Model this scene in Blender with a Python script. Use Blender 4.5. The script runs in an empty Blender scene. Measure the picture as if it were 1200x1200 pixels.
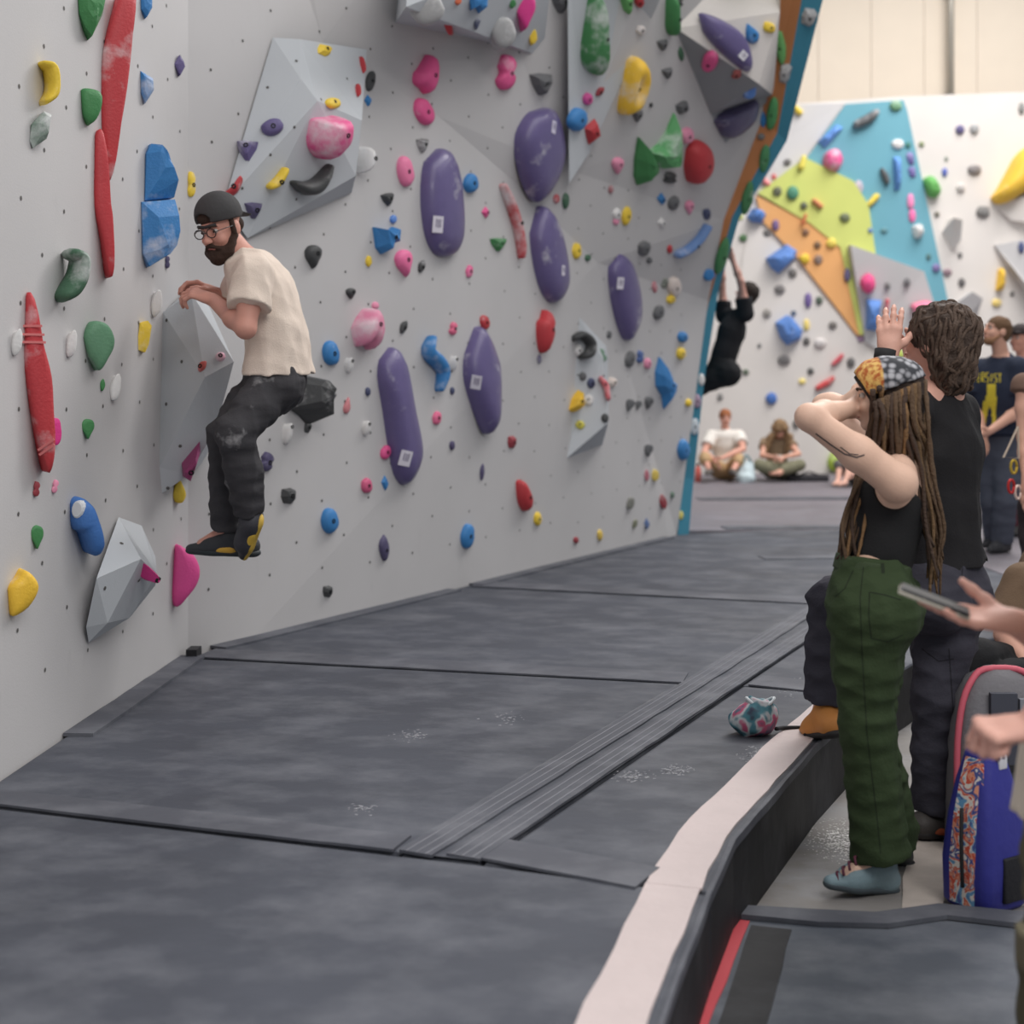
import bpy, bmesh, math, random
import numpy as np
from mathutils import Vector, Matrix
from mathutils.bvhtree import BVHTree

sc = bpy.context.scene
COL = sc.collection
random.seed(7)

# ------------------------------------------------------------------ camera
CAM_H, FPX, HX, HY = 1.52, 1600.0, 600.0, 455.0      # eye height, focal length in pixels of a 1200 px frame, horizon row
cam = bpy.data.objects.new('camera', bpy.data.cameras.new('camera'))
COL.objects.link(cam)
cam.location = (0, 0, CAM_H)
cam.rotation_euler = (math.pi / 2, 0, 0)
cam.data.sensor_width = 36
cam.data.lens = 36 * FPX / 1200
cam.data.shift_y = (HY - 600) / 1200
cam.data.clip_start = 0.05
cam.data.dof.use_dof = True
cam.data.dof.focus_distance = 5.0
cam.data.dof.aperture_fstop = 2.0
sc.camera = cam
sc.view_settings.view_transform = 'Standard'
sc.view_settings.look = 'None'
sc.view_settings.gamma = 1
sc.view_settings.use_curve_mapping = False
sc.view_settings.exposure = 0.0
sc.cycles.use_denoising = True

# ------------------------------------------------------------------ light: even hall light from a white roof and rows of ceiling lamps, plus one added for frontal light
world = bpy.data.worlds.new('hall_light')
sc.world = world
world.use_nodes = True
bg = world.node_tree.nodes['Background']
bg.inputs[0].default_value = (0.93, 0.96, 1.0, 1)
bg.inputs[1].default_value = 0.36


def area(name, loc, size, power, col=(1, .975, .955), target=None):
    l = bpy.data.lights.new(name, 'AREA')
    l.shape = 'RECTANGLE'
    l.size, l.size_y = size
    l.energy = power
    l.color = col
    o = bpy.data.objects.new(name, l)
    o.location = loc
    if target is not None:
        o.rotation_euler = (Vector(target) - Vector(loc)).to_track_quat('-Z', 'Y').to_euler()
    COL.objects.link(o)
    return o


area('ceiling_lamp', (2.6, -1.5, 6.2), (4, 4.0), 400)  # unseen, added behind the camera to brighten faces turned towards it
area('ceiling_lamp', (2.2, 4.0, 7.2), (3, 6.0), 150)
area('ceiling_lamp', (2.6, 9.5, 7.2), (3, 6.0), 170)
area('ceiling_lamp', (5.5, 13.0, 10), (4.0, 5.0), 640)
area('ceiling_lamp', (7.5, 16.0, 10), (4.0, 5.0), 640)


# ------------------------------------------------------------------ helpers
def W(px, py, Y):
    """world point at depth Y seen at a pixel of the 1200 px frame"""
    return Vector(((px - HX) / FPX * Y, Y, CAM_H + (HY - py) / FPX * Y))


def G(px, py, z):
    """world point on the level z seen at a pixel"""
    return W(px, py, (CAM_H - z) * FPX / (py - HY))


def proj(p):
    return (HX + p[0] / p[1] * FPX, HY - (p[2] - CAM_H) / p[1] * FPX)


def lin(c):
    return tuple(((v / 255) / 12.92 if v <= 10 else ((v / 255 + .055) / 1.055) ** 2.4) for v in c)


MATS = {}


def mat(rgb, rough=.6, chalk=0.0, bump=0.0, bscale=60, vary=.08, vscale=6, spec=.4, stretch=(1, 1, 1), name=None, metal=0.0, coat=0):
    """procedural material: base colour with soft variation, optional white chalk smears and fine relief"""
    key = (rgb, rough, chalk, bump, bscale, vary, vscale, spec, stretch, metal, coat)
    if key in MATS:
        return MATS[key]
    m = bpy.data.materials.new(name or 'surface')
    m.use_nodes = True
    nt = m.node_tree
    N, L = nt.nodes, nt.links
    p = N['Principled BSDF']
    c = lin(rgb)
    p.inputs['Roughness'].default_value = rough
    p.inputs['Specular IOR Level'].default_value = spec
    p.inputs['Metallic'].default_value = metal
    p.inputs['Coat Weight'].default_value = coat
    tc = N.new('ShaderNodeTexCoord')
    oi = N.new('ShaderNodeObjectInfo')
    ad = N.new('ShaderNodeVectorMath'); ad.operation = 'MULTIPLY_ADD'
    ad.inputs[1].default_value = stretch
    L.new(tc.outputs['Object'], ad.inputs[0])
    sc_ = N.new('ShaderNodeVectorMath'); sc_.operation = 'SCALE'
    L.new(oi.outputs['Random'], sc_.inputs['Scale'])
    sc_.inputs[0].default_value = (37, 53, 71)
    L.new(sc_.outputs[0], ad.inputs[2])
    n1 = N.new('ShaderNodeTexNoise')
    n1.inputs['Scale'].default_value = vscale
    n1.inputs['Detail'].default_value = 5
    L.new(ad.outputs[0], n1.inputs['Vector'])
    mx = N.new('ShaderNodeMix'); mx.data_type = 'RGBA'
    mx.inputs[6].default_value = (*[x * (1 - vary) for x in c], 1)
    mx.inputs[7].default_value = (*[min(1, x * (1 + vary) + vary * .01) for x in c], 1)
    L.new(n1.outputs['Fac'], mx.inputs[0])
    out = mx.outputs[2]
    if chalk > 0:
        n2 = N.new('ShaderNodeTexNoise')
        n2.inputs['Scale'].default_value = 5.5
        n2.inputs['Detail'].default_value = 5
        n2.inputs['Roughness'].default_value = .6
        L.new(ad.outputs[0], n2.inputs['Vector'])
        mr = N.new('ShaderNodeMapRange')
        mr.inputs[1].default_value = .68 - .3 * chalk
        mr.inputs[2].default_value = .98 - .28 * chalk
        L.new(n2.outputs['Fac'], mr.inputs[0])
        mc = N.new('ShaderNodeMix'); mc.data_type = 'RGBA'
        L.new(mr.outputs[0], mc.inputs[0])
        L.new(out, mc.inputs[6])
        mc.inputs[7].default_value = (.8, .79, .8, 1)
        out = mc.outputs[2]
    L.new(out, p.inputs['Base Color'])
    if bump > 0:
        n3 = N.new('ShaderNodeTexNoise')
        n3.inputs['Scale'].default_value = bscale
        n3.inputs['Detail'].default_value = 4
        L.new(ad.outputs[0], n3.inputs['Vector'])
        b = N.new('ShaderNodeBump')
        b.inputs['Strength'].default_value = min(1, bump)
        b.inputs['Distance'].default_value = .01
        L.new(n3.outputs['Fac'], b.inputs['Height'])
        L.new(b.outputs[0], p.inputs['Normal'])
    MATS[key] = m
    return m


def obj(name, V, Fc, m, parent=None, smooth=False, loc=None, rot=None, mi=None, at=None):
    """one mesh object from vertex and face lists; V in world metres unless loc/rot (or at: an origin to subtract) given"""
    me = bpy.data.meshes.new(name)
    if at is not None:
        at = Vector(at)
        V = [Vector(v) - at for v in V]
    me.from_pydata([tuple(v) for v in V], [], [tuple(f) for f in Fc])
    for x in (m if isinstance(m, (list, tuple)) else [m]):
        me.materials.append(x)
    if mi is not None:
        me.polygons.foreach_set('material_index', mi)
    if smooth:
        me.polygons.foreach_set('use_smooth', [True] * len(me.polygons))
    me.update()
    o = bpy.data.objects.new(name, me)
    COL.objects.link(o)
    if at is not None:
        o.location = at
    if loc is not None:
        o.matrix_world = Matrix.LocRotScale(Vector(loc), rot.to_quaternion() if rot is not None else None, None)
    if parent is not None:
        child(o, parent)
    return o


def child(o, parent):
    """parent o, keeping it where it stands (all roots are unrotated or carry their own matrix)"""
    mw = o.matrix_basis.copy()
    pm = parent.matrix_basis if parent.parent is None else parent.parent.matrix_basis @ parent.matrix_parent_inverse @ parent.matrix_basis
    o.parent = parent
    o.matrix_parent_inverse = pm.inverted()
    o.matrix_basis = mw
    return o


def empty(name, loc):
    o = bpy.data.objects.new(name, None)
    o.location = loc
    o.empty_display_size = .1
    COL.objects.link(o)
    return o


def tag(o, label=None, cat=None, group=None, kind=None):
    if label: o['label'] = label
    if cat: o['category'] = cat
    if group: o['group'] = group
    if kind: o['kind'] = kind
    return o


def bm_obj(name, bm, m, parent=None, smooth=False, at=None):
    V = [v.co.copy() for v in bm.verts]
    bm.verts.index_update()
    Fc = [[v.index for v in f.verts] for f in bm.faces]
    mi = [f.material_index for f in bm.faces]
    bm.free()
    return obj(name, V, Fc, m, parent, smooth, mi=mi, at=at)


def box(c, s, R=None):
    """8 vertices and 6 faces of a box of size s centred at c"""
    c = Vector(c)
    V = []
    for x in (-.5, .5):
        for y in (-.5, .5):
            for z in (-.5, .5):
                v = Vector((x * s[0], y * s[1], z * s[2]))
                V.append(c + (R @ v if R is not None else v))
    return V, [(0, 1, 3, 2), (4, 6, 7, 5), (0, 4, 5, 1), (2, 3, 7, 6), (0, 2, 6, 4), (1, 5, 7, 3)]


def bevel_box(name, c, s, m, parent=None, R=None, bev=.01, seg=2, smooth=True):
    V, Fc = box(c, s, R)
    bm = bmesh.new()
    vs = [bm.verts.new(v) for v in V]
    for f in Fc:
        bm.faces.new([vs[i] for i in f])
    bmesh.ops.recalc_face_normals(bm, faces=bm.faces)
    bmesh.ops.bevel(bm, geom=list(bm.edges), offset=bev, segments=seg, affect='EDGES', profile=.6)
    return bm_obj(name, bm, m, parent, smooth, at=c)


def merge(parts):
    V, Fc = [], []
    for v, f in parts:
        b = len(V)
        V += list(v)
        Fc += [tuple(i + b for i in q) for q in f]
    return V, Fc


def tube(pts, rad, n=8, cap=True):
    """swept tube along points with per-point radius"""
    P = [Vector(p) for p in pts]
    if not isinstance(rad, (list, tuple)):
        rad = [rad] * len(P)
    V, Fc = [], []
    up = None
    for i, p in enumerate(P):
        t = (P[min(i + 1, len(P) - 1)] - P[max(i - 1, 0)]).normalized()
        if up is None:
            up = Vector((0, 0, 1)) if abs(t.z) < .9 else Vector((1, 0, 0))
        a = t.cross(up).normalized()
        up = a.cross(t).normalized()
        for k in range(n):
            w = 2 * math.pi * k / n
            V.append(p + (a * math.cos(w) + up * math.sin(w)) * rad[i])
    for i in range(len(P) - 1):
        for k in range(n):
            Fc.append((i * n + k, i * n + (k + 1) % n, (i + 1) * n + (k + 1) % n, (i + 1) * n + k))
    if cap:
        Fc.append(tuple(range(n - 1, -1, -1)))
        Fc.append(tuple((len(P) - 1) * n + k for k in range(n)))
    return V, Fc


def spline(pts, n):
    """Catmull-Rom through points, n per span"""
    P = [np.array(p, float) for p in pts]
    P = [2 * P[0] - P[1]] + P + [2 * P[-1] - P[-2]]
    out = []
    for i in range(1, len(P) - 2):
        for k in range(n):
            t = k / n
            a, b, c, d = P[i - 1:i + 3]
            out.append(.5 * (2 * b + (c - a) * t + (2 * a - 5 * b + 4 * c - d) * t * t + (3 * b - a - 3 * c + d) * t ** 3))
    out.append(P[-2])
    return out
# ------------------------------------------------------------------ the setting: floor, mats, walls
MT = .27                                             # top of the crash mats above the hall floor
BASE = Vector((-1.53, 6.45, 0))                      # foot of the corner between the two near walls
END = Vector((1.475, 11.8, 0))                       # far end of the long wall
MU = (END - BASE).normalized()
MN = Vector((MU.y, -MU.x, 0))                        # normal of the long wall, towards the hall
LU = Vector((.055, 1.0, 0)).normalized()
LN = Vector((LU.y, -LU.x, 0))


def wp(px, py, s, n=MN, c=BASE):
    """point on the plane standing s metres in front of a wall, seen at a pixel"""
    d = Vector(((px - HX) / FPX, 1, (HY - py) / FPX))
    t = (s + n.dot(c)) / n.dot(d)
    return Vector((0, 0, CAM_H)) + d * t


def wall_material(name, rgb, scuff=.35):
    m = bpy.data.materials.new(name)
    m.use_nodes = True
    N, L = m.node_tree.nodes, m.node_tree.links
    p = N['Principled BSDF']
    p.inputs['Roughness'].default_value = .75
    p.inputs['Specular IOR Level'].default_value = .25
    tc = N.new('ShaderNodeTexCoord')
    n1 = N.new('ShaderNodeTexNoise'); n1.inputs['Scale'].default_value = 1.3; n1.inputs['Detail'].default_value = 6
    n2 = N.new('ShaderNodeTexNoise'); n2.inputs['Scale'].default_value = 5; n2.inputs['Detail'].default_value = 9; n2.inputs['Roughness'].default_value = .75
    mp = N.new('ShaderNodeMapping'); mp.inputs['Scale'].default_value = (1.6, 1.6, .6)
    L.new(tc.outputs['Object'], mp.inputs[0])
    L.new(tc.outputs['Object'], n1.inputs['Vector'])
    L.new(mp.outputs[0], n2.inputs['Vector'])
    c = lin(rgb)
    a = N.new('ShaderNodeMix'); a.data_type = 'RGBA'
    a.inputs[6].default_value = (*[x * .9 for x in c], 1)
    a.inputs[7].default_value = (*[min(1, x * 1.08) for x in c], 1)
    L.new(n1.outputs['Fac'], a.inputs[0])
    mr = N.new('ShaderNodeMapRange'); mr.inputs[1].default_value = .6; mr.inputs[2].default_value = .85
    mr.inputs[4].default_value = scuff
    L.new(n2.outputs['Fac'], mr.inputs[0])
    b = N.new('ShaderNodeMix'); b.data_type = 'RGBA'
    L.new(mr.outputs[0], b.inputs[0]); L.new(a.outputs[2], b.inputs[6])
    b.inputs[7].default_value = (*[x * .72 for x in c], 1)
    L.new(b.outputs[2], p.inputs['Base Color'])
    n3 = N.new('ShaderNodeTexNoise'); n3.inputs['Scale'].default_value = 140
    L.new(tc.outputs['Object'], n3.inputs['Vector'])
    bp = N.new('ShaderNodeBump'); bp.inputs['Strength'].default_value = .15; bp.inputs['Distance'].default_value = .004
    L.new(n3.outputs['Fac'], bp.inputs['Height']); L.new(bp.outputs[0], p.inputs['Normal'])
    return m


def vinyl(name, rgb, dust=.5, lo=.78, hi=1.24, st=1.35):
    """dark mat vinyl with chalk dust, streaks and soft wrinkles"""
    m = bpy.data.materials.new(name)
    m.use_nodes = True
    N, L = m.node_tree.nodes, m.node_tree.links
    p = N['Principled BSDF']
    p.inputs['Specular IOR Level'].default_value = .35
    tc = N.new('ShaderNodeTexCoord')
    geo = N.new('ShaderNodeNewGeometry')
    mp = N.new('ShaderNodeMapping'); mp.inputs['Scale'].default_value = (1, st, 1); mp.inputs['Rotation'].default_value = (0, 0, .35)
    L.new(geo.outputs['Position'], mp.inputs[0])
    n1 = N.new('ShaderNodeTexNoise'); n1.inputs['Scale'].default_value = .75; n1.inputs['Detail'].default_value = 7; n1.inputs['Roughness'].default_value = .62
    n2 = N.new('ShaderNodeTexNoise'); n2.inputs['Scale'].default_value = 3.4; n2.inputs['Detail'].default_value = 9; n2.inputs['Roughness'].default_value = .62
    for n in (n1, n2):
        L.new(mp.outputs[0], n.inputs['Vector'])
    c = lin(rgb)
    a = N.new('ShaderNodeMix'); a.data_type = 'RGBA'
    a.inputs[6].default_value = (*[x * lo for x in c], 1)
    a.inputs[7].default_value = (*[x * hi for x in c], 1)
    r1 = N.new('ShaderNodeMapRange'); r1.inputs[1].default_value = .33; r1.inputs[2].default_value = .7
    L.new(n1.outputs['Fac'], r1.inputs[0]); L.new(r1.outputs[0], a.inputs[0])
    r2 = N.new('ShaderNodeMapRange'); r2.inputs[1].default_value = .44; r2.inputs[2].default_value = .8; r2.inputs[4].default_value = dust
    L.new(n2.outputs['Fac'], r2.inputs[0])
    b = N.new('ShaderNodeMix'); b.data_type = 'RGBA'
    L.new(r2.outputs[0], b.inputs[0]); L.new(a.outputs[2], b.inputs[6])
    b.inputs[7].default_value = (.34, .35, .38, 1)
    L.new(b.outputs[2], p.inputs['Base Color'])
    r3 = N.new('ShaderNodeMapRange'); r3.inputs[3].default_value = .45; r3.inputs[4].default_value = .8
    L.new(n1.outputs['Fac'], r3.inputs[0]); L.new(r3.outputs[0], p.inputs['Roughness'])
    bp = N.new('ShaderNodeBump'); bp.inputs['Strength'].default_value = .4; bp.inputs['Distance'].default_value = .012
    L.new(n2.outputs['Fac'], bp.inputs['Height']); L.new(bp.outputs[0], p.inputs['Normal'])
    return m


M_WALL = wall_material('wall_paint', (197, 195, 195))
M_VOL = wall_material('volume_paint', (194, 198, 202), .3)
M_VOL_SHADE = wall_material('volume_paint_shaded', (150, 152, 156), .3)  # darker volume paint: shade of the hanging volume's underside put into the colour
M_BACK = wall_material('back_wall_paint', (222, 216, 211), .1)
M_MAT = vinyl('mat_vinyl', (68, 71, 80), .3)
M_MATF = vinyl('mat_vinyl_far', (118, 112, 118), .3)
M_SIDE = vinyl('mat_side_vinyl', (32, 32, 35), .12)
M_FLAP = vinyl('flap_vinyl', (80, 82, 90), .35)
M_STRIPE = mat((203, 189, 187), .7, bump=.3, bscale=40, vary=.1)
M_FLOOR = vinyl('hall_floor_carpet', (132, 128, 125), .7, .6, 1.4)

# hall floor
obj('floor', [(-6, -1, 0), (14, -1, 0), (14, 24, 0), (-6, 24, 0)], [(0, 1, 2, 3)], M_FLOOR)['kind'] = 'structure'

# left wall (near) and long wall: facets, lower part upright, upper part leaning out towards its far end
TRI = []                                              # triangles holds may stick to


def reg(o):
    mw = o.matrix_world if o.parent is None else None
    bm = bmesh.new()
    bm.from_mesh(o.data)
    bmesh.ops.triangulate(bm, faces=bm.faces)
    bm.to_mesh(o.data)
    bm.free()
    for p in o.data.polygons:
        TRI.append(tuple(o.data.vertices[i].co + o.location for i in p.vertices))


c_top = BASE + Vector((0, 0, 5.2))
lw0 = BASE - LU * 5.2
lw = obj('wall_left', [lw0, BASE, c_top, lw0 + Vector((0, 0, 5.2)),
                       lw0 - LN * .2, BASE - LN * .2, c_top - LN * .2, lw0 + Vector((0, 0, 5.2)) - LN * .2],
         [(0, 1, 2, 3), (7, 6, 5, 4), (0, 3, 7, 4), (3, 2, 6, 7)], M_WALL)
lw['kind'] = 'structure'
reg(lw)

wv = {
    'b0': BASE.copy(), 'b1': END.copy(),
    'c0': BASE + Vector((0, 0, 5.2)), 'c1': wp(378, 48, .0), 'c2': wp(515, 137, .01), 'c3': wp(605, 215, .03), 'c4': wp(700, 308, .08), 'c5': wp(830, 352, .2),
    't0': wp(340, -140, .03), 't1': wp(520, -140, .18), 't2': wp(668, -140, .5), 't3': wp(800, -140, .95), 't4': wp(916, -140, 1.3),
    'm2': wp(668, 200, .14), 'e1': wp(848, 258, .44), 'e2': wp(893, 140, .8), 'b': wp(793, 626, 0),
}
wv['b1'] = Vector((wv['b'].x, wv['b'].y, 0))
ks = list(wv)
wf = [('b0', 'b1', 'b', 'c5', 'c4', 'c3', 'c2', 'c1', 'c0'), ('c0', 'c1', 't0'), ('c1', 't1', 't0'), ('c1', 'c2', 't1'), ('c2', 'm2', 't1'), ('m2', 't2', 't1'),
      ('c2', 'c3', 'm2'), ('c3', 'c4', 'm2'), ('c4', 'e1', 'm2'), ('c4', 'c5', 'e1'), ('m2', 'e1', 'e2'), ('m2', 'e2', 't3'), ('m2', 't3', 't2'), ('e2', 't4', 't3')]
mw_ = obj('wall_long', [wv[k] for k in ks], [[ks.index(q) for q in f] for f in wf], M_WALL)
mw_['kind'] = 'structure'
reg(mw_)

# painted end of the long wall: teal outer band, orange and lime inner bands
e_in = [(793, 640), (800, 560), (812, 440), (830, 352), (848, 258), (893, 140), (916, -140)]
S_in = [0, 0, 0.08, .2, .44, .8, 1.3]
w_out = [(806, 640), (813, 560), (826, 440), (842, 340), (868, 250), (922, 165), (1000, -140)]
Pin = [wp(x, y, s) for (x, y), s in zip(e_in, S_in)]
Pout = [W(x, y, p.y + .02) for (x, y), p in zip(w_out, Pin)]
M_TEAL = wall_material('teal_paint', (72, 140, 164), .2)
M_TEALB = wall_material('teal_paint_light', (112, 168, 184), .1)
M_ORANGE = wall_material('orange_paint', (190, 128, 84), .2)
M_LIME = wall_material('lime_paint', (176, 192, 92), .2)
V, Fc, mi = [], [], []
mid = []
for i, (a, b) in enumerate(zip(Pin, Pout)):
    t = [.0, .0, .0, .12, .5, .62, .58][i]
    mid.append(a.lerp(b, t))
back = [b + Vector((.2, 2.1, 0)) for b in Pout]           # the return wall runs on behind the edge
V = Pin + mid + Pout + back
n = len(Pin)
for i in range(n - 1):
    Fc.append((i, n + i, n + i + 1, i + 1)); mi.append(1)
    Fc.append((n + i, 2 * n + i, 2 * n + i + 1, n + i + 1)); mi.append(0)
    Fc.append((2 * n + i, 3 * n + i, 3 * n + i + 1, 2 * n + i + 1)); mi.append(0)
we = obj('wall_end', V, Fc, [M_TEAL, M_ORANGE], mi=mi)
we['kind'] = 'structure'
reg(we)
# lime top corner panel
q = [wp(876, 12, 1.0), wp(902, 10, 1.05), wp(905, -80, 1.3), wp(876, -80, 1.25)]
q2 = [p - MN * .1 for p in q]
lp = obj('lime_panel', q + q2, [(0, 1, 2, 3), (0, 4, 5, 1), (1, 5, 6, 2), (0, 3, 7, 4)], M_LIME, parent=mw_)

# back climbing wall of the next bay, with painted relief panels, and the hall wall above it
BY = 20.0
B_C, B_N = Vector((0, BY, 0)), Vector((0, -1, 0))


def bw(px, py, s=0):
    return W(px, py, BY - s)


zt = lambda y, Y=BY: CAM_H + (HY - y) / FPX * Y
bwall = obj('wall_back', [(1.2, BY, 0), (11, BY, 0), (11, BY, zt(104)), bw(1190, 108), bw(1058, 113), bw(940, 121), bw(840, 128),
                          (1.2, BY + .6, 0), (11, BY + .6, 0), (11, BY + .6, zt(104)), bw(1190, 108, -.6), bw(1058, 113, -.6), bw(940, 121, -.6), bw(840, 128, -.6)],
            [(0, 1, 2, 3, 4, 5, 6), (2, 9, 10, 3), (3, 10, 11, 4), (4, 11, 12, 5), (5, 12, 13, 6), (0, 6, 13, 7)], M_BACK)
bwall['kind'] = 'structure'
reg(bwall)


def panel(name, pts, m, parent):
    """relief panel on the back wall: outline with per-corner height, sides running back to the wall"""
    A = [bw(x, y, s) for x, y, s in pts]
    c = sum(A, Vector()) / len(A)
    B = [Vector((v.x, BY + .02, v.z)) for v in A]
    k = len(A)
    Fc = [tuple(range(k))] + [(i, (i + 1) % k, k + (i + 1) % k, k + i) for i in range(k)]
    bm = bmesh.new()
    vs = [bm.verts.new(v) for v in A + B]
    for f in Fc:
        bm.faces.new([vs[i] for i in f])
    bmesh.ops.recalc_face_normals(bm, faces=bm.faces)
    o = bm_obj(name, bm, m, parent)
    for p in o.data.polygons:
        v3 = [o.data.vertices[i].co.copy() for i in p.vertices]
        for q in range(1, len(v3) - 1):
            TRI.append((v3[0], v3[q], v3[q + 1]))
    return o


M_ORB = wall_material('orange_paint_light', (236, 176, 116), .1)
M_LMB = wall_material('lime_paint_light', (206, 213, 122), .1)
M_GRB = wall_material('grey_paint_light', (205, 203, 203), .1)
panel('teal_panel', [(991, 122, .03), (1059, 117, .03), (1063, 128, .03), (1113, 362, .05), (1090, 368, .05), (1078, 318, .05), (1000, 212, .05), (945, 186, .04)], M_TEALB, bwall)
panel('teal_panel', [(1000, 212, .05), (1078, 318, .05), (1026, 302, .05), (1018, 240, .05)], M_TEALB, bwall)
panel('lime_panel', [(920, 202, .1), (944, 185, .1), (1000, 212, .12), (1018, 240, .12), (1027, 303, .1), (985, 290, .1), (950, 262, .1), (888, 226, .08)], M_LMB, bwall)
panel('lime_panel', [(985, 290, .1), (998, 287, .1), (1012, 392, .08), (1007, 392, .08)], M_LMB, bwall)
panel('orange_panel', [(886, 229, .06), (950, 262, .08), (985, 290, .08), (1010, 394, .06), (1004, 392, .06), (985, 366, .06), (935, 302, .06), (893, 258, .05)], M_ORB, bwall)
panel('grey_panel', [(997, 287, .3), (1083, 318, .3), (1100, 372, .25), (1060, 430, .06), (1014, 400, .06)], M_GRB, bwall)
panel('white_panel', [(870, 300, .02), (880, 262, .03), (912, 288, .03), (985, 372, .03), (1005, 398, .03), (1005, 500, .0), (860, 420, .0)], M_BACK, bwall)
panel('grey_panel', [(934, 122, .04), (990, 121, .04), (944, 184, .04), (918, 204, .04), (880, 240, .02), (895, 180, .02)], M_GRB, bwall)
panel('grey_volume', [(1166, 287, .05), (1230, 275, .4), (1235, 370, .4), (1200, 330, .3)], M_GRB, bwall)
panel('grey_volume', [(1164, 240, .02), (1220, 225, .3), (1230, 262, .3), (1186, 258, .1)], M_BACK, bwall)
panel('white_volume', [(1104, 272, .02), (1118, 255, .3), (1128, 258, .35), (1126, 282, .2), (1116, 294, .02)], M_BACK, bwall)
panel('grey_volume', [(1120, 355, .02), (1140, 342, .25), (1152, 350, .3), (1144, 372, .1), (1128, 378, .02)], M_GRB, bwall)

M_HALL = mat((244, 230, 212), .8, vary=.04, vscale=2)
hallw = obj('wall_hall', [(-2, 22.5, 4), (14, 22.5, 4), (14, 22.5, 11), (-2, 22.5, 11)], [(0, 1, 2, 3)], M_HALL)
hallw['kind'] = 'structure'
for i in range(11):                                    # cladding sheets with narrow joints
    x0 = 3.3 + i * .87
    sd = obj('cladding_sheet', *box((x0 + .43, 22.46, 7.5), (.862, .03, 6.8)), M_HALL, parent=hallw, at=(x0, 22.46, 7.5))
pv, pf = tube([(7.15, 22.25, 5.6), (7.15, 22.25, 10)], .055, 10)
pipe = obj('downpipe', pv, pf, mat((176, 170, 160), .35, metal=.3), smooth=True, at=(7.15, 22.25, 5.6))
tag(pipe, 'thin silver vertical pipe on the beige hall wall above the climbing wall', 'pipe')
for z in (6.3, 8.0, 9.3):
    obj('pipe_clip', *box((7.15, 22.32, z), (.16, .1, .06)), mat((140, 135, 128), .4, metal=.3), parent=pipe, at=(7.15, 22.3, z))

# crash mats -----------------------------------------------------------------
T = lambda px, py: G(px, py, MT)
OUT = [Vector((.12, 1.6, 0)), Vector((.262, 2.55, 0)), T(781, 1190), T(835, 1046), T(862, 985), T(958, 874), Vector((1.36, 5.35, 0)), Vector((1.69, 6.0, 0)), Vector((1.95, 6.4, 0)), Vector((2.7, 7.1, 0)), Vector((4.2, 7.9, 0)), Vector((8, 8.6, 0))]
for v in OUT: v.z = 0


def slab(name, plan, z0, z1, mats, parent=None, bev=.012, side=None):
    """mat body: plan outline (x, y) extruded from z0 to z1 with a rounded top edge; side: indices of outline edges in the side material"""
    bm = bmesh.new()
    lo = [bm.verts.new((p[0], p[1], z0)) for p in plan]
    hi = [bm.verts.new((p[0], p[1], z1)) for p in plan]
    k = len(plan)
    top = bm.faces.new(hi)
    bm.faces.new(lo[::-1])
    for i in range(k):
        f = bm.faces.new((lo[i], lo[(i + 1) % k], hi[(i + 1) % k], hi[i]))
        f.material_index = 1 if side is None or i in side else 0
    bmesh.ops.recalc_face_normals(bm, faces=bm.faces)
    if bev:
        bmesh.ops.bevel(bm, geom=list(top.edges), offset=bev, segments=2, affect='EDGES', profile=.5)
    bmesh.ops.triangulate(bm, faces=[f for f in bm.faces if len(f.verts) > 4])
    c = sum((Vector((p[0], p[1], 0)) for p in plan), Vector()) / k
    return bm_obj(name, bm, mats, parent, at=(c.x, c.y, z0))


def inset(poly, d):
    """shrink a plan polygon slightly so that neighbouring mats keep a joint"""
    c = sum((Vector((p[0], p[1], 0)) for p in poly), Vector()) / len(poly)
    out = []
    k = len(poly)
    area2 = sum(poly[i][0] * poly[(i + 1) % k][1] - poly[(i + 1) % k][0] * poly[i][1] for i in range(k))
    sg = 1 if area2 > 0 else -1
    for i in range(k):
        p0, p1, p2 = [Vector((*poly[(i + j) % k][:2], 0)) for j in (-1, 0, 1)]
        a, b = (p1 - p0).normalized(), (p2 - p1).normalized()
        na, nb = Vector((-a.y, a.x, 0)) * sg, Vector((-b.y, b.x, 0)) * sg
        h = (na + nb)
        h = h / max(.3, h.length_squared / 2)
        out.append(p1 + h * d)
    return out


def lineY(a, b, x):
    return a.y + (b.y - a.y) * (x - a.x) / (b.x - a.x)


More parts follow.
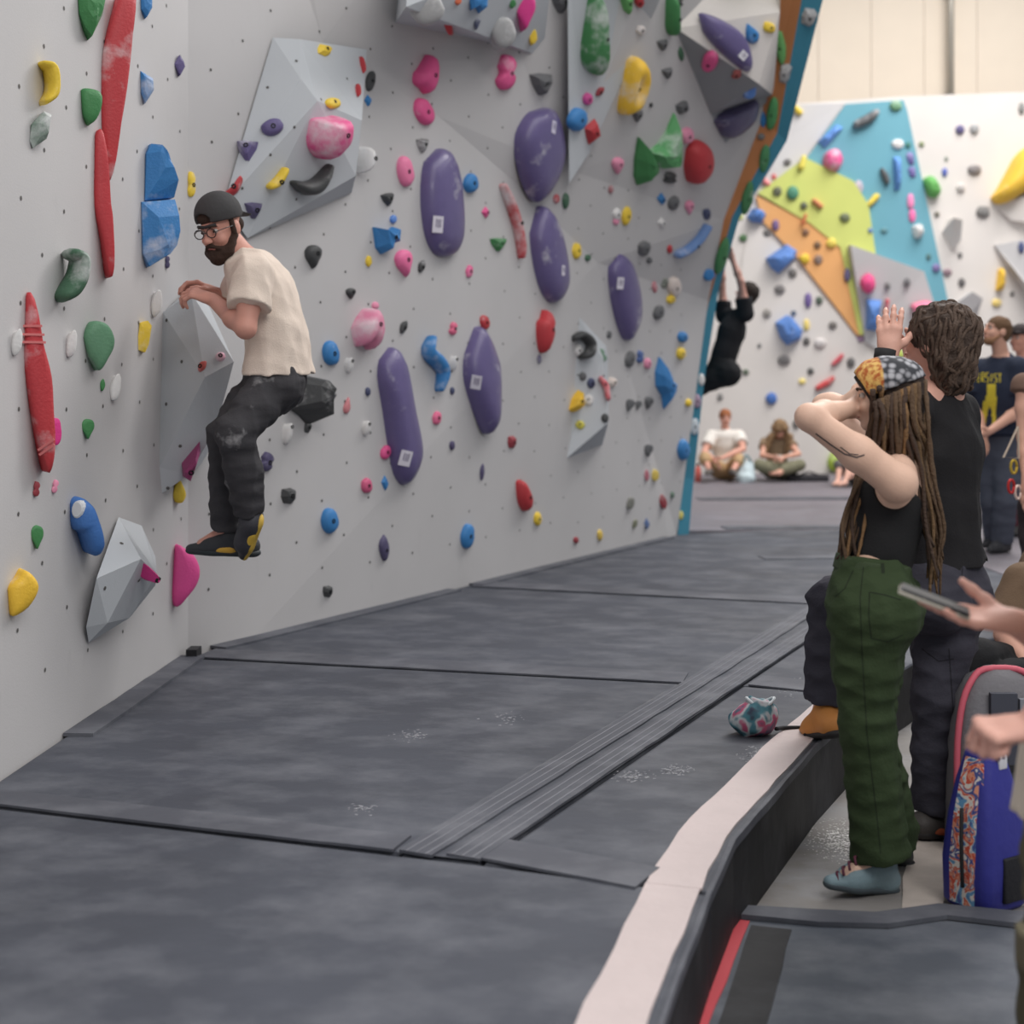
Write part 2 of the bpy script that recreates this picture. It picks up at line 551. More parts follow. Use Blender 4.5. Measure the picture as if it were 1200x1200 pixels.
s1 = [T(-60, 939), T(0, 945), T(460, 999), T(560, 1010), T(850, 1049)]          # first cross seam
s2 = [T(222, 771), T(800, 803), T(868, 806), T(1010, 822)]                        # second
s3 = [T(545, 688), T(945, 709), T(1010, 712)]
sl = [T(468, 999), T(800, 801), T(952, 708)]                                      # left side of the long seam strip
sr = [T(562, 1010), T(868, 803), T(1000, 715)]
wl = lambda t: BASE - LU * t + LN * .005
wm = lambda t: BASE + MU * t + MN * .005
tm = lambda p: (p - BASE).dot(MU)
lft1 = BASE + LU * ((s1[0] - BASE).dot(LU)) + LN * .005
m_s3 = wm(tm(T(545, 688)))
e2_ = wm(5.95)
crash = []
POLY = [
    ('large near crash mat reaching from the left wall to the pale striped edge', [wl(4.9), lft1, s1[1], s1[2], s1[3], OUT[3], OUT[2], OUT[1], OUT[0]], (5, 6, 7)),
    ('wide dark crash mat under the climber, left of the stitched seam strip', [lft1, BASE + LN * .005, s2[0], sl[1], sl[0], s1[1]], ()),
    ('narrow crash mat with the chalk bag on it, beside the raised edge', [sr[0], sr[1], T(1010, 815), OUT[7], OUT[6], OUT[5], OUT[4], OUT[3]], (3, 4, 5, 6)),
    ('crash mat along the long wall behind the second cross seam', [s2[0] + MU * .03, m_s3, sl[2], sl[1]], ()),
    ('crash mat in the middle distance right of the seam strip', [sr[1], sr[2], OUT[10], OUT[9], OUT[8], OUT[7], T(1010, 815)], (2, 3, 4)),
]
CB = None
Z = 9.95
far1 = [m_s3, e2_, Vector((2.0, 12.1, 0)), Vector((3.2, 12.4, 0)), Vector((3.2, 8.1, 0)), sr[2], sl[2]]
far2 = [sr[2] + Vector((1.35, -.12, 0)), Vector((3.2, 12.4, 0)), Vector((10, 13.0, 0)), Vector((10, 8.8, 0)), OUT[11], OUT[10]]
far1 = [m_s3, e2_, Vector((2.2, 12.0, 0)), Vector((3.3, 12.1, 0)), Vector((3.3, 7.45, 0)), sl[2]]
far2 = [Vector((3.3, 7.45, 0)), Vector((3.3, 12.1, 0)), Vector((10, 12.6, 0)), Vector((10, 8.8, 0)), OUT[11], OUT[10]]
far3 = [Vector((1.45, 12.05, 0)), Vector((2.2, 12.03, 0)), Vector((10, 12.6, 0)), Vector((10, 15.6, 0)), Vector((1.45, 15.2, 0))]
far4 = [Vector((1.45, 15.2, 0)), Vector((10, 15.6, 0)), Vector((10, 19.98, 0)), Vector((1.45, 19.98, 0))]
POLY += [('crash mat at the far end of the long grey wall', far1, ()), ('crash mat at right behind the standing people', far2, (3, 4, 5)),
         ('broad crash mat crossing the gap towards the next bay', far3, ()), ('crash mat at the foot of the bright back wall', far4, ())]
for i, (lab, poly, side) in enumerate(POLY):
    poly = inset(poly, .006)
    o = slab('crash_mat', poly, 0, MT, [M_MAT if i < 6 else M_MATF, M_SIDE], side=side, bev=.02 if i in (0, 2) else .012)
    tag(o, lab, 'crash mat', 'crash mats on the hall floor')
    crash.append(o)


def strip_along(name, pts, w, z0, z1, m, parent, side=-1, jag=.003):
    """flat band following a plan polyline, lying to its left (side=1) or right (side=-1)"""
    P = [Vector((p[0], p[1], 0)) for p in pts]
    D = []
    for a, b in zip(P[:-1], P[1:]):
        k = max(1, int((b - a).length / .12))
        D += [a.lerp(b, j / k) for j in range(k)]
    D.append(P[-1])
    V, Fc = [], []
    for i, p in enumerate(D):
        t = (D[min(i + 1, len(D) - 1)] - D[max(i - 1, 0)]).normalized()
        nrm = Vector((-t.y, t.x, 0)) * side
        j1, j2 = random.uniform(-jag, jag), random.uniform(-jag, jag)
        a, b = p + nrm * j1, p + nrm * (w + j2)
        V += [(a.x, a.y, z0), (a.x, a.y, z1 + abs(j1) * .4), (b.x, b.y, z1 + abs(j2) * .4), (b.x, b.y, z0)]
    for i in range(len(D) - 1):
        o_ = i * 4
        for k in range(4):
            Fc.append((o_ + k, o_ + 4 + k, o_ + 4 + (k + 1) % 4, o_ + (k + 1) % 4))
    Fc += [(0, 1, 2, 3), tuple(len(V) - 4 + k for k in (3, 2, 1, 0))]
    bm = bmesh.new()
    vs = [bm.verts.new(v) for v in V]
    for f in Fc: bm.faces.new([vs[i] for i in f])
    bmesh.ops.recalc_face_normals(bm, faces=bm.faces)
    return bm_obj(name, bm, m, parent, at=P[0])


# cover flaps over the cross seams (each belongs to the mat behind the joint)
strip_along('seam_flap', [s1[0], s1[1], s1[2]], .13, MT, MT + .007, M_FLAP, crash[1], 1)
strip_along('seam_flap', [s1[2] + Vector((.17, -.02, 0)), OUT[3] + Vector((-.19, .02, 0))], .16, MT, MT + .007, M_FLAP, crash[2], 1)
strip_along('seam_flap', [s2[0] + Vector((.03, 0, 0)), sl[1]], .2, MT, MT + .006, M_FLAP, crash[3], 1)
strip_along('seam_flap', [sr[1] + Vector((.03, -.01, 0)), T(1010, 818)], .2, MT, MT + .006, M_FLAP, crash[4], 1)
strip_along('seam_flap', [m_s3 + Vector((.06, .0, 0)), sl[2] + Vector((-.02, 0, 0))], .22, MT, MT + .006, M_FLAP, crash[5], 1)
strip_along('seam_flap', [Vector((1.85, 9.95, 0)), Vector((3.3, 10.1, 0))], .2, MT, MT + .006, M_FLAP, crash[5], 1)
strip_along('seam_flap', [Vector((1.9, 12.06, 0)), Vector((9.9, 12.6, 0))], .25, MT, MT + .008, M_FLAP, crash[7], 1)
strip_along('seam_flap', [Vector((2.1, 15.24, 0)), Vector((9.9, 15.6, 0))], .3, MT, MT + .008, M_FLAP, crash[8], 1)
# wall side flaps
strip_along('wall_flap', [wl(1.55) + LN * .0, wl(.12)], .11, MT, MT + .012, M_FLAP, crash[1], -1)
strip_along('wall_flap', [wm(.15), wm(2.3)], .1, MT, MT + .01, M_FLAP, crash[3], -1)
strip_along('wall_flap', [wm(2.55), wm(5.7)], .1, MT, MT + .01, M_FLAP, crash[5], -1)
obj('corner_pad', *box((BASE.x + .05, BASE.y - .1, MT + .02), (.05, .1, .045)), M_SIDE, parent=crash[1], at=(BASE.x + .05, BASE.y - .1, MT))
# long stitched strip: two bands with a groove between
ls = empty('seam_strip', (sl[0].x, sl[0].y, MT))
tag(ls, 'long stitched seam strip running away between the dark mats', 'seam cover')
M_STITCH = mat((124, 125, 132), .8)
cw = .105
for nm, pts, sd in (('left_band', sl, -1), ('right_band', sr, 1)):
    bd = strip_along('velcro_band', pts, .1, MT, MT + .008, M_FLAP, ls, sd)
    for off in (.02, .05, .08):
        q = []
        for i, p in enumerate(pts):
            t = (pts[min(i + 1, 2)] - pts[max(i - 1, 0)]).normalized()
            q.append(Vector((p.x, p.y, 0)) + Vector((-t.y, t.x, 0)) * sd * off)
        strip_along('stitching', q, .004, MT + .006, MT + .0095, M_STITCH, bd, sd, .0008)
V, Fc = [], []
for a, b in zip(sl, sr):
    V += [(a.x, a.y, MT + .002), (b.x, b.y, MT + .002)]
obj('groove_base', V + [(x, y, z - .02) for x, y, z in V], [(0, 1, 3, 2), (2, 3, 5, 4), (6, 8, 9, 7), (8, 10, 11, 9)], M_MAT, parent=ls, at=V[0])
# a filler mat under the strip
fill = slab('crash_mat', inset([sl[0], sr[0], sr[1], sr[2], sl[2], sl[1]], .004), 0, MT - .004, [M_MAT, M_SIDE])
tag(fill, 'narrow connecting mat under the long stitched seam strip', 'crash mat', 'crash mats on the hall floor')

# pale edge stripes and the dark roll along the edge
for mt, pts in ((crash[0], OUT[0:4]), (crash[2], OUT[3:8])):
    pp = [p.copy() for p in pts]
    strip_along('edge_stripe', [p + Vector((-.028, .012, 0)) for p in pp], .135, MT, MT + .005, M_STRIPE, mt, 1, .004)
    strip_along('edge_piping', pp, .012, MT - .022, MT + .004, M_FLAP, mt, 1, .002)

# lower floor cover near the camera with its dark band and red edge
fc = [G(862, 1076, .02), G(1000, 1082, .02), G(1110, 1078, .02), G(1215, 1090, .02), Vector((2.6, 3.7, 0)), Vector((2.6, 1.0, 0)), Vector((.42, 1.0, 0)), G(808, 1205, .02)]
o = slab('floor_cover', [(p.x, p.y) for p in fc], 0.0, .02, [vinyl('cover_vinyl', (78, 83, 92), .4), M_SIDE], bev=.006)
tag(o, 'blue-grey floor cover in the near right corner below the raised mats', 'floor mat')
cov = o
strip_along('red_edge', [G(862, 1078, .021), G(808, 1205, .021), Vector((.40, 1.2, 0))], .04, .019, .023, mat((190, 62, 72), .6), cov, 1)
strip_along('dark_band', [G(880, 1085, .021), G(840, 1205, .021), Vector((.52, 1.2, 0))], .11, .019, .0235, M_SIDE, cov, 1)
strip_along('lifted_flap', [G(862, 1078, .02), G(960, 1086, .02), G(1040, 1088, .02), G(1110, 1078, .02), G(1215, 1090, .02)], .08, .022, .034, M_FLAP, cov, 1, .008)
tp = strip_along('floor_tape', [G(1058, 1068, 0), G(1066, 985, 0)], .115, .0005, .003, mat((178, 168, 160), .8, bump=.3, bscale=50, vary=.25, vscale=14), None, -1, .01)
tag(tp, 'worn pale tape strip on the lower floor behind the grey shoe', 'floor tape')

# screw-in nuts: rows of small dark bolt holes on the two near walls
BVH0 = None
# ------------------------------------------------------------------ big plywood volumes screwed to the near walls
EYE = Vector((0, 0, CAM_H))


def ray(px, py, bv=None):
    d = Vector(((px - HX) / FPX, 1, (HY - py) / FPX)).normalized()
    p, n, i, dist = (bv or BV).ray_cast(EYE, d)
    if p is None:
        return None, None
    if n.dot(d) > 0: n = -n
    return p, n


tri_bvh = lambda: BVHTree.FromPolygons([v for t in TRI for v in t], [(3 * i, 3 * i + 1, 3 * i + 2) for i in range(len(TRI))])
BVW = tri_bvh()


def volume(label, pts, faces, wall, m=None, flat=None, mats=None, name='wall_volume'):
    """faceted volume: pts are (pixel x, pixel y, metres in front of the wall's upright plane); faces index pts"""
    n, c = (MN, BASE) if wall == 'M' else (LN, BASE)
    P = []
    for x, y, s in pts:
        if isinstance(s, tuple):                       # lies in the plane of three earlier corners
            a, b_, c_ = (P[k] for k in s)
            nn = (b_ - a).cross(c_ - a).normalized()
            P.append(wp(x, y, 0, nn, a))
        elif s == 'w':                                 # on the wall itself
            hp, hn = ray(x, max(y, -130), BVW)
            P.append(hp + (EYE - hp).normalized() * .004)
        else:
            P.append(wp(x, y, s, n, c))
    cc = sum(P, Vector()) / len(P)
    bm = bmesh.new()
    vs = [bm.verts.new(v) for v in P]
    for i, f in enumerate(faces):
        g = bm.faces.new([vs[k] for k in f])
        if mats: g.material_index = mats[i]
    bmesh.ops.recalc_face_normals(bm, faces=bm.faces)
    # panels with a narrow bevel along their edges
    o = bm_obj(name, bm, m or [M_VOL, M_VOL_SHADE], at=cc)
    reg(o)
    tag(o, label, 'wall volume')
    return o


volA = volume('tall grey plywood volume above the climber, with the big pink rounded hold on it',
              [(320, 44, .01), (352, 46, .10), (430, 58, .02), (372, 118, .24), (424, 141, .20), (417, 206, .16), (290, 279, .02), (262, 240, .01), (412, 226, .01), (352, 92, .18)],
              [(0, 7, 6, 5, 4, 3, 9, 1), (1, 9, 3, 4, 2), (2, 4, 5, 8), (5, 6, 8)], 'M')
volB = volume('pale overhanging volume cut by the top edge of the photo, dark underneath',
              [(463, 27, .04), (636, 67, .16), (650, -60, .6), (480, -60, .5), (476, 8, .5), (545, 45, .04), (640, -60, .05), (470, -60, .02), (490, 24, .44)],
              [(0, 4, 3, 7), (4, 1, 2, 3), (0, 5, 1, 4), (2, 1, 5, 6)], 'M')
volC = volume('narrow grey corner volume beside the tall green hold at the top',
              [(665, -40, .45), (667, 215, .2), (690, 180, .24), (762, 25, .62), (800, -60, 1.0), (700, -60, .62)],
              [(0, 1, 2, 3, 4, 5)], 'M', [M_VOL, M_VOL])
volD = volume('large hanging volume at the upper right with a white face and shaded dark underside',
              [(792, 33, 'w'), (889, 98, 1.12), (914, 14, 1.28), (900, -60, (0, 1, 2)), (770, -60, (0, 1, 2)), (833, 134, 'w'), (850, 168, 'w'), (906, 112, .9), (915, -60, 1.34)],
              [(0, 1, 2, 3, 4), (0, 5, 1), (5, 6, 7, 1), (1, 7, 2), (2, 7, 8, 3)], 'M', [M_BACK, M_VOL_SHADE], mats=[0, 1, 1, 0, 0])
volE = volume('grey wedge volume low on the long wall carrying the yellow triangle hold',
              [(668, 352, .03), (657, 543, .0), (713, 495, .26), (706, 420, .16), (705, 524, .01), (712, 400, .02)],
              [(0, 1, 2, 3), (1, 4, 2), (0, 3, 5), (3, 2, 5), (2, 4, 5)], 'M')
volF = volume('big grey wedge volume in the corner that the climber leans on',
              [(191, 366, .0), (224, 343, .13), (274, 424, .34), (240, 442, .235), (187, 548, .0), (190, 578, .0), (222, 556, .12), (254, 500, .26), (232, 330, .02), (262, 424, .02), (240, 540, .0)],
              [(0, 1, 3, 4), (1, 2, 3), (3, 2, 7), (4, 3, 7, 6, 5), (1, 8, 9, 2), (2, 9, 7), (7, 9, 10, 6), (0, 8, 1)], 'L')
volG = volume('small faceted grey volume low on the left wall with a pink hold on its rim',
              [(139, 606, .01), (166, 616, .04), (182, 652, .03), (165, 655, .16), (184, 672, .16), (182, 686, .12), (152, 724, .06), (104, 753, .01), (101, 735, .02), (113, 678, .08), (126, 730, .08)],
              [(0, 1, 2, 4, 3), (0, 3, 9), (3, 4, 5, 6, 10, 9), (9, 10, 7, 8), (10, 6, 7), (0, 9, 8)], 'L')

# ------------------------------------------------------------------ climbing holds
BV = tri_bvh()
C = dict(pink=(228, 78, 142), hotpink=(226, 40, 140), lpink=(236, 148, 178), magenta=(158, 48, 110), green=(44, 126, 62), lgreen=(104, 176, 96), dgreen=(46, 96, 66),
         red=(190, 30, 42), dred=(150, 34, 50), purple=(90, 78, 130), dpurple=(70, 61, 102), blue=(28, 122, 190), sblue=(84, 134, 208), navy=(52, 62, 100), yellow=(240, 204, 44),
         amber=(246, 196, 36), black=(46, 47, 50), grey=(92, 94, 96), lgrey=(168, 168, 168), white=(228, 226, 224), cream=(228, 214, 204), orange=(226, 110, 70), lime=(190, 206, 70), teal=(60, 130, 150))
BOLT = mat((40, 40, 42), .5, metal=.6)
HROOT = []


def outline(kind, w, h, rot, rng):
    """unit outlines for the small holds, in pixels about the centre"""
    if kind == 'o':
        q = [(math.cos(a) * (1 + rng.uniform(-.07, .07)), math.sin(a) * (1 + rng.uniform(-.05, .05))) for a in [i * math.pi / 6 for i in range(12)]]
    elif kind == 'r':                                   # teardrop, narrow top
        q = [(0, -1), (.42, -.55), (.85, 0), (.95, .45), (.5, .92), (0, 1), (-.55, .9), (-.95, .4), (-.8, -.05), (-.4, -.6)]
    elif kind == 'q':                                   # teardrop, narrow bottom
        q = [(0, 1), (.5, .45), (.95, -.15), (.9, -.7), (.4, -1), (-.4, -.98), (-.95, -.6), (-.9, 0), (-.45, .5)]
    elif kind == 't':                                   # chip, three corners, pointing down
        q = [(-1, -.9), (-.1, -1), (.95, -.85), (.8, -.2), (.15, .95), (-.2, .9), (-.75, 0)]
    elif kind == 'd':
        q = [(0, -1), (.75, -.35), (1, .15), (.15, 1), (-.4, .55), (-1, -.1)]
    elif kind == 'p':                                   # block
        q = [(-.9, -.8), (.3, -1), (1, -.7), (.85, .5), (.4, 1), (-.7, .9), (-1, .1)]
    elif kind == 's':                                   # sliver
        q = [(0, -1), (.7, -.5), (1, .2), (.5, .9), (0, 1), (-.6, .6), (-1, -.1), (-.6, -.7)]
    elif kind == 'w':                                   # waisted nugget
        q = [(-.5, -1), (.5, -.95), (.95, -.5), (.55, -.02), (1, .4), (.6, .95), (-.4, 1), (-1, .5), (-.6, .05), (-.95, -.5)]
    r = math.radians(rot)
    return [((x * math.cos(r) - y * math.sin(r)) * w / 2, (x * math.sin(r) + y * math.cos(r)) * h / 2) if kind == 'o' and False else
            ((x * w / 2) * math.cos(r) - (y * h / 2) * math.sin(r), (x * w / 2) * math.sin(r) + (y * h / 2) * math.cos(r)) for x, y in q]


SHARP = set('tdp')


def hold(px_pts, col, label, hgt=.05, style='dome', tip=(0, 0), bolt=True, center=None, group=None, chalk=.35, rough=.55, name='climbing_hold', prof=None, coat=0, wpx=None):
    """a hold bolted to whatever wall or volume is seen at its centre.
    px_pts: its outline (dome, facet) or the spine of a curved grip (spine, with wpx widths)."""
    rng = random.Random(hash((round(px_pts[0][0]), round(px_pts[0][1]), len(px_pts))) & 0xffff)
    xs, ys = [p[0] for p in px_pts], [p[1] for p in px_pts]
    if style == 'spine':
        xs = [p[0] - w for p, w in zip(px_pts, wpx)] + [p[0] + w for p, w in zip(px_pts, wpx)]
        ys = [p[1] - w * .8 for p, w in zip(px_pts, wpx)] + [p[1] + w * .8 for p, w in zip(px_pts, wpx)]
    bx0, bx1, by0, by1 = min(xs), max(xs), min(ys), max(ys)
    cx, cy = center or ((bx0 + bx1) / 2, (by0 + by1) / 2)
    P, n = ray(cx, cy)
    if P is None:
        P, n = ray(min(max(cx, 5), 1195), max(cy, 2))
    nw, Pw = n.copy(), P.copy()
    view = Vector((P.x, P.y, 0)).normalized()
    if n.dot(-view) < .42 and style != 'spine':           # seen edge-on: the grip stands on a sloped back, as a fin does
        n = (n + -view * 1.25).normalized()
        hgt *= .34
        bolt = False
        P2, n2 = ray(max(2, bx0 + .04 * (bx1 - bx0)), max(cy, 2))
        if P2 is not None and n2.dot(nw) > .97: P = P2
    elif n.dot(-view) < .42:
        n = (n + -view * 1.5).normalized()
        bolt = False
        P2, n2 = ray(max(2, bx0 + .3 * (bx1 - bx0)), max(cy, 2))
        if P2 is not None and n2.dot(nw) > .97: P = P2
    u = Vector((0, 0, 1)).cross(n).normalized()
    v = n.cross(u).normalized()
    R = Matrix((u, v, n)).transposed()
    m_ = 0

    def loc2(x, y):
        d = Vector(((x - HX) / FPX, 1, (HY - y) / FPX))
        q = EYE + d * (n.dot(P - EYE) / n.dot(d)) - P
        return np.array((q.dot(u), q.dot(v)))
    V, Fc = [], []
    if style in ('dome', 'facet'):
        O = np.array([loc2(*p) for p in px_pts])
        if style == 'dome':
            k = 3 if len(O) > 9 else 4
            Q = list(O) + [O[0], O[1], O[2]]
            O = np.array(spline([O[-1]] + list(O) + [O[0]], k)[k:-k - 1 + 0])[:k * len(px_pts)]
        c = O.mean(0)
        size = np.abs(O - c).max(0)
        tp = c + np.array(tip) * size
        rings = prof or ([(1, -.02, 0), (1, .22, 0), (.955, .5, .08), (.83, .77, .3), (.6, .94, .65), (.3, 1, 1)] if style == 'dome' else [(1, -.02, 0), (.98, .18, 0), (.62, .86, .8), (.28, 1, 1)])
        m_ = len(O)
        for (s, hh, tk) in rings:
            cc = c + (tp - c) * tk * (1 - s * .0)
            for o_ in O:
                j = 1 + (rng.uniform(-.12, .12) if style == 'facet' and .2 < hh < 1.1 and s < .97 else 0)
                q = cc + (o_ - c) * s * j
                V.append((q[0], q[1], hh * hgt * (1 if style == 'dome' else 1 + rng.uniform(-.1, .1))))
        for i in range(len(rings) - 1):
            for k in range(m_):
                Fc.append((i * m_ + k, i * m_ + (k + 1) % m_, (i + 1) * m_ + (k + 1) % m_, (i + 1) * m_ + k))
        V.append((tp[0], tp[1], (rings[-1][1] + .01 if rings[-1][1] < 0.99 else 1.02) * hgt))
        b = (len(rings) - 1) * m_
        for k in range(m_):
            Fc.append((b + k, b + (k + 1) % m_, len(V) - 1))
        peak = (tp[0], tp[1], V[-1][2])
        orient = 1
        a2 = sum(O[i][0] * O[(i + 1) % m_][1] - O[(i + 1) % m_][0] * O[i][1] for i in range(m_))
        if a2 < 0:
            Fc = [f[::-1] for f in Fc]
    else:
        sp = spline([(*loc2(*p), w) for p, w in zip(px_pts, wpx)], 4)
        scl = FPX / P.y
        for e_, d_ in ((0, 1), (-1, -2)):
            a_ = sp[e_]; t_ = (a_ - sp[d_])[:2]; t_ = t_ / (np.hypot(*t_) + 1e-9)
            ext = [np.array((*(a_[:2] + t_ * a_[2] / scl * q_), a_[2] * f_)) for q_, f_ in ((.45, .8), (.75, .45))]
            sp = ext[::-1] + sp if e_ == 0 else sp + ext
        ns = 8
        for i, s in enumerate(sp):
            a = sp[min(i + 1, len(sp) - 1)] - sp[max(i - 1, 0)]
            t = a[:2] / (np.hypot(*a[:2]) + 1e-9)
            r = max(s[2], .6) / scl
            for k in range(ns):
                w = 2 * math.pi * k / ns
                V.append((s[0] - t[1] * math.cos(w) * r, s[1] + t[0] * math.cos(w) * r, hgt * .35 + (hgt * .65) * math.sin(w) * min(1, r * scl / max(wpx) + .25)))
        for i in range(len(sp) - 1):
            for k in range(ns):
                Fc.append((i * ns + k, i * ns + (k + 1) % ns, (i + 1) * ns + (k + 1) % ns, (i + 1) * ns + k))
        Fc.append(tuple(range(ns - 1, -1, -1)))
        Fc.append(tuple((len(sp) - 1) * ns + k for k in range(ns)))
        mid_ = sp[len(sp) // 2]
        peak = (mid_[0], mid_[1], hgt)
    A = np.array(V)
    pk = np.array(peak)
    # settle the footprint so that the solid, not only its base, spans the size it has
    Rn, Pn = np.array(R), np.array(P)
    tw, th = bx1 - bx0, by1 - by0
    for it in range(5 if n.dot(nw) > .999 else 0):
        Wd = A @ Rn.T + Pn
        X, Y_ = HX + Wd[:, 0] / Wd[:, 1] * FPX, HY - (Wd[:, 2] - CAM_H) / Wd[:, 1] * FPX
        c0 = A.mean(0)
        for ax, lo, hi, arr, tgt in ((0, bx0, bx1, X, tw), (1, by0, by1, Y_, th)):
            cur = arr.max() - arr.min()
            f = np.clip(tgt / max(cur, 1e-6), .6, 1.5)
            unit = np.zeros(3); unit[ax] = .01
            w0, w1 = Pn + Rn @ c0, Pn + Rn @ (c0 + unit)
            dp = (proj(w1)[ax] - proj(w0)[ax]) / .01
            sh = ((lo + hi) / 2 - (arr.max() + arr.min()) / 2) / dp if abs(dp) > 1e-3 else 0
            if it >= 4: f = 1
            A[:, ax] = (A[:, ax] - c0[ax]) * f + c0[ax] + sh
            pk[ax] = (pk[ax] - c0[ax]) * f + c0[ax] + sh
    if m_ and n.dot(nw) < .999:                           # run the foot back into the wall
        for k in range(m_):
            wq = P + R @ Vector(A[k])
            dd = nw.dot(wq - Pw)
            if dd > -.01:
                dv = view - nw * .25
                A[k] = np.array(R.transposed() @ (wq + dv * ((dd + .012) / -dv.dot(nw)) - P))
    cl_ = C[col] if isinstance(col, str) else col
    cl_ = tuple(round(255 * (max(0, (v / 255) ** 2.2 * .96 + .036)) ** (1 / 2.2)) for v in cl_)
    m = mat(cl_, rough, chalk, .25, 90, .1, 14, coat=coat)
    o = obj(name, A.tolist(), Fc, m, smooth=(style != 'facet'))
    o.matrix_basis = Matrix.Translation(P) @ R.to_4x4()
    tag(o, label, 'climbing hold', group)
    HROOT.append((o, A, Fc, R, P))
    if bolt and min(tw, th) > 9:
        r = .013 if min(tw, th) > 16 else .01
        bz = pk[2]
        bv_, bf_ = [], []
        for z, rr in ((-.006, r), (.003, r), (.003, r * .55), (-.002, r * .5)):
            for k in range(8):
                bv_.append((pk[0] + math.cos(k * math.pi / 4) * rr, pk[1] + math.sin(k * math.pi / 4) * rr, bz + z))
        for i in range(3):
            for k in range(8):
                bf_.append((i * 8 + k, i * 8 + (k + 1) % 8, i * 8 + 8 + (k + 1) % 8, i * 8 + 8 + k))
        bf_.append(tuple(24 + k for k in range(8)))
        b_ = obj('bolt', bv_, bf_, BOLT)
        b_.parent = o
    return o


def deco(o_index, px, py, w, h, m, name, rot=0, thick=.004, label=None):
    """a small plate on the face of a hold, where it is seen"""
    o, A, Fc, R, P = HROOT[o_index]
    wv_ = [Vector(R @ Vector(a)) + P for a in A]
    bv = BVHTree.FromPolygons(wv_, Fc)
    p, n = ray(px, py, bv)
    if p is None: return
    u = Vector((0, 0, 1)).cross(n).normalized(); v = n.cross(u).normalized()
    c, s_ = math.cos(math.radians(rot)), math.sin(math.radians(rot))
    u2, v2 = u * c + v * s_, v * c - u * s_
    RR = Matrix((u2, v2, n)).transposed()
    V, F2 = box((0, 0, thick * .3), (w, h, thick))
    if name == 'chalky_hollow':                           # rounded patch
        V = [Vector((math.cos(k * math.pi / 7) * w * .6 * f_, math.sin(k * math.pi / 7) * h * .6 * f_, z_)) for f_, z_ in ((1, -.03), (1, thick * .2), (.8, thick)) for k in range(14)]
        F2 = [(i * 14 + k, i * 14 + (k + 1) % 14, i * 14 + 14 + (k + 1) % 14, i * 14 + 14 + k) for i in (0, 1) for k in range(14)] + [tuple(range(28, 42))]
    d = obj(name, [p + RR @ q for q in V], F2, m, parent=None)
    mw = o.matrix_basis.copy()
    d.parent = o
    d.matrix_parent_inverse = mw.inverted()
    if label: d['label'] = label
    if name == 'name_plate':
        for i, (a, b) in enumerate(((-.2, .28), (.05, .16), (.28, .24))):
            V, F2 = box((a * w * .8, b * h * .3 - i * .0, thick * .85), (w * .1, h * .5, thick * .3))
            t_ = obj('print_mark', [p + RR @ q for q in V], F2, mat((120, 112, 140), .6), parent=None)
            t_.parent = d
            t_.matrix_parent_inverse = mw.inverted() if False else Matrix()
            t_.parent = d
            t_.matrix_parent_inverse = (mw @ mw.inverted()).inverted()
    return d


GL, GM, GV, GB, GE = 'holds on the left wall', 'holds on the long grey wall', 'holds on the wall volumes', 'holds on the back wall', 'holds on the end of the long wall'


def H(kind, x, y, w, h, rot, col, label, group, hgt=None, **kw):
    rng = random.Random(int(x * 7 + y * 13))
    q = [(x + a, y + b) for a, b in outline(kind, w, h, rot, rng)]
    P, _ = ray(min(max(x, 4), 1196), max(y, 3))
    if hgt is None:
        hgt = .42 * min(w, h) / FPX * (P.y if P else 8)
        hgt = max(.018, min(.13, hgt))
    return hold(q, col, label, hgt, 'facet' if kind in SHARP else 'dome', group=group, **kw)


exec_rows = []
# ---- left wall: large, traced
hold([(90, -6), (123, -6), (119, 18), (107, 43), (99, 33), (92, 16)], 'green', 'green pointed hold cut by the top edge, first from the left', .12, 'facet', (.1, .2), group=GL)
hold([(141, -8), (157, -8), (155, 15), (151, 60), (145, 110), (135, 170), (130, 207), (125, 206), (119, 160), (118, 80), (124, 45), (132, 18)], 'red', 'long red blade hold, upper of the two joined end to end', .09, 'dome', (.2, 0), group=GL, chalk=.5)
hold([(111, 158), (119, 153), (123, 185), (126, 235), (130, 265), (132, 317), (127, 321), (119, 280), (110, 240), (110, 190)], 'red', 'long red blade hold, lower of the two joined end to end', .08, 'dome', (.2, 0), group=GL, chalk=.5)
hold([(94, 106), (104, 104), (116, 109), (117, 124), (112, 139), (105, 145), (98, 137), (95, 122)], 'green', 'rounded green hold beside the upper long red blade', .08, 'dome', (.2, .1), group=GL, chalk=.15)
hold([(36, 146), (51, 130), (60, 134), (54, 163), (38, 174), (34, 165)], 'dgreen', 'chalky dark green faceted hold under the yellow crescent', .07, 'facet', (.2, .2), group=GL, chalk=.9)
hold([(44, 76), (54, 82), (57, 98), (55, 112), (47, 121)], 'yellow', 'yellow crescent hold high on the left wall', .08, 'spine', wpx=[3, 6, 5.5, 6, 4], group=GL)
hold([(164, -8), (178, -6), (178, 9), (172, 20), (165, 11)], 'blue', 'small blue faceted hold cut by the top edge beside the red blade', .06, 'facet', group=GL, chalk=.6)
hold([(164, 83), (179, 92), (180, 106), (170, 121), (165, 110)], 'blue', 'small blue faceted hold with chalk, right of the upper red blade', .07, 'facet', group=GL, chalk=.7)
H('d', 210.5, 76, 13, 24, 0, 'purple', 'small purple diamond hold near the corner at the top', GL)
hold([(176, 168), (184, 180), (194, 205), (203, 232), (168, 236), (170, 180)], 'blue', 'blue wedge hold with a pointed top, upper of the big blue pair', .17, 'facet', (.3, .35), group=GL, chalk=.5)
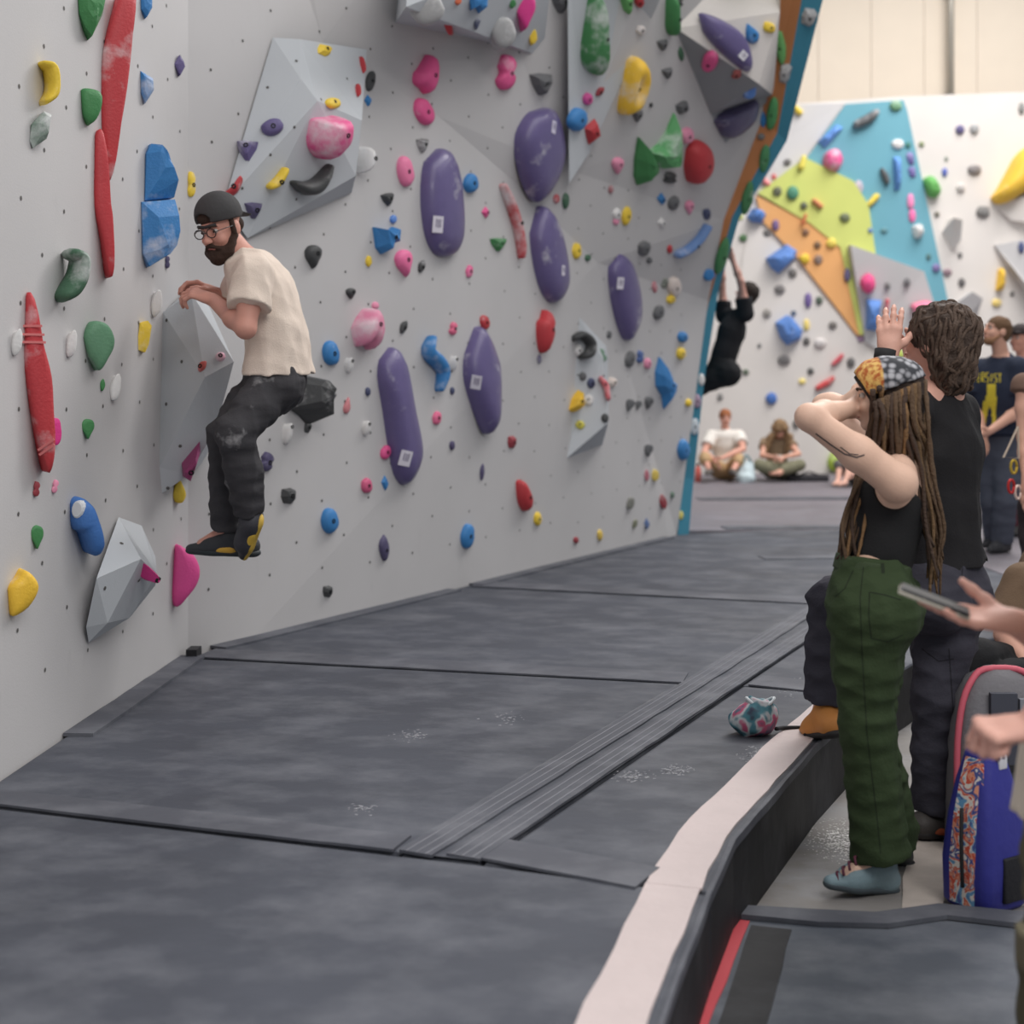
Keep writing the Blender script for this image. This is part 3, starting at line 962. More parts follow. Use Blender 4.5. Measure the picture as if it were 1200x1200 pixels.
hold([(164, 236), (204, 233), (205, 262), (200, 290), (186, 305), (174, 313), (166, 298)], 'blue', 'big blue wedge hold with pale chalked side, lower of the blue pair', .17, 'facet', (.35, -.1), group=GL, chalk=.6)
H('w', 224, 216, 11, 30, 0, 'yellow', 'small chalky yellow hold in the corner right of the big blue wedges', GL, chalk=.6)
H('w', 196, 307, 6, 14, 0, 'dpurple', 'tiny dark purple foothold just under the big blue wedge', GL)
hold([(77, 298), (87, 305), (84, 325), (75, 340), (66, 348)], 'dgreen', 'green claw hold with a chalky scooped top', .11, 'spine', wpx=[7, 8, 10, 11, 8], group=GL, chalk=.7, bolt=False)
r14 = hold([(30, 347), (37, 346), (42, 375), (47, 400), (57, 440), (60, 490), (62, 530), (57, 554), (49, 535), (38, 490), (28, 430), (28, 390)], 'red', 'long red leaf-shaped hold near the left edge of the photo', .1, 'dome', (.15, 0), group=GL, chalk=.45)
i14 = len(HROOT) - 1
for (x, y, w, l) in ((36.5, 382, .072, 1), (37.5, 392, .08, 1), (38, 401, .086, 1), (54, 521, .066, 1), (55, 527, .062, 1)):
    deco(i14, x, y, w, .008, mat((214, 120, 120), .6), 'stripe', rot=(0 if y < 450 else 35))
for x, y, t in ((19, 402, 'white oval foothold left of the red leaf-shaped hold'), (83, 404, 'white oval foothold left of the chalky green teardrop'), (135, 455, 'white oval foothold lower right of the chalky green teardrop'), (183, 356, 'white oval foothold above the grey corner volume')):
    H('o', x, y, 12, 30, 8, 'white', t, GL, .05, tip=(.1, .8))
hold([(97, 395), (103, 380), (111, 376), (122, 381), (130, 395), (131, 408), (124, 422), (116, 434), (109, 425), (101, 413)], (88, 140, 104), 'big chalky green teardrop hold in the middle of the left wall', .1, 'dome', (.2, .35), group=GL, chalk=.55)
H('p', 169, 394, 15, 38, 6, 'yellow', 'pale yellow block hold beside the corner volume', GL, chalk=.6)
H('s', 120, 451, 6, 14, 8, 'green', 'tiny green foothold below the chalky green teardrop', GL)
H('o', 66, 506, 13, 32, 0, 'hotpink', 'bright pink oval hold tucked behind the red leaf-shaped hold', GL)
H('q', 103, 503, 15, 23, 0, 'green', 'small green drop hold alone on the lower left wall', GL, chalk=.1)
H('w', 42.5, 573, 8, 17, 6, 'dred', 'tiny maroon foothold under the red leaf-shaped hold', GL)
H('w', 64.5, 570, 7, 15, 14, 'lpink', 'tiny pale pink foothold beside the maroon one', GL, chalk=.8)
hold([(81, 590), (86, 583), (93, 583), (102, 592), (108, 608), (114, 627), (116, 643), (111, 651), (103, 648), (97, 636), (92, 624), (84, 619), (81, 606)], (42, 108, 182), 'blue thumb-shaped jug with a chalky hollow top', .2, 'dome', (.1, .1), group=GL, chalk=.2, bolt=False)
deco(len(HROOT) - 1, 91, 597, .04, .055, mat((214, 218, 222), .8, vary=.2), 'chalky_hollow', rot=-15, thick=.006, label='chalk-white hollow top')
H('q', 43.5, 630, 15, 27, 0, 'green', 'small plain green drop hold low at the left', GL, chalk=.05)
hold([(8, 690), (20, 676), (28, 668), (40, 680), (41, 694), (30, 712), (14, 722), (10, 712)], 'amber', 'bright yellow bowl hold at the lower left edge', .11, 'dome', (.1, .2), group=GL, chalk=.25)
hold([(166, 660), (177, 661), (186, 672), (175, 683), (167, 681)], 'hotpink', 'magenta pyramid hold on the rim of the small left volume', .07, 'facet', group=GV, chalk=0)
hold([(234, 517), (235, 528), (230, 548), (224, 564), (214, 560), (213, 545)], 'magenta', 'dark magenta wedge hold under the corner volume', .1, 'facet', group=GL, chalk=.1)
H('r', 210, 575, 16, 29, 0, 'yellow', 'small yellow drop hold under the dark magenta wedge', GL, chalk=.1)
hold([(206, 640), (216, 643), (226, 651), (232, 668), (228, 685), (217, 700), (206, 711), (201, 700), (203, 670)], (236, 70, 152), 'big pink half-moon foothold under the climber\'s toe', .12, 'dome', (.1, 0), group=GL, chalk=.1, bolt=False)
H('s', 237, 429, 9, 16, 40, (200, 84, 76), 'small red sliver on the face of the corner volume', GV)
H('o', 258, 418, 12, 11, 0, 'lpink', 'small chalky pink knob on the corner volume by the climber\'s hip', GV, chalk=.9)

# ---- tall volume and around it
H('p', 380, 59, 17, 13, 20, 'yellow', 'yellow crimp at the top of the tall grey volume', GV, chalk=.4)
H('s', 425, 76, 6, 20, 0, 'red', 'red sliver on the right edge of the tall volume, upper of two', GV, .03)
H('s', 420, 106, 7, 16, 10, 'red', 'red sliver on the right edge of the tall volume, lower of two', GV, .03)
H('o', 390, 121, 19, 13, 15, 'yellow', 'yellow oval crimp just above the big pink rounded hold', GV, chalk=.3)
hold([(362, 138), (372, 135), (386, 136), (402, 136), (412, 138), (414, 155), (411, 171), (400, 181), (386, 187), (372, 181), (361, 168), (359, 152)], 'pink', 'big pink rounded sloper on the tall grey volume', .16, 'dome', (.1, .2), group=GV, chalk=.8)
hold([(343, 216), (356, 222), (370, 219), (381, 207), (389, 194)], 'black', 'black claw-shaped hold on the lower part of the tall volume', .09, 'spine', wpx=[4, 9, 10, 7, 3], group=GV, bolt=False)
H('o', 319, 149, 28, 20, -15, 'purple', 'purple oval knob on the tall volume, upper of the left pair', GV)
H('t', 290, 177, 27, 25, 0, 'purple', 'purple three-cornered knob on the left edge of the tall volume', GV)
hold([(315, 219), (325, 213), (335, 199)], 'yellow', 'yellow banana-shaped hold left of the black claw', .06, 'spine', wpx=[4, 6, 4], group=GV)
hold([(265, 230), (275, 222), (282, 208)], 'red', 'thin curved red hold just above the climber\'s cap', .05, 'spine', wpx=[2.5, 4, 2.5], group=GV)
H('t', 297, 247, 22, 20, 0, 'dpurple', 'purple cup hold right of the climber\'s cap', GV)
H('o', 434, 95, 12, 25, 10, 'black', 'black hold behind the right edge of the tall volume', GM)
H('d', 431, 118, 9, 14, 0, 'blue', 'small blue hold just under that black one by the tall volume', GM)
hold([(419, 175), (428, 172), (436, 180), (440, 190), (436, 200), (424, 204), (416, 198)], 'white', 'white pinch ball at the lower right corner of the tall volume', .12, 'dome', group=GM, chalk=.9)
H('q', 367, 301, 22, 28, 0, 'black', 'dark grey drop hold right of the climber\'s shoulder', GM, chalk=.6)
H('q', 411, 344, 13, 13, 0, 'black', 'small black knob right of the climber\'s back', GM)
hold([(345, 448), (360, 440), (376, 440), (389, 450), (394, 464), (391, 480), (385, 497), (366, 487), (348, 481), (335, 478)], 'black', 'big black block hold behind the climber\'s seat', .2, 'facet', (.3, .1), group=GM, chalk=.4, bolt=False)
H('o', 337, 508, 13, 24, 6, 'white', 'white oval foothold below the big black block', GM, .05, tip=(.1, .7))
H('p', 360.5, 501, 9, 13, 10, 'black', 'small black chip below the big black block', GM)
H('w', 312, 541, 17, 22, 20, 'dpurple', 'purple nugget right of the climber\'s shin', GM)
H('p', 338, 581, 18, 19, 0, 'black', 'square black chip below the purple nugget', GM)
H('o', 386, 610, 22, 30, 0, 'blue', 'round blue ball hold low on the long wall, nearest the climber', GM, chalk=.15)
H('o', 388, 414, 21, 30, -12, 'blue', 'round blue ball hold right of the climber\'s waist', GM, chalk=.15)
H('p', 384, 693, 12, 14, 0, 'black', 'small black foothold just above the mat', GM)
H('s', 450, 642, 13, 31, 0, 'dpurple', 'upright purple sliver low on the wall under the slanted purple slab', GM)

# ---- pale top volume
H('o', 500, 10, 40, 36, 0, 'lgrey', 'pale grey half ball on the top volume, left one', GV, .09, chalk=.6)
H('o', 590, 38, 28, 36, 0, 'lgrey', 'pale grey half ball near the lower rim of the top volume', GV, .09, chalk=.6)
hold([(548, -6), (572, -6), (571, 8), (566, 12), (560, 6), (553, 11)], 'blue', 'blue bow hold cut by the top edge on the top volume', .06, 'facet', group=GV)
H('s', 525, 29, 9, 24, -8, 'red', 'red sliver on the front of the top volume', GV)
H('o', 537, 1, 8, 8, 0, 'orange', 'tiny orange knob at the very top of the top volume', GV)
H('t', 559, 28, 9, 12, 0, 'navy', 'small dark chip in the middle of the top volume', GV)
H('q', 616, 14, 23, 40, 0, 'hotpink', 'hot pink drop hold on the right of the top volume', GV, chalk=.05)
H('o', 625, 43, 9, 17, 0, 'yellow', 'small yellow oval under the hot pink drop', GV)
H('o', 601, 4, 8, 10, 0, 'green', 'tiny green knob left of the hot pink drop', GV)
H('t', 657, 4, 24, 24, 0, 'grey', 'grey chip cut by the top edge right of the top volume', GM)

# ---- long wall, left half
hold([(498, 70), (505, 64), (514, 70), (515, 85), (512, 103), (503, 110), (494, 102), (483, 95), (483, 83), (490, 79)], 'pink', 'lobed pink hold under the left end of the top volume', .09, 'dome', (.1, 0), group=GM, chalk=.3)
H('o', 497, 131, 22, 36, -30, 'pink', 'pink sausage hold below the lobed pink one', GM, chalk=.2)
H('w', 593, 85, 25, 42, 4, 'pink', 'knobbly pink hold under the right end of the top volume', GM, chalk=.2)
H('t', 634, 99, 28, 27, 0, 'grey', 'large grey chip right of the knobbly pink hold', GM)
H('t', 495, 171, 16, 17, 0, 'black', 'black chip above the upright purple oval', GM)
H('o', 475, 201, 20, 38, -12, (236, 120, 164), 'light pink egg hold left of the upright purple oval', GM, chalk=.35)
H('t', 455, 234, 17, 16, -10, 'black', 'black chip above the blue bow-tie hold', GM)
H('o', 461, 257, 9, 10, 0, 'sblue', 'tiny pale blue knob on top of the blue bow-tie hold', GM, chalk=.6)
hold([(436, 266), (444, 272), (458, 274), (470, 268), (470, 287), (458, 284), (450, 298), (441, 290)], 'blue', 'blue bow-tie hold left of the upright purple oval', .1, 'facet', group=GM, chalk=.4)
H('q', 474, 309, 22, 32, -12, (240, 110, 162), 'pink nugget below the blue bow-tie hold', GM, chalk=.2)
H('o', 432, 306, 8, 13, 0, 'yellow', 'tiny yellow knob left of the pink nugget', GM, chalk=.3)
H('s', 494, 312, 9, 16, 25, 'black', 'black sliver right of the pink nugget', GM)
PUR = dict(chalk=.3, rough=.35, coat=.15, bolt=False, name='volume_hold')
hold([(515, 174), (530, 180), (539, 205), (544, 240), (545, 275), (540, 294), (527, 301), (510, 296), (498, 275), (492, 240), (493, 205), (500, 182)], 'purple', 'upright purple oval macro hold, leftmost of the big purple ones', .11, 'dome', (-.1, 0), group=GM, **PUR)
deco(len(HROOT) - 1, 513, 263, .075, .1, mat((226, 222, 232), .5), 'name_plate')
H('o', 552, 215, 19, 23, 0, 'blue', 'small blue ball right of the upright purple oval', GM, chalk=.2)
H('d', 569, 249, 10, 14, 0, 'pink', 'tiny pink knob left of the leaning red bar', GM)
hold([(588, 218), (598, 240), (606, 262), (611, 285), (612, 300)], 'red', 'leaning red bar hold with a chalky middle', .07, 'spine', wpx=[4, 6.5, 7, 6.5, 4], group=GM, chalk=.8)
H('t', 584, 287, 21, 16, 0, 'green', 'green chip below the leaning red bar', GM)
hold([(640, 126), (650, 131), (658, 150), (663, 178), (659, 203), (647, 224), (632, 237), (620, 228), (609, 205), (602, 180), (602, 156), (613, 137), (626, 128)], 'purple', 'big purple dish macro hold with a creased middle, upper of the touching pair', .13, 'dome', (-.2, .1), group=GM, **PUR)
deco(len(HROOT) - 1, 649, 149, .045, .085, mat((214, 210, 226), .5), 'name_plate', rot=-8)
hold([(630, 241), (642, 246), (655, 270), (664, 300), (668, 328), (666, 345), (655, 355), (643, 350), (631, 330), (622, 295), (620, 262)], 'purple', 'purple oval macro hold leaning right, lower of the touching pair', .12, 'dome', (-.1, .1), group=GM, **PUR)
deco(len(HROOT) - 1, 660, 317, .04, .07, mat((226, 222, 232), .5), 'name_plate')
hold([(722, 297), (735, 304), (745, 325), (752, 350), (753, 375), (746, 394), (738, 399), (729, 388), (719, 362), (712, 330), (713, 306)], 'purple', 'purple pointed-oval macro hold near the far end of the wall', .11, 'dome', (-.1, .1), group=GM, **PUR)
deco(len(HROOT) - 1, 727, 332, .06, .09, mat((226, 222, 232), .5), 'name_plate')
hold([(457, 407), (467, 411), (474, 430), (485, 480), (495, 520), (496, 543), (488, 560), (477, 568), (465, 556), (457, 525), (449, 480), (441, 440), (446, 415)], 'purple', 'long slanted purple slab macro hold in the lower middle of the wall', .11, 'dome', (-.1, 0), group=GM, **PUR)
deco(len(HROOT) - 1, 475, 537, .075, .09, mat((226, 222, 232), .5), 'name_plate', rot=-12)
hold([(560, 382), (570, 386), (582, 410), (588, 430), (588, 480), (585, 500), (575, 509), (563, 492), (546, 455), (542, 430), (547, 405)], 'purple', 'purple kite-shaped macro hold in the middle of the wall', .12, 'dome', (-.1, -.1), group=GM, **PUR)
deco(len(HROOT) - 1, 558, 448, .065, .09, mat((226, 222, 232), .5), 'name_plate', rot=-10)
H('o', 568, 378, 12, 18, -15, 'red', 'small red knob on the tip of the purple kite-shaped hold', GM)
H('w', 531, 385, 10, 15, 10, (226, 100, 136), 'small pink nugget left of the purple kite-shaped hold', GM)
hold([(411, 384), (424, 369), (437, 361), (446, 368), (451, 384), (451, 398), (441, 410), (432, 402), (420, 406), (414, 396)], (226, 130, 164), 'chalk-covered pink jug above the slanted purple slab', .13, 'dome', (-.1, .25), group=GM, chalk=.95)
H('o', 440, 358, 9, 9, 0, 'lpink', 'small pink knob on top of the chalk-covered jug', GM)
H('s', 473, 383, 9, 17, 30, 'black', 'black sliver above the slanted purple slab', GM)
hold([(505, 396), (500, 412), (513, 424), (520, 436), (516, 456)], 'blue', 'blue hooked crescent hold between the two lower purple macros', .09, 'spine', wpx=[4, 8, 9, 8, 4], group=GM, chalk=.5, bolt=False)
H('o', 409, 428, 11, 17, 0, 'white', 'white oval foothold right of the blue ball near the climber\'s waist', GM, .04, tip=(0, .6))
H('o', 429, 502, 11, 17, 0, 'white', 'white oval foothold left of the slanted purple slab', GM, .04, tip=(0, .6))
H('o', 532, 426, 9, 17, 0, 'white', 'white oval foothold behind the blue hooked crescent', GM, .04, tip=(0, .6))
H('o', 431, 459, 7, 10, 0, 'navy', 'tiny dark blue knob left of the slanted purple slab', GM)
H('r', 407, 475, 9, 20, 12, (200, 120, 126), 'dusty pink sliver left of the slanted purple slab', GM)
H('o', 452, 530, 12, 18, 20, 'pink', 'pink knob tucked against the slanted purple slab', GM)
H('o', 430, 569, 14, 18, 0, (212, 84, 128), 'round pink knob below left of the slanted purple slab', GM)
H('d', 451, 566, 9, 18, 0, 'blue', 'small blue diamond beside the foot of the slanted purple slab', GM)
H('o', 512, 490, 11, 16, 10, (232, 104, 146), 'small pink oval between the two lower purple macros', GM)
H('o', 530, 458, 6, 9, 0, 'navy', 'tiny navy knob under the blue hooked crescent', GM)
H('o', 530, 522, 7, 11, 0, 'dpurple', 'tiny dark purple knob left of the purple kite-shaped hold\'s foot', GM)
H('s', 565, 553, 6, 20, 8, 'dpurple', 'thin dark purple sliver below the purple kite-shaped hold', GM)
H('o', 548, 628, 17, 30, 8, 'blue', 'blue egg hold low on the wall in the middle', GM, chalk=.15)
hold([(604, 566), (610, 562), (618, 572), (625, 585), (624, 595), (617, 599), (609, 591), (605, 578)], 'red', 'red drop hold low on the wall right of the middle', .07, 'dome', group=GM, chalk=.1)
H('o', 630, 608, 10, 16, 0, 'yellow', 'small yellow knob beside the low red drop', GM)
H('p', 600, 518, 11, 15, 0, 'dred', 'small dark red chip below the purple kite-shaped hold', GM)
H('o', 550, 318, 9, 15, 10, 'pink', 'tiny pink oval below the small blue ball', GM)

# ---- long wall, right half
hold([(686, -8), (699, -8), (703, 30), (711, 65), (715, 89), (703, 88), (690, 80), (682, 68), (680, 40)], 'green', 'tall green horn hold at the top beside the grey corner volume', .12, 'dome', (.1, .2), group=GM, chalk=.6)
hold([(729, 70), (740, 65), (753, 72), (762, 92), (758, 115), (749, 130), (733, 135), (725, 130), (724, 108), (727, 85)], 'amber', 'big yellow dished hold near the top of the wall', .14, 'dome', (0, 0), group=GM, chalk=.6, prof=[(1, -.02, 0), (1, .3, 0), (.94, .62, 0), (.78, .92, .1), (.6, 1, .2), (.36, .86, .25), (.2, .72, .28)])
hold([(744, 160), (751, 172), (760, 183), (772, 197), (773, 206), (762, 215), (752, 217), (745, 206), (742, 185)], 'green', 'swooping two-tone green crescent hold left of the big red round jug', .12, 'facet', (.2, .1), group=GM, chalk=.05, bolt=False)
hold([(794, 132), (798, 150), (800, 172), (800, 188), (795, 197), (783, 198), (768, 188), (758, 176), (772, 168), (784, 153)], (84, 164, 96), 'light green half of the swooping crescent hold, chalked at its foot', .12, 'facet', (.2, -.1), group=GM, chalk=.65, bolt=False)
hold([(802, 174), (811, 164), (823, 163), (833, 173), (837, 188), (834, 205), (823, 216), (811, 215), (804, 203), (801, 188)], 'red', 'big red round jug near the far end of the wall', .14, 'dome', (.1, 0), group=GM, chalk=.2)
sw, sw0 = HROOT[-2][0], HROOT[-3][0]
for k_ in ('category', 'group'):
    del sw[k_]
sw['label'] = 'light green chalked half'
sw.name = 'scooped_half'
child(sw, sw0)
H('o', 805, 159, 18, 20, 0, 'lpink', 'chalky pink knob behind the big red round jug', GM, chalk=.8)
H('w', 785, 208, 17, 14, 0, 'black', 'black lumpy chip under the swooping green crescent', GM)
H('d', 694, 154, 22, 31, 15, 'red', 'red faceted hold beside the blue ball', GM, chalk=.1)
H('o', 677, 140, 25, 27, 0, 'blue', 'blue ball hold right of the big purple dish', GM, chalk=.2)
H('o', 689, 116, 13, 15, 0, (212, 74, 150), 'small magenta knob above the blue ball', GM)
H('s', 703, 107, 8, 14, 50, 'dred', 'small dark red sliver above the blue ball', GM)
H('q', 724, 194, 16, 20, 0, 'lpink', 'light pink knob below the big yellow dished hold', GM)
H('o', 716, 222, 7, 10, 0, 'dred', 'tiny dark red knob under the light pink knob', GM)
H('t', 777, 53, 14, 14, -8, 'grey', 'dark grey chip right of the big yellow hold, upper', GM)
H('t', 783, 86, 14, 14, -12, 'grey', 'dark grey chip right of the big yellow hold, lower', GM)
H('s', 798, 63, 7, 18, -10, 'dgreen', 'thin dark green tick-shaped hold under the hanging volume', GM)
H('p', 800, 126, 16, 15, -20, 'grey', 'dark grey chip touching the tip of the green crescent', GM)
H('t', 747, 136, 14, 15, 0, 'grey', 'dark grey chip just under the big yellow hold', GM)
H('o', 763, 123, 5, 6, 0, 'black', 'tiny black dot hold right of the big yellow hold', GM)
H('o', 749, 2, 12, 14, 0, 'red', 'small red knob cut by the top edge', GM)
hold([(779, -8), (788, -8), (792, 18), (798, 42), (789, 40), (782, 24)], 'green', 'green horn hold at the left edge of the hanging volume', .1, 'dome', group=GM, chalk=.2)
hold([(724, -8), (742, -8), (741, 17), (733, 12)], 'lgreen', 'pale green fin at the very top between the green horns', .06, 'facet', group=GM)
H('o', 751, 35, 11, 11, 0, 'cream', 'small cream knob on a dark base near the top', GM, chalk=.9)
H('w', 793, 2, 16, 13, 0, 'black', 'black knob at the top corner of the hanging volume', GV)
H('o', 832, 72, 20, 26, 10, 'pink', 'pink rounded hold on the dark underside of the hanging volume', GV, chalk=.4)
H('w', 863, 87, 12, 11, 0, (170, 80, 76), 'dusty red knob under the rim of the hanging volume', GV)
hold([(818, 15), (830, 16), (848, 24), (866, 36), (877, 52), (882, 72), (880, 84), (870, 82), (850, 66), (832, 48), (820, 30)], 'purple', 'purple leaf-shaped macro hold on the white hanging volume', .1, 'dome', (0, 0), group=GV, **PUR)
deco(len(HROOT) - 1, 871, 65, .06, .06, mat((236, 234, 240), .5), 'name_plate', rot=-35)
hold([(836, 142), (848, 130), (870, 121), (886, 114), (890, 120), (886, 140), (873, 153), (857, 162), (844, 157)], 'dpurple', 'dark purple bowl-shaped macro hold under the hanging volume', .13, 'dome', (-.1, .2), group=GM, **PUR)
H('r', 880, 39, 17, 25, -25, 'blue', 'blue drop hold on the white face of the hanging volume', GV)
H('o', 879, 106, 15, 20, 15, 'sblue', 'pale blue knob at the lower corner of the hanging volume', GV, chalk=.5)
H('s', 894, 140, 8, 20, 0, 'blue', 'thin blue hold beside the dark purple bowl', GM)
H('s', 901, 32, 14, 17, -40, 'yellow', 'yellow hold at the right rim of the hanging volume', GV)
hold([(640, 363), (646, 366), (651, 374), (647, 379), (650, 390), (646, 404), (638, 414), (631, 405), (628, 388), (630, 376), (638, 372)], 'red', 'bright red lumpy hold below the leaning purple oval', .09, 'dome', (0, 0), group=GM, chalk=.1)
H('s', 632, 421, 6, 11, 10, 'dpurple', 'tiny purple drip under the bright red lumpy hold', GM)
H('o', 652, 233, 8, 11, 0, (190, 84, 90), 'tiny faded red knob right of the touching purple pair', GM)
H('o', 663, 235, 9, 19, 0, 'dgreen', 'small dark green oval right of the touching purple pair', GM)
H('o', 723, 251, 11, 14, 0, 'white', 'white knob beside the yellow one in the upper right of the wall', GM)
H('o', 722, 259, 8, 9, 0, 'lpink', 'tiny pink knob under the white knob', GM)
H('o', 734, 253, 12, 22, 10, 'yellow', 'chalky yellow knob in the upper right of the wall', GM, chalk=.5)
H('d', 775, 233, 11, 15, 0, 'blue', 'small blue faceted hold under the black lumpy chip', GM)
H('o', 789, 238, 14, 18, 30, 'grey', 'grey oval right of the small blue faceted hold', GM)
H('q', 808, 243, 12, 17, 0, 'lpink', 'pink knob under the big red round jug', GM)
H('d', 775, 261, 10, 13, 0, 'white', 'small white knob under the small blue faceted hold', GM)
H('o', 755, 291, 15, 19, 25, 'grey', 'grey oval above the far purple pointed oval', GM)
H('o', 761, 305, 7, 8, 0, 'grey', 'tiny grey knob under the grey oval', GM)
H('o', 785, 292, 7, 10, 0, 'red', 'tiny red knob at the end of the long pale blue hold', GM)
hold([(792, 299), (806, 293), (820, 281), (830, 266)], (96, 134, 190), 'long curved pale blue hold near the far edge of the wall', .08, 'spine', wpx=[5, 5.5, 5.5, 5], group=GM, chalk=.5)
H('p', 828, 251, 10, 14, 0, 'navy', 'navy chip above the long curved pale blue hold', GM)
H('o', 676, 294, 12, 19, 0, 'yellow', 'yellow knob right of the leaning purple oval', GM, chalk=.2)
H('o', 689, 302, 8, 8, 0, 'dgreen', 'tiny green knob beside that yellow one', GM)
H('s', 767, 336, 7, 14, -6, (190, 90, 104), 'dusty pink sliver right of the far purple pointed oval', GM)
H('w', 779, 332, 8, 12, 20, (130, 136, 126), 'small grey-green nugget right of the dusty pink sliver', GM)
H('o', 790, 336, 18, 24, 0, 'cream', 'cream rounded hold near the far edge', GM, chalk=.6)
H('o', 786, 351, 11, 10, 0, 'yellow', 'small yellow knob under the cream rounded hold', GM)
H('o', 772, 366, 13, 18, 25, 'grey', 'grey oval right of the purple pointed oval\'s lower half', GM)
H('o', 714, 392, 6, 9, 0, 'grey', 'tiny grey knob left of the purple pointed oval\'s tip', GM)
H('o', 800, 395, 13, 13, 0, 'blue', 'small blue ball near the teal edge', GM)
H('o', 798, 414, 12, 14, 0, 'yellow', 'small yellow knob under the blue ball near the teal edge', GM)
H('o', 738, 421, 13, 20, 15, 'grey', 'grey oval in the cluster under the purple pointed oval', GM)
H('w', 750, 418, 9, 15, 0, (70, 100, 160), 'blue nugget in the cluster under the purple pointed oval', GM)
H('o', 759, 426, 10, 13, 0, 'lpink', 'pink knob in the cluster under the purple pointed oval', GM)
hold([(772, 418), (779, 430), (786, 442), (794, 450), (793, 462), (786, 470), (780, 479), (777, 464), (768, 452), (767, 436)], 'blue', 'bright blue zigzag hold near the far end of the wall', .09, 'facet', group=GM, chalk=.15)
hold([(669, 396), (682, 392), (694, 402), (692, 414), (682, 418)], 'black', 'black ring-shaped hold at the top of the grey wedge volume', .1, 'spine', wpx=[4, 5, 6, 6, 4], group=GV, bolt=False)
H('o', 678, 411, 10, 14, 0, 'white', 'white knob inside the black ring-shaped hold', GV, chalk=.8)
H('o', 683, 441, 9, 10, 0, 'grey', 'small grey knob on the grey wedge volume', GV)
H('o', 693, 449, 10, 12, 0, 'navy', 'small navy knob on the grey wedge volume', GV)
hold([(662, 482), (670, 468), (683, 457), (685, 480), (675, 483)], 'amber', 'yellow triangle hold on the grey wedge volume', .09, 'facet', (.2, .2), group=GV, chalk=.1)
H('o', 690, 469, 12, 13, 0, 'white', 'white knob right of the yellow triangle', GV, chalk=.8)
H('o', 680, 498, 11, 10, 0, (216, 206, 70), 'small yellow-green knob under the yellow triangle', GV)
hold([(704, 443), (710, 452), (713, 468)], (220, 84, 96), 'red and white curved hold on the edge of the grey wedge volume', .06, 'spine', wpx=[3, 4, 3], group=GV, chalk=.8)
H('p', 717, 448, 12, 12, 0, 'cream', 'small pale chip right of the red and white curved hold', GM)
H('o', 709, 490, 9, 11, 0, 'black', 'small black knob at the lower corner of the grey wedge volume', GV)
H('w', 706, 416, 8, 15, -20, (110, 140, 120), 'small grey-green sliver above the grey wedge volume', GM)
H('q', 738, 475, 11, 14, 15, 'grey', 'dark grey chip, left of the three in a row', GM)
H('q', 748, 475, 8, 11, 15, 'grey', 'dark grey chip, middle of the three in a row', GM)
H('q', 760, 472, 11, 15, 15, 'grey', 'dark grey chip, right of the three in a row', GM)
H('q', 760, 528, 11, 14, 0, 'grey', 'lone dark grey chip below the three in a row', GM)
H('s', 758, 557, 6, 13, 0, (190, 110, 124), 'dusty pink sliver beside a yellow one, low at the far end', GM)
H('o', 768, 557, 9, 13, 0, (222, 196, 90), 'dusty yellow knob beside the pink sliver, low at the far end', GM)
H('o', 739, 590, 9, 14, 20, (126, 126, 118), 'dusty grey oval low near the far end', GM)
H('s', 744, 614, 6, 11, 25, (120, 122, 100), 'tiny olive sliver just above the mat at the far end', GM)
H('d', 758, 614, 7, 13, 0, (40, 92, 160), 'tiny blue diamond just above the mat at the far end', GM)
H('s', 777, 588, 9, 17, -10, 'dred', 'dark red sliver low near the teal edge', GM)
H('o', 788, 580, 5, 8, 0, 'dgreen', 'tiny dark green knob low near the teal edge', GM)
H('o', 675, 633, 7, 8, 0, 'dred', 'tiny red knob above the mat under the grey wedge volume', GM)
H('o', 703, 627, 7, 13, 0, (222, 190, 80), 'tiny mustard knob above the mat under the grey wedge volume', GM)

# ---- painted end of the long wall
for x, y, w, h, r, col, t in ((915, 55, 12, 42, -6, 'lgreen', 'green drop on the orange end strip, topmost'), (905, 133, 13, 40, 8, (70, 150, 84), 'green drop on the orange end strip, second from the top'),
                              (896, 186, 12, 34, 8, (60, 136, 80), 'green drop on the end strip beside the teal band, third down'), (876, 232, 13, 40, 12, (60, 130, 76), 'green drop on the end strip, fourth down'),
                              (846, 300, 14, 44, 14, (56, 130, 72), 'green drop at the arm of the hanging climber')):
    H('o', x, y, w, h, r, col, t, GE, chalk=.2)
H('p', 920, 86, 14, 24, 10, 'lgrey', 'grey faceted block on the end strip near the top', GE)
H('p', 948, 20, 18, 22, 20, 'lgrey', 'grey block on the teal band at the very top', GE)
H('o', 831, 322, 13, 14, 0, 'blue', 'blue ball on the teal band beside the hanging climber', GE)
H('o', 801, 527, 15, 25, 0, 'blue', 'blue ball low on the teal band', GE)
H('o', 822, 445, 8, 14, 0, 'white', 'small white knob on the teal band left of the hanging climber\'s shorts', GE)
H('o', 807, 472, 8, 9, 0, 'yellow', 'small yellow knob on the edge of the teal band', GE)
H('o', 817, 470, 10, 16, 0, (176, 150, 172), 'mauve knob on the teal band', GE)
H('o', 814, 500, 11, 20, 0, (206, 216, 222), 'pale knob on the teal band above the low blue ball', GE)
H('o', 798, 604, 6, 10, 0, (212, 200, 100), 'tiny yellow knob at the foot of the teal band', GE)
H('o', 868, 254, 6, 8, 0, (196, 206, 110), 'tiny lime knob on the teal band below the fourth green drop', GE)

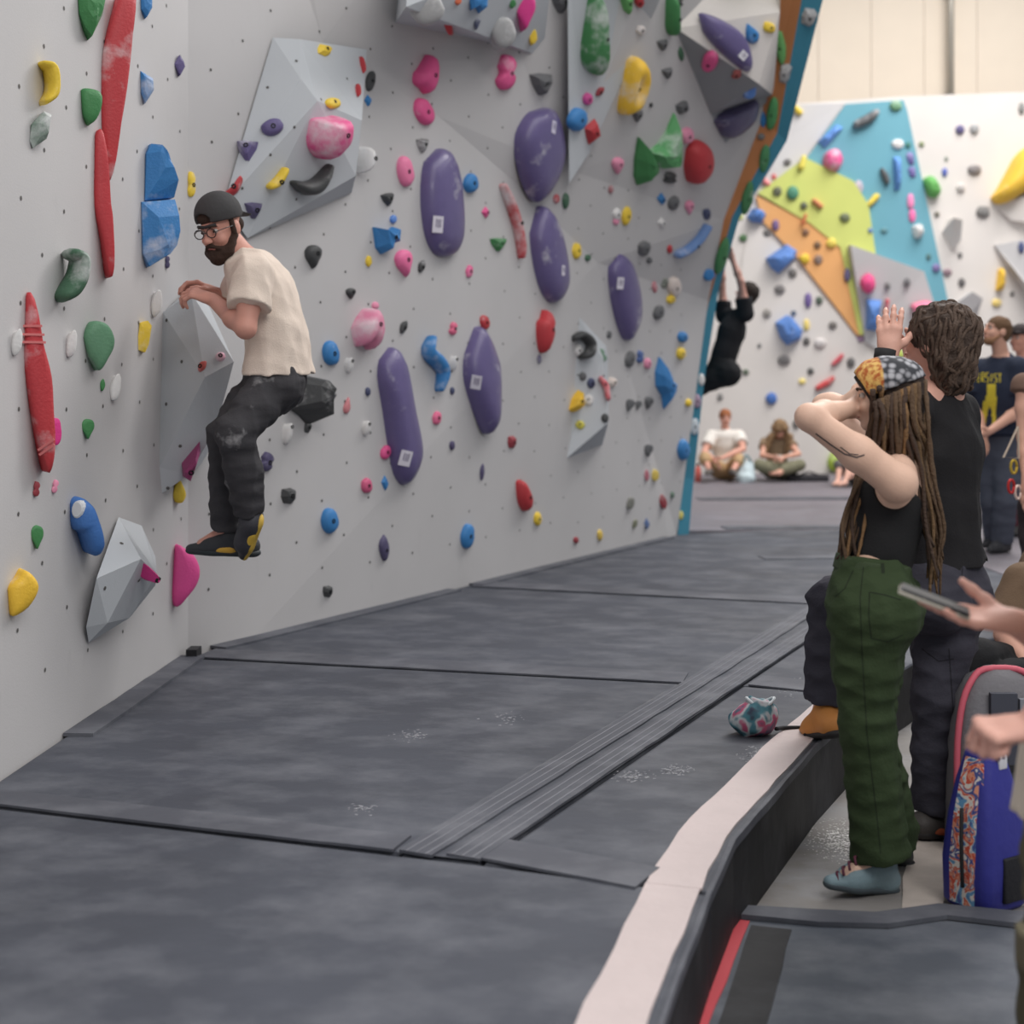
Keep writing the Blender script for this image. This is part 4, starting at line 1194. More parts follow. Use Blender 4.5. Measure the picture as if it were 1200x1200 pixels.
# ---- back wall
BL = dict(chalk=.1)
hold([(897, 303), (922, 286), (934, 294), (932, 304), (912, 321), (903, 314)], 'sblue', 'blue rectangular block hold on the white back wall, upper of the tilted pair', .25, 'facet', group=GB, **BL)
hold([(908, 378), (922, 369), (929, 373), (941, 388), (938, 398), (922, 405), (914, 396)], 'sblue', 'blue rectangular block hold on the back wall, lower of the tilted pair', .25, 'facet', group=GB, **BL)
hold([(875, 254), (881, 244), (893, 246), (898, 252), (893, 262), (880, 260)], 'sblue', 'blue block hold at the left tip of the orange panel', .25, 'facet', group=GB, **BL)
hold([(1015, 350), (1033, 352), (1028, 388), (1014, 386)], (86, 136, 210), 'tall blue block hold left of the raised hand', .2, 'facet', group=GB, **BL)
hold([(1046, 184), (1056, 184), (1056, 222), (1048, 224)], (96, 150, 220), 'tall pale blue block hold on the teal panel', .16, 'facet', group=GB, **BL)
hold([(958, 166), (980, 146), (988, 150), (966, 174)], (96, 150, 226), 'slanted blue bar hold on the left edge of the teal panel', .14, 'facet', group=GB, **BL)
H('o', 976, 188, 24, 27, 0, (232, 88, 150), 'pink ball hold on the teal panel', GB, .22, chalk=.6)
H('o', 1017, 332, 18, 23, 0, (230, 60, 130), 'hot pink ball hold on the grey relief panel', GB, .2)
hold([(1004, 146), (1018, 139), (1027, 131)], 'grey', 'grey bar hold near the top of the teal panel', .16, 'spine', wpx=[5, 6, 4], group=GB, chalk=.7)
H('o', 1050, 124, 15, 13, 0, (110, 160, 120), 'green half ball at the top corner of the teal panel', GB, chalk=.5)
H('o', 1052, 169, 15, 12, 0, 'white', 'white oval hold on the teal panel', GB)
H('o', 1064, 170, 7, 8, 0, (50, 120, 110), 'tiny green knob beside the white oval on the teal panel', GB)
hold([(1033, 198), (1037, 206), (1040, 214)], 'grey', 'grey sliver hold in the middle of the teal panel', .12, 'spine', wpx=[2, 4, 3], group=GB, chalk=.4)
H('p', 1067, 186, 9, 16, -15, (120, 108, 170), 'purple nugget on the right edge of the teal panel, upper', GB)
H('p', 1069, 202, 9, 14, -15, (120, 108, 170), 'purple nugget on the right edge of the teal panel, lower', GB)
H('o', 1067, 236, 9, 18, 0, (244, 140, 190), 'pink oval on the teal panel, upper of two', GB)
H('o', 1069, 253, 9, 16, 0, (240, 110, 170), 'pink oval on the teal panel, lower of two', GB)
H('p', 1076, 271, 15, 17, -10, 'white', 'white cube hold on the teal panel', GB, .16)
H('o', 1036, 270, 9, 7, 0, (90, 140, 150), 'small teal knob at the foot of the teal panel', GB)
H('o', 1020, 270, 6, 6, 0, (80, 120, 180), 'tiny blue knob near the foot of the teal panel', GB)
hold([(1080, 212), (1090, 206), (1098, 214), (1103, 226), (1096, 232), (1084, 227)], (96, 176, 80), 'bright green hold right of the teal panel', .2, 'dome', group=GB, chalk=.2)
hold([(1160, 233), (1168, 222), (1180, 202), (1196, 178), (1225, 165), (1225, 215), (1200, 228), (1180, 239), (1164, 240)], (234, 186, 40), 'huge yellow curved macro hold at the right edge of the photo', .4, 'dome', (.1, .1), group=GB, chalk=.15, bolt=False)
hold([(1170, 316), (1178, 314), (1178, 340), (1166, 341)], 'amber', 'yellow wedge hold above the navy-shirted man', .2, 'facet', group=GB, **BL)
H('o', 1168, 355, 12, 10, 0, (240, 212, 120), 'faded yellow knob just above the navy-shirted man\'s hair', GB)
for x, y, w, h, col, t in ((1125, 152, 11, 11, (92, 84, 134), 'purple knob high on the white back wall'), (1142, 151, 11, 13, 'lgrey', 'grey knob beside the purple one high on the white back wall'),
                           (1142, 199, 17, 12, (130, 124, 122), 'grey oval left of the huge yellow macro'), (1152, 248, 17, 14, (120, 118, 116), 'grey oval under the tip of the huge yellow macro'),
                           (1107, 202, 7, 11, (84, 100, 180), 'small blue knob above the bright green hold'), (1126, 220, 11, 11, (206, 200, 196), 'pale grey knob right of the bright green hold'),
                           (1080, 169, 7, 7, (140, 150, 110), 'tiny olive knob just right of the teal panel'), (1109, 186, 5, 6, (150, 156, 146), 'tiny grey-green knob above the small blue one'),
                           (1098, 251, 7, 7, (124, 118, 104), 'tiny brown knob below the bright green hold'), (1125, 299, 6, 7, (110, 108, 106), 'tiny dark knob under the white volume'),
                           (1110, 319, 11, 9, (150, 124, 132), 'dusty mauve knob right of the teal panel\'s foot'), (1127, 331, 9, 10, (92, 88, 88), 'dark grey knob below the dusty mauve one'),
                           (1186, 344, 6, 7, (96, 92, 88), 'tiny dark knob right of the yellow wedge'), (1197, 290, 8, 14, (60, 74, 120), 'navy knob on the grey volume at the right edge'),
                           (1097, 314, 10, 10, (130, 116, 170), 'lilac knob at the foot of the teal panel'), (1088, 301, 6, 8, (70, 110, 110), 'tiny dark teal knob on the teal panel\'s foot'), (1197, 127, 8, 14, (130, 130, 128), 'grey knob cut by the right edge near the top')):
    H('o', x, y, w, h, 0, col, t, GB)
for x, y, w, h, col, t in ((911, 224, 11, 11, (96, 100, 70), 'dark knob on the left of the lime panel'), (929, 226, 15, 16, (70, 140, 110), 'green faceted knob on the lime panel'), (942, 241, 9, 9, (90, 96, 70), 'dark knob in the middle of the lime panel'),
                           (990, 255, 13, 11, (110, 118, 80), 'grey-green oval on the right of the lime panel'), (1006, 220, 11, 18, (190, 178, 190), 'pale mauve oval where the lime and teal panels meet'),
                           (944, 272, 9, 9, (130, 90, 60), 'dark knob at the top of the orange panel'), (958, 287, 9, 9, (130, 96, 62), 'dark knob in the middle of the orange panel'), (959, 304, 11, 11, (140, 112, 96), 'brownish knob lower on the orange panel'),
                           (943, 303, 12, 12, 'yellow', 'yellow ball beside the upper blue block'), (974, 285, 12, 12, (240, 214, 90), 'yellow ball between the orange and lime panels'), (909, 264, 9, 14, (120, 92, 140), 'purple nugget at the left of the orange panel'),
                           (898, 274, 9, 9, (96, 92, 90), 'dark knob under the orange panel\'s tip'), (871, 279, 10, 9, (76, 120, 70), 'green knob right of the hanging climber\'s hand'), (929, 320, 10, 11, (112, 108, 104), 'dark knob below the upper blue block'),
                           (914, 339, 13, 11, (120, 116, 114), 'dark oval between the two tilted blue blocks'), (947, 352, 9, 18, (110, 88, 150), 'purple knob above right of the lower blue block'), (960, 352, 9, 10, (76, 92, 76), 'dark green knob beside the purple one'),
                           (899, 367, 10, 11, (150, 144, 138), 'grey-brown knob left of the lower blue block'), (930, 367, 7, 7, (84, 100, 120), 'tiny blue-grey knob above the lower blue block'), (945, 381, 8, 14, (240, 214, 110), 'pale yellow knob right of the lower blue block'),
                           (976, 381, 10, 9, (110, 104, 100), 'dark knob alone in the middle of the back wall'), (945, 400, 9, 10, (90, 86, 84), 'dark knob below the lower blue block'), (919, 422, 15, 12, (110, 106, 106), 'large dark oval low on the back wall'),
                           (997, 425, 10, 12, (96, 94, 92), 'dark knob above the woman\'s headscarf'), (950, 435, 8, 8, (70, 70, 68), 'black knob low on the back wall'), (874, 436, 8, 7, (86, 100, 80), 'small dark green knob right of the black shorts'),
                           (904, 467, 14, 14, (64, 112, 190), 'blue ball above the seated pair'), (844, 465, 7, 9, (130, 128, 126), 'small grey knob above the seated man'), (933, 497, 9, 10, (110, 104, 100), 'dark knob right of the seated woman\'s head'),
                           (940, 447, 9, 7, (244, 222, 130), 'pale yellow knob left of the red bar'), (890, 405, 5, 6, (120, 120, 118), 'tiny grey knob left under the lower blue block'), (961, 402, 15, 12, (216, 210, 206), 'pale round knob low on the back wall'),
                           (892, 160, 9, 8, (110, 106, 104), 'dark knob on the grey panel left of the teal one, upper'), (923, 190, 9, 8, (96, 92, 92), 'dark knob on the grey panel left of the teal one, lower'), (907, 207, 6, 7, (206, 96, 96), 'tiny red knob left of the lime panel'),
                           (993, 322, 8, 16, (100, 90, 130), 'purple knob on the left rim of the grey relief panel'), (1040, 335, 7, 9, (120, 118, 118), 'small dark knob on the grey relief panel, left'), (1063, 331, 8, 10, (104, 102, 104), 'small dark knob on the grey relief panel, right'), (1008, 397, 10, 8, (150, 120, 150), 'mauve knob at the foot of the orange panel')):
    H('o', x, y, w, h, 0, col, t, GB)
for pts, ws, col, t in (([(958, 455), (970, 448), (976, 443)], [3, 4, 2.5], (204, 62, 62), 'red bar hold left of the woman\'s headscarf, lower'), ([(976, 427), (983, 421), (987, 416)], [2, 3, 2], (204, 70, 84), 'red sliver hold left of the woman\'s headscarf, upper'),
                        ([(930, 124), (937, 132)], [3, 4], (236, 206, 60), 'yellow finger hold at the top left of the back wall'), ([(939, 196), (942, 184)], [4, 3], (236, 220, 90), 'yellow finger hold at the top of the lime panel'),
                        ([(1018, 240), (1027, 230)], [3, 4], (240, 212, 70), 'yellow finger hold where the lime panel meets the teal'), ([(954, 235), (962, 242)], [3, 3], (226, 140, 90), 'orange sliver on the lime panel'),
                        ([(893, 209), (900, 216)], [3, 3], (240, 140, 140), 'pink sliver on the left of the lime panel'), ([(1040, 352), (1038, 366)], [2.5, 2.5], (220, 90, 100), 'thin red sliver beside the raised hand'), ([(941, 262), (944, 252)], [2, 2], (220, 120, 70), 'thin orange sliver between lime and orange')):
    hold(pts, col, t, .09, 'spine', wpx=ws, group=GB, bolt=False)
hold([(1066, 358), (1090, 352), (1096, 368), (1070, 372)], (240, 130, 160), 'pink block hold just above the curly-haired man', .2, 'dome', group=GB)
H('o', 1049, 415, 22, 16, 0, (186, 200, 90), 'lime green hold on the back wall just under the shading hand', GB, .15)
H('o', 978, 541, 17, 24, 0, (176, 204, 50), 'lime green ball low on the back wall behind the woman\'s arm', GB, .2)

# ---- rows of screw-in nuts: dark dots on the near walls
def nuts(parent, n, u, org, t0, t1, z0, z1, dt, dz):
    V, Fc = [], []
    rng = random.Random(3)
    i = 0
    t = t0
    while t < t1:
        z = z0 + (dz / 2 if i % 2 else 0)
        while z < z1:
            p = org + u * (t + rng.uniform(-.02, .02)) + Vector((0, 0, z + rng.uniform(-.02, .02)))
            x, y = proj(p)
            d = (p - EYE).normalized()
            h, hn, _, _ = BV.ray_cast(EYE, d)
            if h is not None and (h - p).length < .6 and -60 < x < 1000 and -50 < y:
                if hn.dot(d) > 0: hn = -hn
                a = Vector((0, 0, 1)).cross(hn).normalized(); b_ = hn.cross(a)
                o_ = len(V)
                for k in range(6):
                    V.append(h + hn * .0015 + (a * math.cos(k * math.pi / 3) + b_ * math.sin(k * math.pi / 3)) * .0085)
                Fc.append(tuple(o_ + k for k in range(6)))
            z += dz
        t += dt
        i += 1
    o = obj('screw_nuts', V, Fc, mat((92, 90, 88), .6), parent=parent)
    o['kind'] = 'stuff'


nuts(lw, LN, -LU, BASE, .12, 3.2, .55, 4.2, .2, .36)
nuts(mw_, MN, MU, BASE, .15, 6.1, .55, 4.9, .22, .36)
# ------------------------------------------------------------------ bodies and clothes: solid fields meshed into one continuous skin
class Solid:
    def __init__(s, vox, seed=1):
        s.vox, s.pr, s.rng = vox, [], np.random.RandomState(seed)
        s.wr = None

    def add(s, fn, lo, hi, k, op):
        s.pr.append((fn, np.array(lo, float), np.array(hi, float), k, op))
        return s

    def cap(s, a, b, ra, rb, k=.02, flat=None, f=1.0, ca=False, cb=False, op='u'):
        """tapered limb from a to b; flat/f squeezes its section along a direction; ca/cb cut the ends square"""
        a, b = np.array(a, float), np.array(b, float)
        ab = b - a
        L = np.linalg.norm(ab) + 1e-9
        ab /= L
        e = None
        if flat is not None:
            e = np.array(flat, float)
            e = e - ab * e.dot(ab)
            e /= np.linalg.norm(e) + 1e-9

        def fn(X):
            p = X - a
            t = p @ ab
            tc = np.clip(t, 0, L)
            q = p - tc[..., None] * ab if not (ca or cb) else p - np.where((t < 0) & ca | (t > L) & cb, t, tc)[..., None] * ab
            d2 = (q * q).sum(-1)
            if e is not None:
                qe = q @ e
                d2 = d2 + qe * qe * (1 / (f * f) - 1)
            d = np.sqrt(d2) - (ra + (rb - ra) * tc / L)
            if ca: d = np.maximum(d, -t)
            if cb: d = np.maximum(d, t - L)
            return d
        m = max(ra, rb)
        return s.add(fn, np.minimum(a, b) - m, np.maximum(a, b) + m, k, op)

    def chain(s, pts, rad, k=.02, flat=None, f=1.0, op='u', cb=False, ca=False):
        n = len(pts) - 1
        for i in range(n):
            s.cap(pts[i], pts[i + 1], rad[i], rad[i + 1], k, flat, f, ca=ca and i == 0, cb=cb and i == n - 1, op=op)
        return s

    def ell(s, c, r, R=None, k=.02, op='u'):
        c, r = np.array(c, float), np.array(r, float)
        M = np.array(R) if R is not None else np.eye(3)

        def fn(X):
            p = (X - c) @ M
            k0 = np.sqrt(((p / r) ** 2).sum(-1))
            k1 = np.sqrt(((p / (r * r)) ** 2).sum(-1)) + 1e-9
            return k0 * (k0 - 1) / k1
        m = r.max()
        return s.add(fn, c - m, c + m, k, op)

    def plane(s, p, n, k=.004, lo=None, hi=None):
        """cut away everything on the side n points to, inside the box lo..hi"""
        p, n = np.array(p, float), np.array(n, float)
        n = n / np.linalg.norm(n)
        return s.add(lambda X: -((X - p) @ n), lo if lo is not None else (-99,) * 3, hi if hi is not None else (99,) * 3, k, 's')

    def wrinkle(s, amp, freq, n=10):
        D = s.rng.normal(size=(n, 3)); D /= np.linalg.norm(D, axis=1)[:, None]
        s.wr = (amp, D * freq * s.rng.uniform(.6, 1.7, size=(n, 1)), s.rng.uniform(0, 6.28, n))
        return s

    def mesh(s):
        vx = s.vox
        un = [p for p in s.pr if p[4] == 'u']
        lo = np.min([p[1] for p in un], 0) - 4 * vx
        hi = np.max([p[2] for p in un], 0) + 4 * vx
        N = np.ceil((hi - lo) / vx).astype(int) + 1
        D = np.full(N, 1.0, np.float32)
        ax = [lo[i] + np.arange(N[i]) * vx for i in range(3)]
        for fn, a, b, k, op in s.pr:
            i0 = np.clip(np.floor((a - lo - k * 1.0 - 3 * vx) / vx), 0, N).astype(int)
            i1 = np.clip(np.ceil((b - lo + k * 1.0 + 3 * vx) / vx) + 1, 0, N).astype(int)
            if (i1 <= i0).any(): continue
            sl = tuple(slice(i0[i], i1[i]) for i in range(3))
            X = np.stack(np.meshgrid(*[ax[i][sl[i]] for i in range(3)], indexing='ij'), -1)
            d = fn(X)
            o = D[sl]
            if op == 'u':
                h = np.clip(.5 + .5 * (d - o) / k, 0, 1)
                D[sl] = d * (1 - h) + o * h - k * h * (1 - h)
            else:
                D[sl] = np.maximum(o, -d if op == 's2' else -d)
        if s.wr is not None:
            amp, K, ph = s.wr
            near = np.argwhere(np.abs(D) < 3 * vx + amp * 2)
            X = lo + near * vx
            w = np.abs(np.sin(X @ K.T + ph)).mean(1) * 2 - 1.27
            D[tuple(near.T)] += (amp * w * 2).astype(np.float32)
        S = D < 0
        c = np.zeros(N - 1, np.int8)
        for dx in (0, 1):
            for dy in (0, 1):
                for dz in (0, 1):
                    c += S[dx:N[0] - 1 + dx, dy:N[1] - 1 + dy, dz:N[2] - 1 + dz]
        act = np.argwhere((c > 0) & (c < 8))
        idx = np.full(N - 1, -1, np.int64)
        idx[tuple(act.T)] = np.arange(len(act))
        acc = np.zeros((len(act), 3)); cnt = np.zeros(len(act))
        cor = [(x, y, z) for x in (0, 1) for y in (0, 1) for z in (0, 1)]
        vals = {q: D[act[:, 0] + q[0], act[:, 1] + q[1], act[:, 2] + q[2]] for q in cor}
        for q in cor:
            for a in range(3):
                if q[a] == 0:
                    r = list(q); r[a] = 1; r = tuple(r)
                    v0, v1 = vals[q], vals[r]
                    m = (v0 < 0) != (v1 < 0)
                    t = np.where(m, v0 / (v0 - v1 + 1e-12), 0)
                    p = np.array(q, float)[None] + np.zeros((len(act), 3))
                    p[:, a] += t
                    acc[m] += p[m]; cnt[m] += 1
        V = lo + (act + acc / cnt[:, None]) * vx
        F = []
        for a in range(3):
            b, e = (a + 1) % 3, (a + 2) % 3
            sl0, sl1 = [slice(None)] * 3, [slice(None)] * 3
            sl0[a] = slice(0, -1); sl1[a] = slice(1, None)
            s0, s1 = S[tuple(sl0)], S[tuple(sl1)]
            E = np.argwhere(s0 != s1)
            E = E[(E[:, b] > 0) & (E[:, e] > 0) & (E[:, b] < N[b] - 1) & (E[:, e] < N[e] - 1)]
            fl = s0[tuple(E.T)]
            q = []
            for db, de in ((-1, -1), (0, -1), (0, 0), (-1, 0)):
                g = E.copy(); g[:, b] += db; g[:, e] += de
                q.append(idx[tuple(g.T)])
            Q = np.stack(q, 1)
            Q[~fl] = Q[~fl][:, ::-1]
            F.append(Q)
        F = np.concatenate(F)
        return V, F[(F >= 0).all(1)]

    def build(s, name, m, parent=None, at=None):
        V, F = s.mesh()
        me = bpy.data.meshes.new(name)
        o0 = np.array(at if at is not None else (0, 0, 0), float)
        V = V - o0
        me.vertices.add(len(V)); me.vertices.foreach_set('co', V.astype(np.float32).ravel())
        me.loops.add(F.size); me.loops.foreach_set('vertex_index', F.astype(np.int32).ravel())
        me.polygons.add(len(F)); me.polygons.foreach_set('loop_start', np.arange(0, F.size, 4, dtype=np.int32))
        me.polygons.foreach_set('use_smooth', np.ones(len(F), bool))
        me.materials.append(m)
        me.update(); me.validate()
        o = bpy.data.objects.new(name, me)
        COL.objects.link(o)
        o.location = o0
        if parent is not None: child(o, parent)
        return o


def nrm(v):
    v = np.array(v, float)
    return v / (np.linalg.norm(v) + 1e-9)


def frame(fwd, up=(0, 0, 1)):
    """columns: right, forward, up of something facing fwd"""
    f = nrm(fwd); u = np.array(up, float); u = nrm(u - f * u.dot(f)); r = np.cross(f, u)
    return np.stack([r, f, u], 1)


def add_head(S, c, R, sc_=1.0, ears=True, k=.018):
    P = lambda x, y, z: np.array(c) + R @ (np.array((x, y, z)) * sc_)
    e = lambda p, r, kk=k, op='u': S.ell(P(*p), np.array(r) * sc_, R, kk * sc_, op)
    e((0, -.012, .035), (.073, .094, .083))
    e((0, .022, -.035), (.058, .066, .072), .03)
    e((0, .062, -.088), (.026, .026, .022), .025)
    e((0, .078, .028), (.05, .018, .012), .014)
    for s in (-1, 1):
        e((s * .036, .068, -.03), (.022, .02, .02), .02)
        if ears:
            e((s * .075, -.008, -.004), (.011, .024, .033), .008)
    S.cap(P(0, .086, .014), P(0, .113, -.026), .0085 * sc_, .0135 * sc_, .01)
    for s in (-1, 1):
        e((s * .011, .103, -.03), (.009, .011, .009), .006)
        S.ell(P(s * .031, .1, .006), np.array((.016, .016, .011)) * sc_, R, .004, 's2')
    e((0, .089, -.058), (.024, .011, .006), .006)
    e((0, .087, -.068), (.02, .011, .007), .006)


def face_parts(parent, c, R, sc_=1.0, iris=(60, 44, 34), brow=(60, 44, 34)):
    P = lambda x, y, z: Vector(np.array(c) + R @ (np.array((x, y, z)) * sc_))
    for s in (-1, 1):
        bm = bmesh.new()
        bmesh.ops.create_uvsphere(bm, u_segments=12, v_segments=8, radius=.0112 * sc_)
        bmesh.ops.translate(bm, verts=bm.verts, vec=P(s * .031, .08, .008))
        eye = bm_obj('eye', bm, mat((190, 182, 176), .4, vary=.02), parent, True)
        V, F = tube([P(s * .031, .0895, .008), P(s * .031, .0918, .008)], .0056 * sc_, 10)
        obj('iris', V, F, mat(iris, .25, vary=.02), parent=eye)
        V, F = tube([P(s * .014, .094, .026), P(s * .03, .097, .031), P(s * .05, .083, .027)], [.0035 * sc_, .0045 * sc_, .003 * sc_], 6)
        obj('eyebrow', V, F, mat(brow, .9), parent=parent, smooth=True)
    V, F = tube([P(-.024, .092, -.063), P(-.008, .1, -.061), P(.008, .1, -.061), P(.024, .092, -.063)], [.002, .0045 * sc_, .0045 * sc_, .002], 6)
    obj('lips', V, F, mat((168, 96, 90), .5), parent=parent, smooth=True)


def add_hand(S, w, fwd, pn, size=1.0, curls=(.35, .4, .45, .5), thumb=1, spread=.12, tcurl=.3, k=.007, rs=1.0, tout=.75):
    """hand rooted at the wrist w: fwd towards the fingers, pn out of the palm; thumb leaves the palm's side lat*thumb; curls in radians per joint"""
    w = np.array(w, float)
    F_ = nrm(fwd); pn = np.array(pn, float); pn = nrm(pn - F_ * pn.dot(F_)); lat = np.cross(F_, pn) * thumb     # thumb side
    z = size
    offs = (.033, .011, -.011, -.031)
    kl = (.088, .092, .088, .08)
    ln = ((.043, .027, .021), (.047, .03, .022), (.044, .028, .021), (.034, .021, .019))
    for i in range(4):
        root = w + lat * offs[i] * .55 * z + F_ * .012 * z
        kn = w + lat * offs[i] * z + F_ * kl[i] * z
        S.cap(root, kn, .0155 * z * rs, .0118 * z * rs, .012, pn, .85)
        d = nrm(F_ + lat * (1.5 - i) * spread)
        p = kn
        c = curls[i] if isinstance(curls, (list, tuple)) else curls
        r = (.0098, .0092, .0084, .0072)
        q = d
        for j in range(3):
            ang = c * (1.0, 1.15, .7)[j]
            ax = np.cross(q, pn)
            if j == 0: pn_ = pn.copy()
            q2 = q * math.cos(ang) + pn_ * math.sin(ang)
            pn_ = pn_ * math.cos(ang) - q * math.sin(ang)
            q = q2
            e = p + q * ln[i][j] * z
            S.cap(p, e, r[j] * z * rs, r[j + 1] * z * rs, k)
            p = e
    S.cap(w - F_ * .02 * z, w + F_ * .03 * z, .026 * z, .03 * z, .02, pn, .68)
    t0 = w + F_ * .022 * z + lat * .018 * z + pn * .006 * z
    d = nrm(F_ * .65 + lat * tout + pn * .3)
    t1 = t0 + d * .042 * z
    d2 = nrm(d + F_ * .5 + pn * tcurl)
    t2 = t1 + d2 * .034 * z
    d3 = nrm(d2 + F_ * .3 + pn * tcurl)
    t3 = t2 + d3 * .026 * z
    S.chain([t0, t1, t2, t3], [.016 * z * rs, .0125 * z * rs, .0105 * z * rs, .0085 * z * rs], .01)


def add_limb_torso(S, J, g=0.0, fem=False, torso=True):
    """torso; g grows every radius (for clothes)"""
    f = J['fwd']
    sp = J.get('spread', 1.0)
    pel, wai, che, nek = J['pelvis'], J['waist'], J['chest'], J['neck']
    s = J.get('s', 1.0)
    if fem:
        S.cap(pel, wai, .165 * s + g, .122 * s + g, .04, f, .72)
        S.cap(wai, che, .122 * s + g, .145 * s + g, .05, f, .72)
        S.cap(che, nek - np.array((0, 0, .05)), .14 * s + g, .075 * s + g, .05, f, .68)
    else:
        S.cap(pel, wai, .155 * s + g, .142 * s + g, .04, f, .74)
        S.cap(wai, che, .142 * s + g, .168 * s + g, .05, f, .7)
        S.cap(che, nek - np.array((0, 0, .05)), .162 * s + g, .085 * s + g, .05, f, .66)
    S.cap(J['sh'][0], J['sh'][1], .058 * s + g, .058 * s + g, .05)


def person(name, label, J, vox=.007, skin=(222, 176, 156), fem=False, hands=None, head=True, shirt=None, pants=None, shoes=None, base=None, body_legs=True, face=True, armr=1.0, headscale=1.0, group=None, grow=0):
    """root empty > body (one continuous skin), shirt, pants, shoe, face parts"""
    J = {k: (np.array(v, float) if not isinstance(v, (list, dict, float, int)) else v) for k, v in J.items()}
    for k in ('sh', 'el', 'wr', 'hip', 'kn', 'an', 'toe', 'heel'):
        if k in J: J[k] = [np.array(q, float) if q is not None else None for q in J[k]]
    s = J.get('s', 1.0)
    root = empty(name, Vector(base) if base is not None else Vector((J['pelvis'][0], J['pelvis'][1], 0)))
    tag(root, label, 'person', group)
    m_skin = mat(skin, .55, bump=.08, bscale=120, vary=.06, vscale=18, spec=.35)
    B = Solid(vox)
    add_limb_torso(B, J, -.004, fem)
    R = frame(J['face'], J.get('up', (0, 0, 1)))
    hs = s * headscale
    if head:
        base_h = J['head'] + R @ np.array((0, -.03, -.06)) * hs
        B.cap(J['neck'] - np.array((0, 0, .02)), base_h, (.056 if fem else .062) * s, (.05 if fem else .056) * s, .03)
        B.cap(J['neck'] - np.array((0, 0, .03)), J['sh'][0] * .55 + J['neck'] * .45, .055 * s, .05 * s, .04)
        B.cap(J['neck'] - np.array((0, 0, .03)), J['sh'][1] * .55 + J['neck'] * .45, .055 * s, .05 * s, .04)
        add_head(B, J['head'], R, hs)
    for i in range(2):
        if J['el'][i] is None: continue
        sh, el, wr = J['sh'][i], J['el'][i], J['wr'][i]
        a = s * armr * (.9 if fem else 1)
        B.cap(sh, sh + (el - sh) * .45, .058 * a, .052 * a, .03)
        B.cap(sh + (el - sh) * .45, el, .052 * a, .04 * a, .03)
        B.cap(el, el + (wr - el) * .35, .041 * a, .043 * a, .02)
        B.cap(el + (wr - el) * .35, wr, .043 * a, .027 * a, .02)
        if hands and hands[i]:
            add_hand(B, wr, **hands[i])
        elif hands is None or hands[i] is None:
            add_hand(B, wr, fwd=wr - el, pn=np.cross(wr - el, J['fwd']) + .01, thumb=1 if i else -1)
    if 'hip' in J and body_legs:
        for i in range(2):
            B.cap(J['hip'][i], J['kn'][i], .082 * s, .052 * s, .03)
            B.cap(J['kn'][i], J['an'][i], .05 * s, .034 * s, .02)
            B.cap(J['an'][i], J['an'][i] * .4 + J['toe'][i] * .6, .034 * s, .024 * s, .02)
    body = B.build('body', m_skin, root, at=root.location)
    if head and face: face_parts(root, J['head'], R, hs)
    if shirt:
        S = Solid(shirt.get('vox', vox), 3)
        g = shirt.get('g', .014)
        hem = shirt['hem']
        J2 = dict(J); J2['pelvis'] = np.array(hem, float)
        f = J['fwd']
        wr_ = .142 if not fem else .122
        S.cap(J['waist'], hem, wr_ * s + g, (.158 + shirt.get('flare', 0)) * s + g, .04, f, .74, cb=True)
        S.cap(J['waist'], J['chest'], wr_ * s + g, (.145 if fem else .168) * s + g, .05, f, .71)
        S.cap(J['chest'], J['neck'] - np.array((0, 0, .06)), (.14 if fem else .162) * s + g, .08 * s + g, .05, f, .67)
        S.cap(J['sh'][0], J['sh'][1], .06 * s + g, .06 * s + g, .05)
        for i in range(2):
            if J['el'][i] is None: continue
            sl = shirt.get('sleeve', .55)
            if isinstance(sl, (list, tuple)): sl = sl[i]
            a, b, c = J['sh'][i], J['el'][i], J['wr'][i]
            if sl <= 1:
                S.cap(a, a + (b - a) * sl, .062 * s + g, .06 * s + g * 1.4, .02, cb=True)
            else:
                S.cap(a, b, .062 * s + g, .048 * s + g, .02)
                S.cap(b, b + (c - b) * (sl - 1), .048 * s + g, .038 * s + g, .015, cb=True)
        # neck opening
        S.cap(J['neck'] + np.array((0, 0, .035)), J['neck'] + np.array((0, 0, .2)), .05 * s, .1, .004, op='s2')
        S.wrinkle(shirt.get('wr', .0028), shirt.get('wf', 34))
        so = S.build('shirt', mat(shirt['color'], .85, chalk=shirt.get('chalk', 0), bump=.25, bscale=160, vary=.07, vscale=8, spec=.2), root, at=root.location)
    if pants:
        S = Solid(pants.get('vox', vox), 5)
        g = pants.get('g', .016)
        f = J['fwd']
        top = np.array(pants.get('top', J['pelvis'] * .35 + J['waist'] * .65), float)
        S.cap(J['pelvis'], top, .16 * s + g, (.142 if not fem else .132) * s + g, .03, f, .74, cb=True)
        en = pants.get('end', .93)
        for i in range(2):
            h, k_, a = J['hip'][i], J['kn'][i], J['an'][i]
            S.cap(h, h + (k_ - h) * .5, (.1 if fem else .095) * s * pants.get('thigh', 1) + g, .08 * s * pants.get('thigh', 1) + g, .04)
            S.cap(h + (k_ - h) * .5, k_, .08 * s + g, .062 * s + g, .03)
            e = k_ + (a - k_) * en
            S.cap(k_, k_ + (e - k_) * .45, .062 * s + g, .062 * s + g, .03)
            S.cap(k_ + (e - k_) * .45, e, .062 * s + g, pants.get('cuff', .055) * s + g, .02, cb=True)
            bt = h - f * .055 * s + np.array((0, 0, .0))
            bb = pants.get('butt', 1.0)
            S.ell(bt, np.array((.1, .1, .11)) * s * bb + g * bb, None, .05)
        S.wrinkle(pants.get('wr', .004), pants.get('wf', 30))
        S.build('trousers' if en > .6 else 'shorts', mat(pants['color'], .85, chalk=pants.get('chalk', 0), bump=.2, bscale=120, vary=.12, vscale=7, spec=.2), root, at=root.location)
